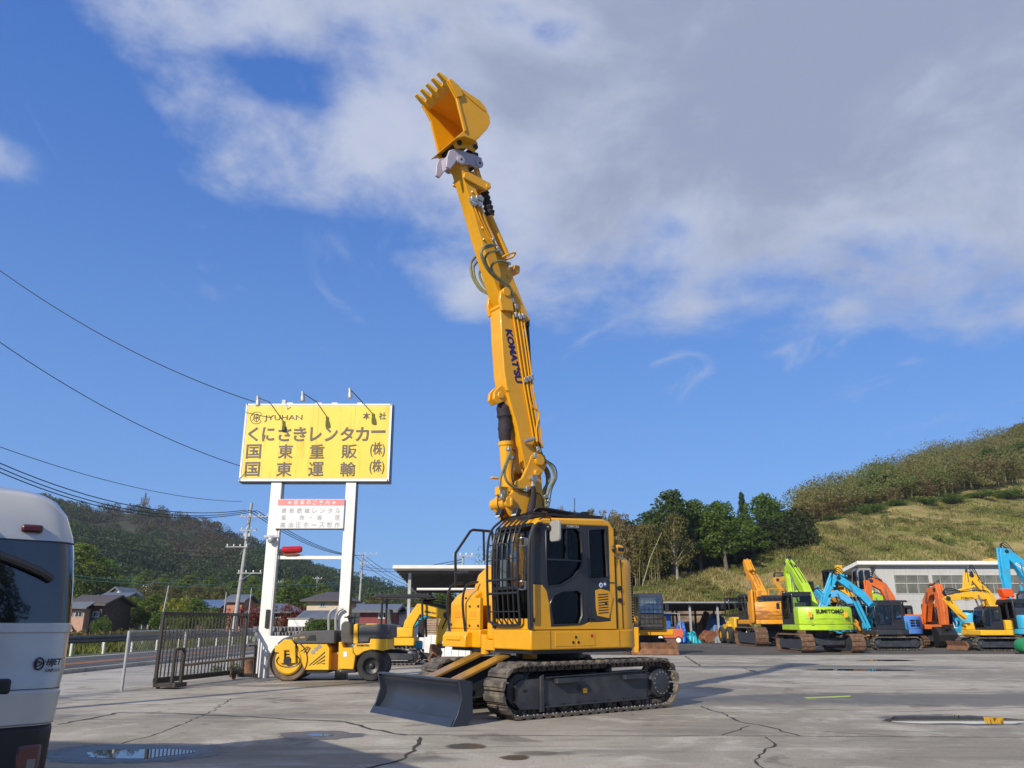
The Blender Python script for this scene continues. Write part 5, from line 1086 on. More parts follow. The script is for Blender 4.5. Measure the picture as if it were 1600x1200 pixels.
# ================================================================== SIGN, GATE, FENCES, POLES, VAN
def build_sign():
    o = at(418, 900, 22.0); T = thing('billboard_sign', 'large yellow billboard on two white posts with black lettering and small white board below', 'sign', (o.x, 22.0, 0))
    def L(px, py, y=22.0): p = at(px, py, y); return (p.x - o.x, p.z)
    x0, z0 = L(373, 752); x1, z1 = L(613, 631); TH = .34; W, Hh = x1 - x0, z1 - z0
    m = MB(); m.box2(x0, x1, 0, TH, z0, z1); pn = obj('sign_box', m, SIGNW, T, bevel=.012)
    m = MB(); m.box2(x0 + .07, x1 - .07, -.006, .004, z0 + .08, z1 - .07); obj('sign_face', m, SIGNY, pn)
    m = MB()
    for k in (0,): m.box2(x0 + .02, x1 - .02, -.014, .0, z0 + .0, z0 + .05); m.box2(x0 + .02, x1 - .02, -.014, 0, z1 - .05, z1 - .0); m.box2(x0, x0 + .05, -.014, 0, z0, z1); m.box2(x1 - .05, x1, -.014, 0, z0, z1)
    obj('sign_frame', m, SIGNW, pn)
    m = MB(); m.box2(x0 + .01, x1 + .001, .02, TH + .01, z0 - .03, z0 - .001); m.box2(x1 + .001, x1 + .02, .02, TH + .01, z0 - .03, z1); obj('sign_shade_strip', m, CHAR, pn)  # charcoal strips paint the shade on the box's right side and underside
    m = MB()
    for px in (452, 497, 522, 562): a = L(px, 632)[0]; m.box2(a - .08, a + .08, .05, .25, z1 + .001, z1 + .05)
    obj('top_bracket', m, SIGNW, pn)
    Y = -.007
    def wr(s, px0, px1, pyb, pyt, mm=SIGNT, bold=.012, name='lettering'):
        a = L(px0, pyb); b = L(px1, pyb); c = L((px0 + px1) / 2, pyt); c0 = L((px0 + px1) / 2, pyb)
        text(name, s, mm, pn, (a[0], Y, a[1]), (1, 0, (b[1] - a[1]) / (b[0] - a[0]) * 0 + .012), (0, 0, 1), width=b[0] - a[0], height=c[1] - c0[1], depth=.012, bold=bold)
    for ch, a, b in zip('くにさきレンタカー', (387, 409, 434, 458, 484, 507, 531, 555, 580), (403, 428, 454, 478, 502, 527, 552, 576, 602)):
        if ch == 'ー': wr(ch, a, b, 676.5, 672.5, bold=.05)
        else: wr(ch, a, b, 689.5, 667.5, bold=.02)
    for ch, a, b in zip('国東重販', (384, 434, 483.5, 533), (407, 457, 506, 557)): wr(ch, a, b, 716.5, 694.5, bold=.011)
    for ch, a, b in zip('国東運輸', (382, 431, 481, 531), (405, 455, 505, 555)): wr(ch, a, b, 744.5, 722, bold=.011)
    wr('（株）'.replace('（', '(').replace('）', ')'), 578, 601, 714, 691, bold=.010); wr('(株)', 577, 600, 741, 718, bold=.010)
    wr('本', 567, 578, 655.5, 644.5, bold=.012); wr('社', 592, 603, 655.5, 644.5, bold=.012)
    wr('JYUHAN', 413, 472, 659, 649, bold=.0)
    m = MB()
    for k in (.25, .5, .75): m.box2(x0 + W * k - .004, x0 + W * k + .004, -.0075, -.006, z0 + .08, z1 - .07)
    obj('sheet_seam', m, mat('seam_ochre', (.62, .36, .03), .6), pn)
    # round emblem
    c = L(401, 653); m = MB(); rr = .175
    def ring(cx, cz, r, a0, a1, w=.010, n=28, sx=1.0, sz=1.0): m.tube([(cx + sx * r * math.cos(R(a)), Y, cz + sz * r * math.sin(R(a))) for a in np.linspace(a0, a1, n)], w, 6)
    ring(c[0], c[1], rr, 40, 325); ring(c[0], c[1], rr * .60, 0, 360, .010, 28, .8); ring(c[0], c[1] + rr * 1.02, rr * .9, 215, 325, .009); ring(c[0], c[1] - rr * 1.02, rr * .9, 35, 145, .009)
    m.tube([(c[0], Y, c[1] - rr * .75), (c[0], Y, c[1] + rr * .75)], .010, 6); m.tube([(c[0] - rr * .48, Y, c[1]), (c[0] + rr * .48, Y, c[1])], .010, 6)
    obj('round_emblem', m, SIGNT, pn)
    # posts, cross bar, lower board
    pw = .285
    posts = []
    for pxt, pxb in ((431, 415.5), (548, 541)):
        a = L(pxt, 760)[0]; m = MB(); m.box2(a - pw / 2, a + pw / 2, .03, TH - .02, -.05, z0 - .031); p_ = obj('post', m, SIGNW, T, bevel=.01); posts.append((a, p_))
        m = MB(); m.box2(a + pw / 2 + .001, a + pw / 2 + .012, .04, TH - .03, 0, z0 - .05); obj('post_shade_sheet', m, CHAR if pxt > 500 else GALV, p_)  # darker sheet colours each post's right side as if in shade
    xa, xb = posts[0][0] + pw / 2, posts[1][0] - pw / 2
    b0, b1, b2 = L(490, 826)[1], L(490, 790)[1], L(490, 780)[1]
    m = MB(); m.box2(xa - .05, xb + .0, -.02, .025, b0, b2); lb = obj('notice_board', m, WBOARD, T, bevel=.004)
    m = MB(); m.box2(xa - .04, xb - .005, -.024, -.021, b1, b2 - .01); obj('red_band', m, PINK, lb)
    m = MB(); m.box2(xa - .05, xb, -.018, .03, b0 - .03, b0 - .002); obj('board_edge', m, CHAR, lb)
    def wr2(s, px0, px1, pyb, pyt, mm, y=-.021):
        a = L(px0, pyb); b = L(px1, pyb); c1 = L(px0, pyt); n = len(s); st = (b[0] - a[0]) / n; hh = c1[1] - a[1]
        for i, ch in enumerate(s):
            if ch == ' ': continue
            w = hh * (.98 if ch not in '・ー*ノ' else .55 if ch == '・' else .9); h_ = hh if ch not in '・ー*' else (hh * .2 if ch != '*' else hh * .8)
            text('lettering', ch, mm, lb, (a[0] + st * (i + .5) - w / 2, y, a[1] + (hh - h_) / 2), (1, 0, .008), (0, 0, 1), width=w * .95, height=h_, depth=.004, bold=.012)
    wr2('*営業のご案内*', 448, 527, 788.6, 782.2, WTXT, -.0245)
    wr2('建設機械レンタル', 438, 534, 802, 794, GTXT); wr2('販 売・修 理', 437, 534, 813, 805, GTXT); wr2('高油圧ホース製作', 436, 533, 824.5, 816, GTXT)
    zc = L(490, 871)[1]; m = MB(); m.box2(xa, xb, .1, .2, zc - .04, zc + .05); cb = obj('cross_bar', m, SIGNW, T, bevel=.006)
    a = L(454, 860); m = MB(); m.tube([(a[0] - .27, .12, a[1] + .02), (a[0] - .24, .12, a[1] + .02), (a[0] + .22, .12, a[1] + .035), (a[0] + .27, .12, a[1] + .035)], [.07, .095, .095, .07], 16); rl = obj('red_beacon', m, REDL, T)
    m = MB(); m.box2(a[0] - .2, a[0] + .2, .04, .2, a[1] - .11, a[1] - .085); m.box2(a[0] - .14, a[0] + .14, .06, .18, zc + .051, a[1] - .11); obj('beacon_base', m, RUST, rl)
    # flood lights on arms
    for hx, hy, bx in ((403, 627, 421), (473, 620, 495), (547, 615, 566)):
        y1 = -.80; h_ = L(hx, hy, 22 + y1); zt = h_[1]; xa_ = L(bx, 632)[0]
        m = MB(); m.tube([(xa_, .06, z1 + .0), (xa_, .0, z1 + .05), (h_[0] + .03, y1 + .05, zt + .09)], .016, 6); f = obj('lamp_arm', m, BLACKP, pn)
        m = MB(); ax = Vector((-.12, .05, 1)).normalized(); p = Vector((h_[0], y1, zt)); m.tube([p - ax * .13, p - ax * .10, p + ax * .02, p + ax * .03, p + ax * .15, p + ax * .16], [.062, .066, .056, .042, .044, .028], 14); obj('lamp_head', m, GALV, f)
    a = L(443, 632); m = MB(); m.box((a[0], .05, z1 + .06), (.10, .1, .12)); m.tube([(a[0] + .05, -.02, z1 + .03), (a[0] + .12, -.03, z1 - .15), (a[0] + .2, -.03, z1 - .08)], .012, 6); obj('cable_bracket', m, GALV, pn)
    # conduit, meter box and speaker on the left post
    m = MB(); a0 = posts[0][0]; m.tube([(a0 + pw / 2 + .03, .02, .3), (a0 + pw / 2 + .03, .02, 3.6), (a0 + pw / 2 + .06, .02, 3.9)], .022, 6); m.box2(a0 + pw / 2 + .02, a0 + pw / 2 + .55, -.05, .25, .62, 1.05); obj('meter_box', m, SIGNW, posts[0][1], bevel=.01)
    m = MB(); m.box2(a0 + .02, a0 + .12, -.02, .028, 1.25, 1.72); obj('key_box', m, BLACK, posts[0][1], bevel=.01)
    m = MB(); z = L(430, 838)[1]; m.box2(a0 - .2, a0 + .22, -.03, .028, z - .03, z + .03); m.ball((a0 + .02, -.08, z - .1), .1); obj('wall_speaker', m, GALV, posts[0][1])
build_sign()

BRZ = mat('tan_rail', (.20, .13, .06), .5, var=.2)
def build_gate():
    a = gnd(240, 1077); b = gnd(378, 1060); d = (b - a); d.z = 0; yaw = math.atan2(d.y, d.x); L = d.length
    T = thing('sliding_gate', 'dark bronze sliding iron gate with vertical bars left open by the sign', 'gate', (a.x, a.y, 0), yaw)
    H0, H1 = .14, 1.62; m = MB(); m.box2(0, L, -.035, .035, H1 - .07, H1); m.box2(0, L, -.05, .05, H0 - .02, H0 + .09)
    for x in (0.03, L - .03): m.box2(x - .03, x + .03, -.035, .035, H0, H1 - .07)
    f = obj('gate_frame', m, DGATE, T, bevel=.006)
    n = 24
    for i in range(n):
        x = .03 + (L - .06) * (i + 1) / (n + 1); m = MB(); m.box2(x - .011, x + .011, -.011, .011, H0 + .09, H1 - .07); obj('bar', m, DGATE, T)
    for x in (.05, L - .12):
        s_ = 1 if x < 1 else -1; m = MB(); m.box2(x - .03, x + .03, -.42, -.36, .05, .80); m.box2(x + s_ * .32 - .03, x + s_ * .32 + .03, -.42, -.36, .05, .80) if s_ > 0 else None; m.box2(min(x, x + s_ * .32), max(x, x + s_ * .32), -.42, -.36, .801, .85); m.box2(x - .03, x + s_ * .4 + .0 if s_ > 0 else x + .05, -.5, .05, .04, .13) if s_ > 0 else m.box2(x - .04, x + .04, -.5, .05, .04, .13); obj('support', m, DGATE, T, bevel=.005)
    m = MB(); m.tube([(.4, -.39, .48), (L - .1, -.39, .52)], .03, 8); m.tube([(L * .68, -.39, .50), (L * .70, -.3, .1)], .02, 6); obj('brace_rail', m, BRZ, T)
    for x in (.15, L - .4):
        m = MB(); m.lathe([(.09, -.02), (.10, -.01), (.10, .01), (.09, .02)], (x, 0, .095), 'y', 14); obj('wheel', m, RUST, T)
build_gate()
def build_mesh_fence():
    a = gnd(219, 1079); b = gnd(386, 1051); a = Vector((a.x - .35, a.y - .1, 0)); b = Vector((b.x + .1, b.y + 1.2, 0)); d = b - a; yaw = math.atan2(d.y, d.x); L = d.length
    T = thing('chain_link_fence', 'grey chain-link fence with steel posts behind the iron gate', 'fence', tuple(a), yaw)
    for x in np.linspace(0, L, 4): m = MB(); m.cyl((x, 0, -.05), (x, 0, 1.22), .032, n=10); obj('post', m, GALV, T)
    m = MB(); m.tube([(0, 0, 1.2), (L, 0, 1.2)], .02, 8); obj('rail', m, GALV, T)
    m = MB(); s = .085; h = 1.13
    for i in range(int((L + h) / s)):
        for sg in (1, -1):
            x = i * s - (h if sg > 0 else 0); p0 = (x, .06); p1 = (x + sg * h, .06 + h)
            if sg > 0: t0 = max(0, -x / h); t1 = min(1, (L - x) / h)
            else: t0 = max(0, (x - L) / h); t1 = min(1, x / h)
            if t1 > t0: m.tube([(x + sg * h * t0, 0, .06 + h * t0), (x + sg * h * t1, 0, .06 + h * t1)], .0028, 3, False)
    obj('wire_mesh', m, GALV, T)
build_mesh_fence()
for px, py in ((384, 1050), (388, 1048)):
    pass
m = MB(); p = gnd(388, 1055); m.lathe([(.14, 0), (.2, .03), (.17, .12), (.12, .26), (.14, .38), (.10, .42)], (p.x, p.y, 0), 'z', 12); tag(obj('stone_stub', m, RUST, bevel=.01), 'brown weathered stump at the foot of the left sign post', 'stump')
V, F = leafcloud([(p.x - .5, p.y + .3, .1), (p.x - .9, p.y + .1, .08), (p.x - .2, p.y + .5, .12)], np.full(3, .22), 160, .035, 3, True, .2)
tag(link('weed_clump', npmesh('weed_clump', V, F, L_MID)), 'green weeds growing at the gate end', 'weed')
# roadside: marker posts, guard rail
MARK = mat('marker_post_white', (.74, .74, .70), .6, var=.08); BLU = mat('marker_blue', (.10, .30, .50), .5)
def build_marker(blue):
    T = thing('marker_post', 'short white marker post on the grass verge beyond the road', 'marker post', (0, 0, 0), 0, 'white marker posts along the road'); m = MB(); m.cyl((0, 0, -.1), (0, 0, .42), .05, n=10); b = obj('post', m, MARK, T, bevel=.01)
    m = MB(); m.cyl((0, 0, .421), (0, 0, .50), .052, n=10); obj('cap', m, BLU if blue else MARK, T); return T
mk = [build_marker(False), build_marker(True)]
for i, y in enumerate(np.arange(23.5, 78, 2.6)):
    loc = (-20.95 + .05 * y, y, 0); bl = i % 4 == 3
    src = mk[bl]; lab = 'blue-capped white marker post on the verge beyond the road' if bl else 'plain white marker post on the verge beyond the road'
    if src.get('used'): dup(src, loc, 0, None, lab)
    else: src.location = loc; src['label'] = lab; src['used'] = 1
for s_ in mk:
    if 'used' in s_.keys(): del s_['used']
for o_ in list(COL.objects):
    if o_.name.startswith('marker_post') and 'used' in o_.keys(): del o_['used']
T = thing('guard_rail', 'long dark grey guard rail on posts beyond the road', 'guard rail', (0, 0, 0)); m = MB(); P = []
gx = lambda y: -23.2 + .06 * y
for z, dy in ((.42, 0), (.48, .05), (.56, .05), (.60, 0), (.64, .05), (.72, .05), (.78, 0)): P.append((dy, z))
rings = [[(gx(y) + dy, y, z) for dy, z in P] + [(gx(y) + dy - .01, y, z) for dy, z in reversed(P)] for y in (14, 40, 80, 110)]
m.loft(rings); obj('rail', m, mat('weathered_rail', (.11, .115, .12), .55, metal=.2, var=.2), T)
for y in np.arange(14.5, 110, 4): m = MB(); m.cyl((gx(y) - .06, y, -.1), (gx(y) - .06, y, .78), .05, n=8); obj('post', m, GALV, T)
# overgrown bank beyond the rail
V_, F_ = [], []
yy = np.arange(26, 62, .55); r_ = np.random.default_rng(4); C = np.stack([-26.5 + .05 * yy + r_.uniform(-.3, .3, len(yy)), yy, np.full(len(yy), .35)], 1); V, F = leafcloud(C, np.stack([np.full(len(yy), .6), np.full(len(yy), .6), r_.uniform(.5, .8, len(yy))], 1), 150, .085, 8, True, .4)
stuff(link('bank_scrub', npmesh('bank_scrub', V, F, L_OLV)), 'low rough scrub bank just beyond the guard rail', 'scrub')

# ---- utility poles and cables
def upole(px, ytop, d, name_lab, arms=(), r=.16, lean=0.0, top_mat=CONCP, step=True, low=None):
    p = at(px, 960, d); H_ = at(px, ytop, d).z; T = thing('utility_pole', name_lab, 'utility pole', (p.x, d, 0)); m = MB(); m.tube([(0, 0, -.1), (lean, 0, H_)], [r, r * .62], 12); obj('pole', m, top_mat, T)
    for z, x0, x1 in arms:
        m = MB(); m.box2(x0, x1, -.2, -.13, z - .03, z + .03); m.tube([(0, -.16, z - (x1 - x0) * .35), (x1 * .6, -.16, z)], .025, 5); a = obj('cross_arm', m, GALV, T)
        for x in np.linspace(x0 + .15, x1 - .1, 4):
            m = MB(); m.lathe([(.03, 0), (.07, .04), (.05, .08), (.07, .12), (.04, .2)], (x, -.16, z + .041), 'z', 8); obj('insulator', m, MARK, a)
    return T, H_
T, H1 = upole(367, 786, 70, 'tall grey concrete utility pole with white cross arms behind the iron gate', [(10.2, -.3, 2.2), (9.0, -.2, 1.3), (7.6, -1.3, .6), (5.4, -.1, 2.0)], .19, .55)
m = MB(); m.cyl((.45, -.25, 8.2), (.45, -.25, 8.9), .16, n=12); m.box((.5, -.2, 8.6), (.55, .3, .3)); obj('switch_gear', m, GALV, T, bevel=.02)
upole(560, 866, 120, 'distant utility pole right behind the right sign post', [(11.0, -.5, 2.4), (9.6, -.2, 1.6)], .2, .2)
upole(251, 915, 62, 'slim white pole leaning in front of the garden trees', (), .07, .35, GALV)
upole(349, 925, 88, 'thin grey pole left of the orange house', (), .08, .1, GALV); upole(388, 918, 88, 'thin grey pole right of the orange house', (), .08, .1, GALV)
upole(224, 912, 150, 'small far utility pole beside the temple-like roof', [(7.6, -.7, .9), (6.8, -.6, .8)], .12); upole(437, 905, 150, 'small far utility pole between the sign posts', [(8.4, -.8, .8)], .12); upole(492, 900, 150, 'far utility pole left of the cream house roof', [(9, -.9, .9)], .12)
upole(722, 868, 62, 'utility pole rising behind the shed roof beside the handrail', [(6.2, -.8, .8)], .14)
T = thing('stay_pole', 'grey slanted stay pole near the van', 'stay pole', tuple(gnd(128, 1003, 0))); m = MB(); p = gnd(128, 1003); q = at(106, 970, 52); m.tube([(0, 0, 0), (q.x - p.x, q.y - p.y, q.z)], .07, 8); obj('pole', m, GALV, T)
def wire(a, b, sag, r, lab, m_=WIREM, n=20):
    a, b = Vector(a), Vector(b); P = [a.lerp(b, t) - Vector((0, 0, sag * 4 * t * (1 - t))) for t in np.linspace(0, 1, n + 1)]
    m = MB(); m.tube(P, r, 5, False); tag(obj('overhead_cable', m, m_), lab, 'cable', 'overhead cables'); 
wire(at(-60, 378, 20), at(398, 628, 21.5), .45, .012, 'upper service cable running from the left edge to the billboard top')
wire(at(-60, 492, 17), at(375, 728, 21.8), .35, .010, 'lower service cable running from the left edge to the billboard corner')
wire(at(-60, 676, 40), at(378, 784, 70), .8, .02, 'thin topmost cable to the tip of the tall utility pole')
for k, (dy, s) in enumerate(((0, 1.5), (7, 1.7), (14, 1.8))): wire(at(-60, 696 + dy, 44), at(384 + k * 9, 797 + k * .5, 70), s, .032, 'heavy cable of the bundle of three sweeping to the tall utility pole')
for k in range(3): wire(at(388 + k * 8, 797 + k, 70), at(556 + k * 6, 868, 120), 1.0, .035, 'cable from the tall utility pole towards the distant pole')
for py0, py1 in ((832, 866), (842, 872), (880, 905)): wire(at(60, py0 - 12, 60), at(372, py1, 70), .5, .025, 'dark cable crossing in front of the wooded hill')
for py0, py1 in ((893, 911), (899, 914)): wire(at(60, py0, 66), at(600, py1 - 8, 100), 1.0, .028, 'green cable crossing low in front of the wooded hill', GWIRE)
for k, (x, y) in enumerate(((632, 908), (640, 903), (648, 898))): wire(at(556 + k * 8, 870, 120), at(x + 60, y + 20, 150), 1.6, .035, 'cable descending from the distant pole behind the shed')
for k in range(2): wire(at(562, 884 + k * 4, 120), at(722, 874 + k * 4, 62), .6, .03, 'cable from the distant pole to the shed pole')
PURLM = mat('mast_steel', (.10, .10, .11), .6)
# radio mast on the hill
o = at(224, 802, 432); T = thing('radio_mast', 'thin lattice radio mast on top of the wooded hill', 'radio mast', (o.x, 432, o.z - 6)); m = MB(); hh = at(224, 771, 432).z - o.z + 6
for a in range(3): m.tube([(1.1 * math.cos(a * 2.1), 1.1 * math.sin(a * 2.1), 0), (.25 * math.cos(a * 2.1), .25 * math.sin(a * 2.1), hh)], .16, 5)
for z in np.arange(2, hh, 1.6): k = 1.1 - .85 * z / hh; m.tube([(k * math.cos(a * 2.1), k * math.sin(a * 2.1), z + (a % 2) * .8) for a in range(7)], .09, 4)
obj('lattice', m, PURLM, T); m = MB()
for z, w in ((hh * .72, 2.6), (hh * .80, 2.8), (hh * .66, 2.4)):
    m.box((0, 0, z), (w * 1.6, .3, .3))
    for s in (-1, -.5, .5, 1): m.box((s * w * .75, 0, z + .4), (.35, .35, 1.8))
obj('antenna_panel', m, PURLM, T)

# ---- the white van at the left edge (rear corner)
def build_van():
    Nn = Vector((.60, -.80, 0)); fwd = -Nn; yaw = math.atan2(fwd.y, fwd.x); c = at(105, 975, 5.3); left = Vector((-fwd.y, fwd.x, 0)); HW = .80
    o = Vector((c.x, c.y, 0)) + left * (HW - .04) - fwd * .06
    T = thing('white_van', 'white boxy van parked at the left edge, seen at its rear corner', 'van', tuple(o), yaw)
    def ring(z, xr, hw, rc, L=3.3, n=7, bow=.05):
        pts = [(L, hw), (1.5, hw)]
        pts += [(xr + rc - rc * math.sin(a), hw - rc + rc * math.cos(a)) for a in np.linspace(0, math.pi / 2, n)]
        pts += [(xr - bow * (1 - (y / (hw - rc)) ** 2), y) for y in np.linspace(hw - rc, -(hw - rc), 9)[1:-1]]
        pts += [(xr + rc - rc * math.cos(a), -(hw - rc) - rc * math.sin(a)) for a in np.linspace(0, math.pi / 2, n)]
        pts += [(1.5, -hw), (L, -hw)]; return [(p[0], p[1], z) for p in pts]
    def band(zs, name, m_, par, bev=0, off=0.0):
        m = MB(); m.loft([ring(z, np.interp(z, ZP, XR) - off, np.interp(z, ZP, HWs) + off, np.interp(z, ZP, RC)) for z in zs]); return obj(name, m, m_, par, bevel=bev, smooth=50)
    ZP = [.30, .55, .78, .80, 1.0, 1.12, 1.36, 1.40, 1.62, 1.86, 1.94, 2.08, 2.18, 2.24, 2.28]
    XR = [.04, .0, .0, .03, .03, .05, .06, .06, .066, .085, .09, .12, .18, .28, .45]
    HWs = [.74, .765, .77, .77, .785, .80, .80, .80, .785, .762, .745, .70, .63, .55, .43]
    RC = [.10, .12, .12, .13, .13, .13, .13, .13, .14, .15, .16, .18, .2, .22, .22]
    body = band([.80, .86, 1.0, 1.06, 1.12, 1.25, 1.36, 1.395], 'body_panel', SILV, T)
    band([.30, .36, .55, .72, .775, .799], 'bumper', BLACK, T)
    gl = mat('van_glass', (.008, .009, .010), .02, var=.0, spec=.9, coat=1.0)
    band([1.3951, 1.62, 1.80, 1.8999], 'rear_window', gl, T); band([1.90, 1.94, 2.01, 2.08, 2.13, 2.18, 2.22, 2.25, 2.28], 'roof', SILV, T)
    band([1.335, 1.345, 1.385, 1.392], 'window_ledge', SILV, body, .006, .007); band([.805, .82, .95, .985, 1.0], 'lower_panel', SILV, body, .01, .009); band([1.006, 1.0105], 'panel_gap', BLACK, body, 0, .002); band([1.8925, 1.9005], 'window_seal', BLACK, T, 0, .004)
    xr = lambda z: float(np.interp(z, ZP, XR))
    m = MB(); m.box2(-.012, .05, -.34, .50, .95, 1.06); m.box2(-.02, .0, -.26, .40, .985, 1.02); obj('number_recess', m, BLACK, T, bevel=.02)
    m = MB(); m.box2(xr(1.08) - .055, xr(1.08) - .02, -.50, -.26, .985, 1.075); obj('tailgate_handle', m, BLACK, body, bevel=.02)
    m = MB(); m.box2(xr(.6) - .012, xr(.6) + .1, -.715, -.575, .50, .70); obj('tail_lamp', m, mat('smoked_red_lens', (.10, .02, .025), .15, coat=.6), T, bevel=.02); m = MB(); m.box2(xr(.6) - .016, xr(.6) - .012, -.69, -.645, .52, .62); obj('reverse_lens', m, mat('clear_lens', (.22, .2, .2), .1), T)
    yp = mat('yellow_plate', (.80, .55, .02), .4, var=.03); m = MB(); m.box2(-.075, -.055, -.36, -.01, .50, .68); np_ = obj('number_plate', m, yp, T, bevel=.006)
    text('lettering', 'A', BTXT, np_, (-.0765, -.27, .52), (0, -1, 0), (0, 0, 1), height=.09, depth=.002)
    # rear wiper / handle bar and tinted reflector over the window
    m = MB(); m.tube(smooth_path([(.10, -.19, 1.95), (.055, -.21, 1.965), (.03, -.24, 1.93), (.02, -.26, 1.86), (.02, -.30, 1.80), (.035, -.40, 1.76), (.045, -.50, 1.71), (.06, -.54, 1.67)], 5), [.022] * 36, 8) if False else m.tube(smooth_path([(.10, -.19, 1.95), (.055, -.21, 1.965), (.03, -.24, 1.93), (.02, -.26, 1.86), (.02, -.31, 1.80), (.02, -.44, 1.75), (.03, -.56, 1.70), (.05, -.63, 1.66)], 5), .027, 8)
    obj('wiper', m, BLACKP, T)
    m = MB(); m.box2(xr(1.96) - .050, xr(1.96) + .05, -.54, -.42, 1.945, 1.995); obj('brake_lamp', m, mat('dark_red_lens', (.06, .010, .022), .35, coat=.3), T, bevel=.015)
    z = 1.13; e = MB(); cy = -.635
    e.tube([(xr(z) - .022, cy + 0.024 * math.cos(a), z + .024 + .034 * math.sin(a)) for a in np.linspace(0, 2 * math.pi, 24)], .005, 5, closed=False)
    e.tube([(xr(z) - .022, cy + .015, z + .042), (xr(z) - .022, cy + .015, z + .006), (xr(z) - .022, cy - .02, z + .024), (xr(z) - .022, cy + .015, z + .042)], .006, 5); obj('round_emblem', e, BTXT, body)
    text('lettering', 'HIJET', BTXT, body, (xr(z) - .022, cy - .038, z + .003), (.16, -1, 0), (0, 0, 1), width=.085, height=.05, bold=.03, shear=.25, depth=.004)
    text('lettering', 'CARGO', BTXT, body, (xr(z) - .022, cy - .038, z - .024), (.16, -1, 0), (0, 0, 1), width=.08, height=.018, bold=.01, shear=.1, depth=.004)
    m = MB()
    for y in (-.72, .72):
        for x in (.75, 2.9): m.lathe([(.14, -.08), (.29, -.085), (.31, -.05), (.31, .05), (.29, .085), (.14, .08)], (x, y, .31), 'y', 20)
    obj('wheel', m, RUBBER, T)
    m = MB(); m.box2(.3, 3.2, -.7, .7, .22, .32); obj('underbody', m, BLACK, T)
build_van()
# ---- what stands behind the photographer and throws its shade on the slab
def build_office():
    T = thing('office_building', 'pale two-storey office with low blue-green roof standing behind the camera', 'building', (-21.1, -6.8, 0)); m = MB()
    W_, D_, H_ = 13.2, 7.4, 5.6; m.sheet([(0, 0), (W_, 0), (W_, H_), (0, H_)], [[(x, z), (x + 1.7, z), (x + 1.7, z + 1.2), (x, z + 1.2)] for x in (1, 4, 7, 10) for z in (1.0, 3.7)], D_ - .2, D_); m.box2(0, W_, 0, .2, 0, H_); m.box2(0, .2, .2, D_ - .2, 0, H_); m.box2(W_ - .2, W_, .2, D_ - .2, 0, H_)
    obj('wall', m, mat('pale_office_wall', (.66, .66, .62), .8, var=.06, dirt=.3, dcol=(.45, .43, .4)), T)
    for x in (1, 4, 7, 10):
        for z in (1.0, 3.7):
            m = MB(); m.sheet([(x, z), (x + 1.7, z), (x + 1.7, z + 1.2), (x, z + 1.2)], [[(x + .06, z + .06), (x + .82, z + .06), (x + .82, z + 1.14), (x + .06, z + 1.14)], [(x + .88, z + .06), (x + 1.64, z + .06), (x + 1.64, z + 1.14), (x + .88, z + 1.14)]], D_ - .14, D_ - .06); w = obj('window', m, GALV, T)
            m = MB(); m.box2(x + .06, x + 1.64, D_ - .11, D_ - .10, z + .06, z + 1.14); obj('pane', m, gl2, w)
    m = MB(); m.prism([(-.6, H_), (W_ + .6, H_), (W_ + .6, H_ + .12), (W_ / 2, H_ + 1.1), (-.6, H_ + .12)], -.5, D_ + .6); obj('roof', m, mat('blue_green_roof', (.16, .34, .36), .5, var=.1), T)
gl2 = mat('dark_pane', (.012, .014, .016), .05, spec=.8)
build_office()
def build_house_behind():
    T = thing('neighbour_house', 'two-storey pale house with blue-green tiled roofs across the yard behind the camera', 'house', (5.5, -17.0, 0)); W_, D_, H_ = 11, 6, 5.2; m = MB()
    m.sheet([(0, 0), (W_, 0), (W_, H_), (0, H_)], [[(x, z), (x + 2.2, z), (x + 2.2, z + 1.3), (x, z + 1.3)] for x in (1.2, 4.4, 7.6) for z in (.9, 3.4)], D_ - .2, D_); m.box2(0, W_, 0, .2, 0, H_); m.box2(0, .2, .2, D_ - .2, 0, H_); m.box2(W_ - .2, W_, .2, D_ - .2, 0, H_); obj('wall', m, SIGNW, T)
    for x in (1.2, 4.4, 7.6):
        for z in (.9, 3.4):
            m = MB(); m.sheet([(x, z), (x + 2.2, z), (x + 2.2, z + 1.3), (x, z + 1.3)], [[(x + .06, z + .06), (x + 1.07, z + .06), (x + 1.07, z + 1.24), (x + .06, z + 1.24)], [(x + 1.13, z + .06), (x + 2.14, z + .06), (x + 2.14, z + 1.24), (x + 1.13, z + 1.24)]], D_ - .14, D_ - .06); w = obj('window', m, GALV, T); m = MB(); m.box2(x + .06, x + 2.14, D_ - .11, D_ - .10, z + .06, z + 1.24); obj('pane', m, gl2, w)
    rt = mat('pale_green_tiles', (.34, .52, .52), .4, var=.12, vs=5)
    m = MB(); m.prism([(-.7, H_), (D_ / 2, H_ + 1.9), (D_ + .7, H_), (D_ + .7, H_ + .15), (D_ / 2, H_ + 2.1), (-.7, H_ + .15)], -.7, W_ + .7, 'x'); obj('roof', m, rt, T); m = MB(); m.prism([(D_ + .001, 2.75), (D_ + 1.3, 2.35), (D_ + 1.3, 2.47), (D_ + .001, 2.9)], -.4, W_ + .4, 'x'); obj('porch_roof', m, rt, T)
    for i, (x, y, s) in enumerate(((-3, -24, 1.1), (4, -27, 1.2), (11, -27, 1.15), (18, -24, 1.2), (22, -15, .9), (25, -24, 1.3), (-9, -26, 1.2))):
        (tm, cm), h, w = PROTO['dark%d' % (i % 2)]; t = thing('broadleaf_tree', 'dark tree behind the pale house behind the camera', 'tree', (x, y, 0), i, 'trees behind the camera'); t.scale = (s * 1.2, s * 1.2, s); link('trunk', tm, t); link('crown', cm, t)
build_house_behind()
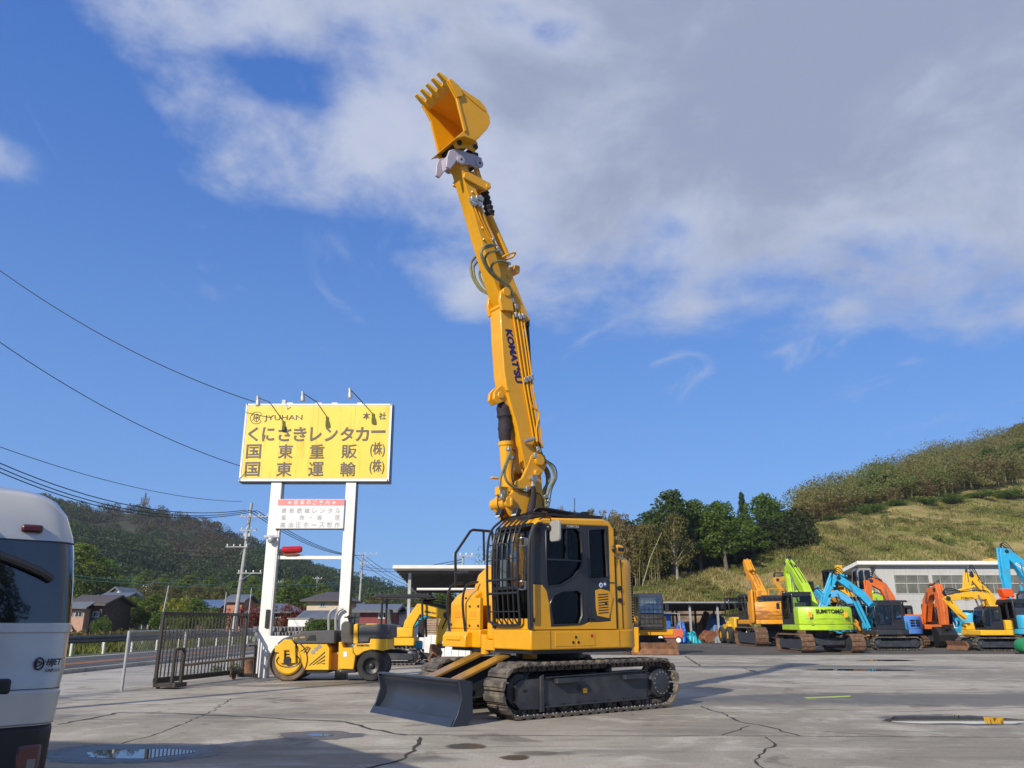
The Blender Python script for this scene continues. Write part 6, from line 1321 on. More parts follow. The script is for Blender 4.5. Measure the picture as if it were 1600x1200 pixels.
upl = thing('utility_pole', 'concrete utility pole just outside the frame on the left', 'utility pole', (-12.2, 8.0, 0)); m = MB(); m.tube([(0, 0, -.1), (0, 0, 11.5)], [.17, .11], 10); obj('pole', m, CONCP, upl); m = MB(); m.box2(-.9, .9, -.05, .05, 10.6, 10.7); m.box2(-.8, .8, -.05, .05, 9.8, 9.9); obj('cross_arm', m, GALV, upl)
(tm, cm), h, w = PROTO['bare0']; t = thing('sparse_tree', 'thin tree by the road outside the frame on the left', 'tree', (-16.5, 5.5, 0)); t.scale = (.75, .75, .85); link('trunk', tm, t); link('crown', cm, t)
t2 = dup(t, (-14.5, 2.5, 0), 1.9, (.6, .6, .75), 'smaller thin tree by the road outside the frame on the left')
# ================================================================== THE OTHER MACHINES IN THE YARD
def machine(name, label, o, yaw, paint, W=2.5, L=3.6, shoe=.5, tz=.75, deck=1.0, hz=1.9, tail=1.6, front=1.3, cab='cab', cab_h=2.75, cab_y=None, cab_x=(-.35, 1.25), cab_w=.95, boom=None, bw=.34, boom_w=(.42, .55, .42), arm=None, aw=.26, arm_w=(.40, .32, .22), bucket=None, tool=None,
            boom_y=0.0, trackm=RUSTT, framem=FRAMEG, weight=None, hood=None, blade=None, sign=None, cabm=CHAR, cyl=True, group='excavators parked in the back yard', lift=0.0, cat='excavator', rails=False, uw=None, rock=None, boom_cover=None, glass=None):
    """a parked crawler excavator; boom and arm are centre lines (x forward, z up) in the machine's own frame"""
    T = thing(name, label, cat, (o[0], o[1], 0), yaw, group); hw = W / 2; uw = uw or W * .96; u = uw / 2; cab_y = u - cab_w / 2 if cab_y is None else cab_y
    r = tz / 2
    for s in (1, -1):
        y0, y1 = (hw - shoe, hw) if s > 0 else (-hw, -hw + shoe)
        mb, ch = shoe_track(-L / 2 + r, L / 2 - r, r + .03, r - .03, y0, y1, 34, .05, .03, 0.0); tr = obj('crawler_track', mb, trackm, T, smooth=30)
        m = MB(); ym = (y0 + y1) / 2; m.prism([(-L / 2 + r * .9, .16), (L / 2 - r * .9, .16), (L / 2 - r * .7, r), (L / 2 - r, tz * .72), (-L / 2 + r, tz * .76), (-L / 2 + r * .7, r)], ym - shoe * .36, ym + shoe * .36)
        f = obj('track_frame', m, framem, T, bevel=.02)
        m = MB(); m.lathe([(r * .55, -shoe * .3), (r * .80, -shoe * .1), (r * .80, shoe * .1), (r * .6, shoe * .38), (.05, shoe * .4)], (-L / 2 + r, ym, r + .02), 'y', 18); obj('drive_sprocket', m, framem, f)
        m = MB(); m.lathe([(.05, -shoe * .3), (r * .76, -shoe * .15), (r * .76, shoe * .15), (.05, shoe * .3)], (L / 2 - r, ym, r + .02), 'y', 18); obj('idler_wheel', m, framem, f)
    m = MB(); m.box((0, 0, tz * .62), (L * .5, W - 2 * shoe + .1, tz * .45)); m.cyl((0, 0, tz * .5), (0, 0, deck - .08 + lift), min(.55, W * .23), n=20); obj('undercarriage', m, framem, T, bevel=.03)
    dz = deck + lift
    n = 12; a0 = 128; arcp = [(max(-tail, tail * math.cos(R(a)) ), max(-u, min(u, tail * 1.12 * math.sin(R(a))))) for a in np.linspace(a0, 360 - a0, n)]
    out = [(front, -u), (front, u), (-.3, u)] + arcp + [(-.3, -u)]
    m = MB(); m.prism(out, dz - .10, dz + .16, 'z'); hb = obj('upper_deck', m, framem if weight == 'dark' else paint, T, bevel=.03)
    back = [(-.40, u * .97)] + arcp + [(-.40, -u * .97)]
    m = MB(); rg = lambda z, k: [(x * k + (1 - k) * -.4, y * (1 - (1 - k) * .6), z) for x, y in back]
    m.loft([rg(dz + .17, .99), rg(dz + .25, 1.0), rg(hz + lift - .16, 1.0), rg(hz + lift - .04, .97), rg(hz + lift, .90)]); cw = obj('counterweight', m, weight if weight not in (None, 'dark') else paint, T, bevel=.02, smooth=40)
    m = MB(); m.box2(-.399, front * .75, -u, min(-bw / 2 - .1, boom_y - bw / 2 - .06), dz + .161, hz + lift - .12); m.box2(front * .3, front * .95, -u - .004, -u * .45, dz + .163, dz + .5); obj('side_housing', m, paint, T, bevel=.05)
    if hood:
        m = MB(); m.prism([(-tail * .92, hz + lift + .002), (-.42, hz + lift + .002), (-.45, hz + lift + hood), (-tail * .80, hz + lift + hood * .8)], -u * .86, u * .86); hd = obj('engine_hood', m, CHAR, T, bevel=.05)
        m = MB()
        for k in range(7): m.box((-tail * .93, -u * .6 + k * u * .2, hz + lift + hood * .35), (.06, u * .12, hood * .3))
        obj('hood_vent', m, BLACK, hd)
    if rails:
        m = MB()
        for x, y in ((front * .9, -u + .06), (front * .2, -u + .06), (-tail * .5, -u + .06), (-tail * .5, u * .2)): m.tube([(x, y, dz + .4), (x, y, hz + .75)], .03, 6)
        m.tube([(front * .9, -u + .06, hz + .75), (-tail * .5, -u + .06, hz + .75), (-tail * .5, u * .2, hz + .75)], .03, 6); m.tube([(front * .9, -u + .06, hz + .4), (-tail * .5, -u + .06, hz + .4)], .025, 6); obj('handrail', m, paint, T)
    c0, c1 = cab_x; y0, y1 = cab_y - cab_w / 2, cab_y + cab_w / 2; ch = cab_h + lift; cz = dz + .165
    if cab == 'cab':
        prof = [(c0, cz), (c1, cz), (c1 + .06, cz + (ch - cz) * .42), (c1 - .02, ch - .22), (c1 - .25, ch), (c0 + .06, ch), (c0, ch - .1)]
        hs = [[(c0 + .10, cz + (ch - cz) * .36), (c0 + .52, cz + (ch - cz) * .36), (c0 + .52, ch - .16), (c0 + .13, ch - .16)], [(c0 + .62, cz + (ch - cz) * .16), (c1 - .06, cz + (ch - cz) * .16), (c1 - .10, ch - .30), (c1 - .30, ch - .16), (c0 + .62, ch - .16)]]
        m = MB(); m.sheet(prof, hs, y0, y0 + .05); m.sheet(prof, hs, y1 - .05, y1); m.box2(c0 + .05, c1 - .28, y0 + .05, y1 - .05, ch - .06, ch - .003)
        m.box2(c0 + .01, c0 + .06, y0 + .05, y1 - .05, cz, cz + (ch - cz) * .45); m.box2(c0 + .03, c0 + .08, y0 + .05, y1 - .05, ch - .2, ch - .061); m.box2(c1 - .06, c1 - .01, y0 + .05, y1 - .05, cz, cz + .12); m.box2(c0 + .06, c1 - .06, y0 + .05, y1 - .05, cz, cz + .05)
        cb = obj('cab', m, cabm, T, bevel=.012); gls = glass or CABG
        for h in hs:
            for y in (y0 + .02, y1 - .024): g = MB(); g.prism(h, y, y + .004); obj('window', g, gls, cb)
        g = MB(); g.quad((c1 + .045, y0 + .05, cz + (ch - cz) * .44), (c1 + .045, y1 - .05, cz + (ch - cz) * .44), (c1 - .03, y1 - .05, ch - .22), (c1 - .03, y0 + .05, ch - .22)); g.quad((c1 - .03, y0 + .05, ch - .22), (c1 - .03, y1 - .05, ch - .22), (c1 - .25, y1 - .05, ch - .02), (c1 - .25, y0 + .05, ch - .02)); g.quad((c1 - .02, y0 + .05, cz + .12), (c1 - .02, y1 - .05, cz + .12), (c1 + .04, y1 - .05, cz + (ch - cz) * .42), (c1 + .04, y0 + .05, cz + (ch - cz) * .42)); obj('windscreen', g, gls, cb, fix=False)
        g = MB(); g.quad((c0 + .04, y0 + .05, cz + (ch - cz) * .46), (c0 + .04, y1 - .05, cz + (ch - cz) * .46), (c0 + .06, y1 - .05, ch - .2), (c0 + .06, y0 + .05, ch - .2)); obj('rear_window', g, gls, cb, fix=False)
        m = MB(); m.prism([(c0 + .3, cz + .3), (c0 + .75, cz + .3), (c0 + .75, cz + .45), (c0 + .42, cz + .5), (c0 + .35, cz + 1.05), (c0 + .22, cz + 1.05)], y0 + .22, y1 - .22); m.box2(c1 - .35, c1 - .2, y0 + .2, y1 - .2, cz + .05, cz + .75); obj('operator_seat', m, SEATM, cb, bevel=.03)
    elif cab == 'canopy':
        m = MB()
        for x in (c0 + .02, c1 - .1):
            for y in (y0 + .03, y1 - .03): m.tube([(x, y, cz), (x + (.0 if x < 0 else -.08), y, ch - .10)], .04, 8)
        cb = obj('canopy_frame', m, BLACKP, T); m = MB(); m.prism([(c0 - .32, ch - .10), (c1 + .25, ch - .12), (c1 + .24, ch - .04), (c1 - .1, ch + .03), (c0 - .22, ch + .02)], y0 - .05, y1 + .05); obj('canopy_roof', m, CHAR, cb, bevel=.03)
        m = MB(); m.prism([(c0 + .2, cz + .25), (c0 + .7, cz + .25), (c0 + .7, cz + .4), (c0 + .35, cz + .45), (c0 + .28, cz + .95), (c0 + .15, cz + .95)], y0 + .2, y1 - .2); obj('operator_seat', m, SEATM, cb, bevel=.03)
        m = MB(); m.box2(c1 - .3, c1 - .15, y0 + .15, y1 - .15, cz, cz + .6); m.tube([(c1 - .22, y0 + .3, cz + .6), (c1 - .3, y0 + .3, cz + .9)], .02); m.tube([(c1 - .22, y1 - .3, cz + .6), (c1 - .3, y1 - .3, cz + .9)], .02); obj('control_console', m, BLACK, cb)
    last = None
    if boom:
        n = len(boom); w = np.interp(np.linspace(0, 1, n), np.linspace(0, 1, len(boom_w)), boom_w); P = ribbon(boom, list(w)); m = MB(); m.prism(P, boom_y - bw / 2, boom_y + bw / 2); bo = obj('boom', m, paint, T, bevel=.02)
        m = MB(); m.prism([(boom[0][0] - .35, dz + .1), (boom[0][0] + .3, dz + .1), (boom[0][0] + .2, boom[0][1] + .15), (boom[0][0] - .2, boom[0][1] + .15)], boom_y - bw / 2 - .08, boom_y - bw / 2 - .02); m.prism([(boom[0][0] - .35, dz + .1), (boom[0][0] + .3, dz + .1), (boom[0][0] + .2, boom[0][1] + .15), (boom[0][0] - .2, boom[0][1] + .15)], boom_y + bw / 2 + .02, boom_y + bw / 2 + .08); obj('boom_bracket', m, paint, T, bevel=.02)
        if cyl:
            k = max(1, n // 2); a = Vector((boom[0][0] + .3, boom_y, dz + .25)); b = Vector((boom[k][0], boom_y, boom[k][1])); 
            for y in (-bw / 2 - .09, bw / 2 + .09):
                A = a + Vector((0, y, 0)); B = b + Vector((0, y, 0)); m = MB(); m.tube([A, A.lerp(B, .62)], .075, 10); c_ = obj('boom_cylinder', m, paint, T); m = MB(); m.tube([A.lerp(B, .62), B], .042, 8); obj('cylinder_rod', m, STEEL, c_)
            m = MB()
            for y in (-.1, .1): m.tube(smooth_path([(p[0] - .0, boom_y + y, p[1] + w[i] / 2 + .05) for i, p in enumerate(boom)], 4), .022, 5)
            obj('hydraulic_line', m, BHOSE, bo)
        if sign:
            s_, px, pz, ang, wd, mm = sign; d = Vector((math.cos(ang), 0, math.sin(ang)))
            side = 1
            xd = d if d.x < 0 else -d; text('lettering', s_, mm, bo, (px, boom_y + bw / 2 + .002, pz), xd, (0, 0, 1), width=wd, height=wd * .17, bold=.02, depth=.006)
    if arm:
        n = len(arm); w = np.interp(np.linspace(0, 1, n), np.linspace(0, 1, len(arm_w)), arm_w); m = MB(); m.prism(ribbon(arm, list(w)), boom_y - aw / 2, boom_y + aw / 2); ao = obj('arm', m, paint, T, bevel=.02)
        if boom and cyl:
            k = max(1, n - 1); A = Vector((boom[len(boom) // 2][0], boom_y, boom[len(boom) // 2][1] + .45)); B = Vector((arm[0][0], boom_y, arm[0][1])); B.z += .1
            m = MB(); m.tube([A, A.lerp(B, .6)], .07, 10); c_ = obj('arm_cylinder', m, paint, T); m = MB(); m.tube([A.lerp(B, .6), B], .04, 8); obj('cylinder_rod', m, STEEL, c_)
            t = (Vector(arm[-1]) - Vector(arm[0])).normalized(); nn = Vector((-t.y, t.x)); q = [Vector(arm[0]) + nn * (arm_w[0] / 2 + .08), Vector(arm[0]).lerp(Vector(arm[-1]), .7) + nn * (arm_w[1] / 2 + .08)]
            m = MB(); m.tube([(q[0].x, boom_y, q[0].y), (q[1].x, boom_y, q[1].y)], .06, 8); m.tube([(q[1].x, boom_y, q[1].y), (arm[-1][0] + nn.x * .2, boom_y, arm[-1][1] + nn.y * .2)], .035, 6); obj('bucket_cylinder', m, paint, ao)
        if boom:
            m = MB(); j = Vector((boom[-1][0], boom_y, boom[-1][1]))
            for y in (-.10, .0, .10): m.tube(smooth_path([(boom[-2][0], boom_y + y, boom[-2][1] + w[0] / 2 + .12), (j.x - .1, boom_y + y * 1.3, j.z + .42 + y), (arm[0][0] + .12, boom_y + y, arm[0][1] + .2), (arm[1][0], boom_y + y, arm[1][1] + .0)], 5), .026, 5)
            obj('jumper_hose', m, BHOSE, ao)
            m = MB(); m.lathe([(.10, -aw / 2 - .05), (.12, -aw / 2 - .04), (.12, aw / 2 + .04), (.10, aw / 2 + .05)], (j.x, boom_y, j.z), 'y', 14); obj('arm_pivot', m, CHAR, ao)
    if cab == 'cab':
        m = MB(); m.tube([(c1 - .02, y1, ch - .5), (c1 + .12, y1 + .14, ch - .45), (c1 + .12, y1 + .14, ch - .8)], .018, 5); m.box((c1 + .12, y1 + .14, ch - .66), (.05, .16, .30)); obj('mirror', m, CHAR, cb, bevel=.01)
        m = MB(); m.tube([(c0 + .56, y1 + .015, cz + .35), (c0 + .56, y1 + .05, cz + .4), (c0 + .56, y1 + .05, ch - .35), (c0 + .56, y1 + .015, ch - .3)], .016, 5); obj('grab_rail', m, BLACKP, cb)
    if bucket:
        (bx, bz), ang, size, bm_w, bmat = bucket; M = Matrix.Rotation(ang, 2)
        prof = [(0, 0), (-.05, .25), (.05, .55), (.30, .75), (.60, .72), (.85, .50), (.95, .15)]; sk = [Vector((x * size, z * size)) for x, z in prof]; inn = [Vector((x * size * .94 + .02 * size, z * size * .93)) for x, z in prof]
        tr_ = lambda p: ((M @ p).x + bx, (M @ p).y + bz)
        m = MB(); m.prism([tr_(p) for p in sk] + [tr_(p) for p in reversed(inn)], boom_y - bm_w / 2, boom_y + bm_w / 2)
        for y in (boom_y - bm_w / 2 - .02, boom_y + bm_w / 2): m.prism([tr_(p) for p in sk], y, y + .02)
        bk = obj('bucket', m, bmat, T, bevel=.01)
        for k in range(5):
            y = boom_y - bm_w * .42 + k * bm_w * .21; m = MB(); m.prism([tr_(Vector(p) * size) for p in ((.84, .17), (.99, .17), (.93, -.12))], y - .05, y + .05); obj('bucket_tooth', m, bmat, bk)
        m = MB()
        for y in (-.14, .1): m.prism([tr_(Vector(p) * size) for p in ((.0, .3), (.1, .55), (.0, .85), (-.2, .75), (-.15, .4))], boom_y + y, boom_y + y + .04)
        obj('bucket_ear', m, bmat, bk)
    if blade:
        bx, bh, bmm = blade; pr = [(bx + .10, .02), (bx - .06, bh * .5), (bx + .04, bh), (bx - .02, bh), (bx - .14, bh * .5), (bx + .02, .02)]; m = MB(); m.prism(pr, -hw, hw); b_ = obj('dozer_blade', m, bmm, T, bevel=.01)
        m = MB()
        for y in (-.3, .3): m.prism([(bx - .1, .15), (bx - .1, .35), (L * .2, tz * .8), (L * .2, tz * .5)], y - .06, y + .06)
        obj('blade_arm', m, framem, b_)
    return T
def fr(px, d, yaw): p = at(px, 985, d); return Frame((p.x, d), yaw), (p.x, d)
PI = math.pi

# 1 lime machine seen from behind
F1, o1 = fr(1277, 41.6, PI / 2)
t = machine('lime_excavator', 'bright lime green excavator seen from behind, arm folded high, with black lettering on its counterweight', o1, PI / 2, LIME, W=3.0, L=3.9, shoe=.62, tz=.80, deck=1.12, hz=2.12, tail=1.72, front=1.3, cab_h=2.85, cab_y=.80, cab_x=(-.55, 1.15), cab_w=1.0, uw=2.62,
        boom=[(.35, 1.8), (1.5, 3.05), (2.7, 3.95), (3.6, 4.5)], boom_y=-.12, bw=.42, boom_w=(.55, .55, .36), arm=[(3.4, 4.65), (3.9, 4.0), (3.7, 3.0), (3.3, 2.1)], aw=.34, hood=.0)
text('lettering', 'SUMITOMO', BTXT, t, (-1.735, .62, 1.80), (0, -1, 0), (0, 0, 1), width=1.35, height=.19, bold=.035, depth=.006)
m = MB(); m.box2(-1.74, -1.728, -.9, -.72, 1.62, 1.86); m.box2(-1.74, -1.728, .80, .98, 1.62, 1.86); obj('caution_sticker', m, STICK, t)
m = MB(); m.box2(-1.735, -1.72, -.95, -.78, 1.33, 1.36); m.box2(-1.735, -1.72, .75, .92, 1.33, 1.36); obj('reflector', m, ORG2, t)
m = MB(); m.box2(-1.728, -1.722, -1.15, 1.15, 1.545, 1.555); obj('weight_seam', m, CHAR, t)
RAMB = mat('rust_streaked_amber', (.66, .27, .012), .5, var=.1)
def _rs():
    t = NT(RAMB.node_tree); p = t.n['Principled BSDF']; c = t.mapping(t.new('ShaderNodeTexCoord').outputs['Object'], (.5, .5, 5)); z = t.new('ShaderNodeSeparateXYZ'); t.l.new(t.new('ShaderNodeTexCoord').outputs['Object'], z.inputs[0])
    d = t.ss(t.m('ADD', t.noise(c, 1.3, 6, .7, .3), t.m('MULTIPLY', t.ss(z.outputs[2], 2.5, 1.4), .16)), .52, .66); t.put(p.inputs['Base Color'], t.mix(t.m('MULTIPLY', d, .85), (.68, .28, .012), (.22, .07, .015)))
_rs()
# 2 big yellow one with rust streaks
F2, o2 = fr(1204, 52.5, PI / 2)
t = machine('large_amber_excavator', 'large amber excavator seen from behind with rust-streaked wide counterweight and dark engine hood', o2, PI / 2, AMBER, weight=RAMB, W=3.3, L=4.8, shoe=.75, tz=1.05, deck=1.38, hz=2.62, tail=2.5, front=1.9, cab_h=3.1, cab_y=.95, cab_x=(.1, 1.8), cab_w=1.0, uw=3.0,
        boom=[(.3, 2.1), (1.2, 3.1), (2.4, 4.1), (3.4, 4.5)], boom_y=.05, bw=.56, boom_w=(.8, .72, .5), arm=[(3.0, 4.5), (3.6, 5.1), (3.8, 5.45)], aw=.5, arm_w=(.7, .5, .35), hood=.42, rails=True, trackm=RUSTT)
m = MB()
for x, y in ((1.2, 1.5), (1.2, 1.15)): m.box((x - 2.9, y, 2.3), (.7, .3, 1.9))
m.tube([(-2.2, 1.62, 1.4), (-2.2, 1.62, 3.3)], .07, 8); obj('side_ladder', m, AMBER, t, bevel=.04)
# 3 amber machine behind, boom folded low, with an orange nose
F3, o3 = fr(1262, 60, PI)
X = lambda F, L, y=0: [F.xz(a, b, y) for a, b in L]
machine('amber_excavator', 'dull amber excavator half hidden behind the lime one, its boom folded over to the left', o3, PI, CATY, deck=1.1, hz=2.1, boom=X(F3, [(1262, 945), (1250, 925), (1243, 903), (1214, 906)]), boom_w=(.5, .6, .5, .3), arm=X(F3, [(1212, 902), (1216, 916), (1226, 930), (1232, 938)]), cab_h=4.2, cyl=True)
F3b, o3b = fr(1240, 57, PI)
machine('orange_excavator', 'orange excavator with low curved boom visible between the amber and lime ones', o3b, PI, ORG, deck=.95, hz=1.75, W=2.2, L=3, boom=X(F3b, [(1250, 958), (1246, 935), (1236, 924), (1224, 934)]), boom_w=(.4, .5, .3), arm=X(F3b, [(1224, 930), (1216, 945), (1212, 955)]), cab_h=2.2)
# 4 blue mini with black cab in the front row
F4, o4 = fr(1387, 44.6, PI)
t = machine('blue_mini_excavator', 'sky blue excavator in the front row with black glazed cab and long boom reaching left', o4, PI, CYAN, W=2.0, L=2.55, shoe=.4, tz=.62, deck=.86, hz=1.45, tail=1.0, front=1.0, cab_h=2.40, cab_w=1.0, cab_x=(-.50, 1.0), uw=1.95, trackm=SHOE, weight='dark', glass=CABG, rails=False,
        boom=X(F4, [(1361, 946), (1347, 930), (1325, 914), (1309, 903)]), bw=.26, boom_w=(.34, .42, .32), arm=X(F4, [(1305, 899), (1297, 915), (1290, 932), (1287, 944)]), aw=.2, arm_w=(.34, .26, .18), bucket=((2.9, 1.15), 2.2, .65, .6, CYAN))
# 5 paler blue machine behind it
F5, o5 = fr(1345, 50, PI)
machine('blue_excavator', 'paler blue excavator behind the black-cabbed blue one, boom arched to the left', o5, PI, mat('pale_blue_paint', (.10, .45, .75), .4, var=.06), W=2.3, L=3.2, tz=.7, deck=.95, hz=1.7, boom=X(F5, [(1333, 948), (1322, 936), (1306, 927), (1294, 930)]), boom_w=(.36, .44, .3), arm=X(F5, [(1296, 927), (1290, 940), (1284, 955), (1280, 965)]), cab_h=2.45, bucket=((3.0, .9), 2.2, .7, .7, TEAL))
F5b, o5b = fr(1305, 54, PI / 2)
machine('blue_excavator', 'blue excavator in the rear row between the lime one and the pale blue boom', o5b, PI / 2, CYAN, W=2.3, L=3.1, tz=.7, deck=.95, hz=1.75, tail=1.3, boom=[(.3, 1.6), (1.2, 2.8), (2.2, 3.3), (3.2, 3.0)], arm=[(3.2, 3.1), (3.5, 2.0), (3.2, 1.2)], cab_h=2.5)
# 6 yellow mini with boom stretched low in front
F6, o6 = fr(1372, 47.5, PI)
machine('yellow_mini_excavator', 'small amber excavator whose low boom slopes down right in front of the blue machine', o6, PI, CATY, W=1.7, L=2.2, shoe=.32, tz=.5, deck=.70, hz=1.3, tail=.9, front=.9, cab='canopy', cab_h=2.35, uw=1.6, boom=X(F6, [(1352, 994), (1345, 982), (1330, 966), (1314, 953)]), bw=.2, boom_w=(.3, .34, .26), arm=X(F6, [(1313, 950), (1306, 965), (1300, 985)]), aw=.16, arm_w=(.24, .2, .14), boom_cover=None)
# 7 orange machine with arched boom
F7, o7 = fr(1408, 53, PI)
machine('orange_arch_excavator', 'orange-red excavator whose arched boom curves up left of the long grey warehouse', o7, PI, ORG, W=2.5, L=3.4, deck=1.0, hz=1.85, boom=X(F7, [(1400, 957), (1390, 935), (1379, 917), (1360, 908)]), bw=.34, boom_w=(.5, .62, .46), arm=X(F7, [(1357, 907), (1357, 925), (1360, 945), (1362, 955)]), cab_h=2.4)
F7b, o7b = fr(1385, 57, PI)
machine('lime_arch_excavator', 'lime green excavator hidden behind the black cab, only its low boom showing', o7b, PI, LIME, W=2.3, L=3.2, deck=1.0, hz=1.7, boom=X(F7b, [(1385, 950), (1378, 938), (1366, 934), (1356, 945)]), boom_w=(.5, .7, .4), arm=X(F7b, [(1356, 942), (1352, 955), (1350, 965)]), cab_h=2.3)
# 8 periwinkle machine seen half from behind
F8, o8 = fr(1404, 48.5, PI * .62)
t = machine('periwinkle_excavator', 'periwinkle blue small excavator turned away, with black vent slots on its sloping tail', o8, PI * .62, LAV, W=1.95, L=2.4, shoe=.4, tz=.6, deck=.85, hz=1.75, tail=1.2, front=.8, cab='canopy', cab_h=2.6, cab_w=1.2, boom=[(.7, 1.3), (1.5, 2.0), (2.2, 1.9)], arm=[(2.2, 1.9), (2.3, 1.0), (2.2, .5)], bw=.2, boom_w=(.3, .3, .25))
m = MB()
for k in range(3):
    for j in range(2): m.box((-1.215, -.25 + j * .4, 1.22 + k * .14), (.04, .3, .07))
obj('vent_slot', m, BLACK, t)
# 9 orange machine facing the camera, bucket resting on the ground
F9, o9 = fr(1441, 50, -PI / 2)
t = machine('orange_wide_excavator', 'orange excavator facing forward, boom raised and black toothed bucket resting on the ground', o9, -PI / 2, ORG, W=2.6, L=3.4, deck=1.1, hz=1.85, tail=1.7, cab_h=2.45, boom=[(.45, 1.5), (.9, 2.55), (1.5, 3.1), (2.3, 3.2)], boom_y=.12, bw=.40, boom_w=(.45, .52, .40), arm=[(2.2, 3.42), (2.4, 2.9), (2.45, 2.1), (2.4, 1.25)], aw=.44, arm_w=(.5, .45, .34), bucket=((1.95, 1.12), -PI / 2 - .1, 1.12, 1.0, CHAR), trackm=RUSTT)
text('lettering', 'HITACHI', WTXT, t, (-.35, -1.262, 1.48), (1, 0, 0), (0, 0, 1), width=1.15, height=.2, bold=.02, depth=.012)
# 10, 11 two yellow minis
F10, o10 = fr(1566, 45, PI)
machine('yellow_mini_excavator', 'yellow small excavator at the right with its arm hanging straight down from a raised boom', o10, PI, YEL2, W=2.0, L=2.6, shoe=.4, tz=.6, deck=.85, hz=1.5, tail=1.1, front=.9, cab_h=2.2, cab_x=(-.3, .75), uw=1.9, boom=X(F10, [(1556, 950), (1546, 932), (1531, 915), (1516, 899)]), bw=.26, boom_w=(.34, .42, .32), arm=X(F10, [(1514, 896), (1512, 910), (1510, 925), (1511, 938)]), aw=.22, arm_w=(.36, .3, .2), sign=('KOMATSU', *F10.xz(1527, 907, .13), math.atan2(-.66, -.75), .75, BTXT),
        bucket=((F10.xz(1508, 945)[0] - .6, F10.xz(1508, 950)[1]), 2.6, .75, .6, RUST), blade=(1.75, .42, RUST), trackm=SHOE)
F11, o11 = fr(1545, 43.6, PI)
machine('yellow_mini_excavator', 'yellow small excavator at the right with long boom stretched level to the left', o11, PI, YEL2, W=2.0, L=2.6, shoe=.4, tz=.6, deck=.85, hz=1.5, tail=1.1, front=.95, cab_h=2.18, cab_x=(-.25, .7), uw=1.9, boom=X(F11, [(1551, 950), (1543, 932), (1525, 930), (1500, 932), (1480, 935)]), bw=.24, boom_w=(.34, .40, .38, .26), arm=X(F11, [(1478, 931), (1487, 943), (1498, 956), (1510, 966)]), aw=.2, arm_w=(.3, .26, .16), sign=('KOMATSU', *F11.xz(1502, 936, .12), PI + .03, .68, BTXT), blade=(1.8, .45, RUST), trackm=SHOE)
# 12 big blue one with the orange crusher
F12, o12 = fr(1622, 50, PI)
t = machine('large_blue_excavator', 'large sky blue excavator at the right edge with high folded boom and white lettering', o12, PI, CYAN, W=2.9, L=4.0, shoe=.6, tz=.85, deck=1.25, hz=2.9, tail=1.9, front=1.7, cab_h=3.2, boom=X(F12, [(1614, 925), (1608, 905), (1590, 880), (1570, 862)]), bw=.42, boom_w=(.6, .72, .5), arm=X(F12, [(1567, 857), (1568, 875), (1571, 900), (1574, 922)]), aw=.36, arm_w=(.55, .5, .36), sign=('KOBELCO', *F12.xz(1586, 882, .21), math.atan2(-.62, -.78), 1.0, WTXT))
c = F12.xz(1572, 936); m = MB(); m.prism([(c[0] + .35, c[1] + .6), (c[0] - .30, c[1] + .6), (c[0] - .4, c[1] + .1), (c[0] + .2, c[1] + .1)], -.3, .3); tl = obj('crusher', m, ORG2, t, bevel=.05)
for s in (1, -1):
    m = MB(); m.prism([(c[0] + s * .1 - .1, c[1] + .15), (c[0] + s * .5, c[1] - .05), (c[0] + s * .45, c[1] - .45), (c[0] + s * .1, c[1] - .62), (c[0] + s * .2, c[1] - .3), (c[0] - .0, c[1] - .15)], -.22, .22); obj('jaw', m, ORG2, tl, bevel=.03)
# 13, 14 blue tails
F13, o13 = fr(1519, 48.5, PI * .55)
machine('teal_excavator', 'turquoise excavator seen from behind between the orange one and the yellow pair', o13, PI * .55, CYAN, W=1.95, L=2.5, shoe=.4, tz=.62, deck=.9, hz=1.95, tail=1.1, hood=.12, cab=None, boom=[(.7, 1.3), (1.4, 1.9), (2.0, 1.6)], arm=[(2.0, 1.6), (2.2, .9)], bw=.2, boom_w=(.3, .3, .2))
F14, o14 = fr(1612, 43.2, PI / 2)
machine('sky_blue_tail_excavator', 'sky blue rounded excavator tail cut by the right picture edge', o14, PI / 2, CYAN, W=2.0, L=2.6, shoe=.4, tz=.62, deck=.9, hz=1.75, tail=1.15, cab_h=2.55, boom=[(.5, 1.4), (1.3, 2.2), (2.4, 2.0)], arm=[(2.4, 2.0), (2.6, 1.0)], bw=.24, boom_w=(.34, .36, .24))
# 15, 16 tall ones in the rear row
F15, o15 = fr(1338, 63, PI)
machine('high_cab_handler', 'yellow material handler with raised glass cab, leftmost against the warehouse', o15, PI, YEL2, W=2.8, L=4.2, deck=1.2, hz=2.3, lift=2.1, cab_h=3.2, cab_x=(-1.1, .0), boom=[(.8, 3.6), (.85, 4.6), (.8, 5.6)], bw=.5, boom_w=(.5, .5, .4), cyl=False, cabm=MIRR)
F16, o16 = fr(1306, 64, -PI / 2)
machine('black_cab_handler', 'amber handler with raised black cab peeking over the sky blue boom', o16, -PI / 2, CATY, W=2.6, L=4.0, deck=1.2, hz=2.2, lift=1.7, cab_h=3.6, cab_y=0, boom=[(.6, 3.3), (2.0, 3.6), (3.2, 3.0)], boom_y=-.9, bw=.35, cyl=False)
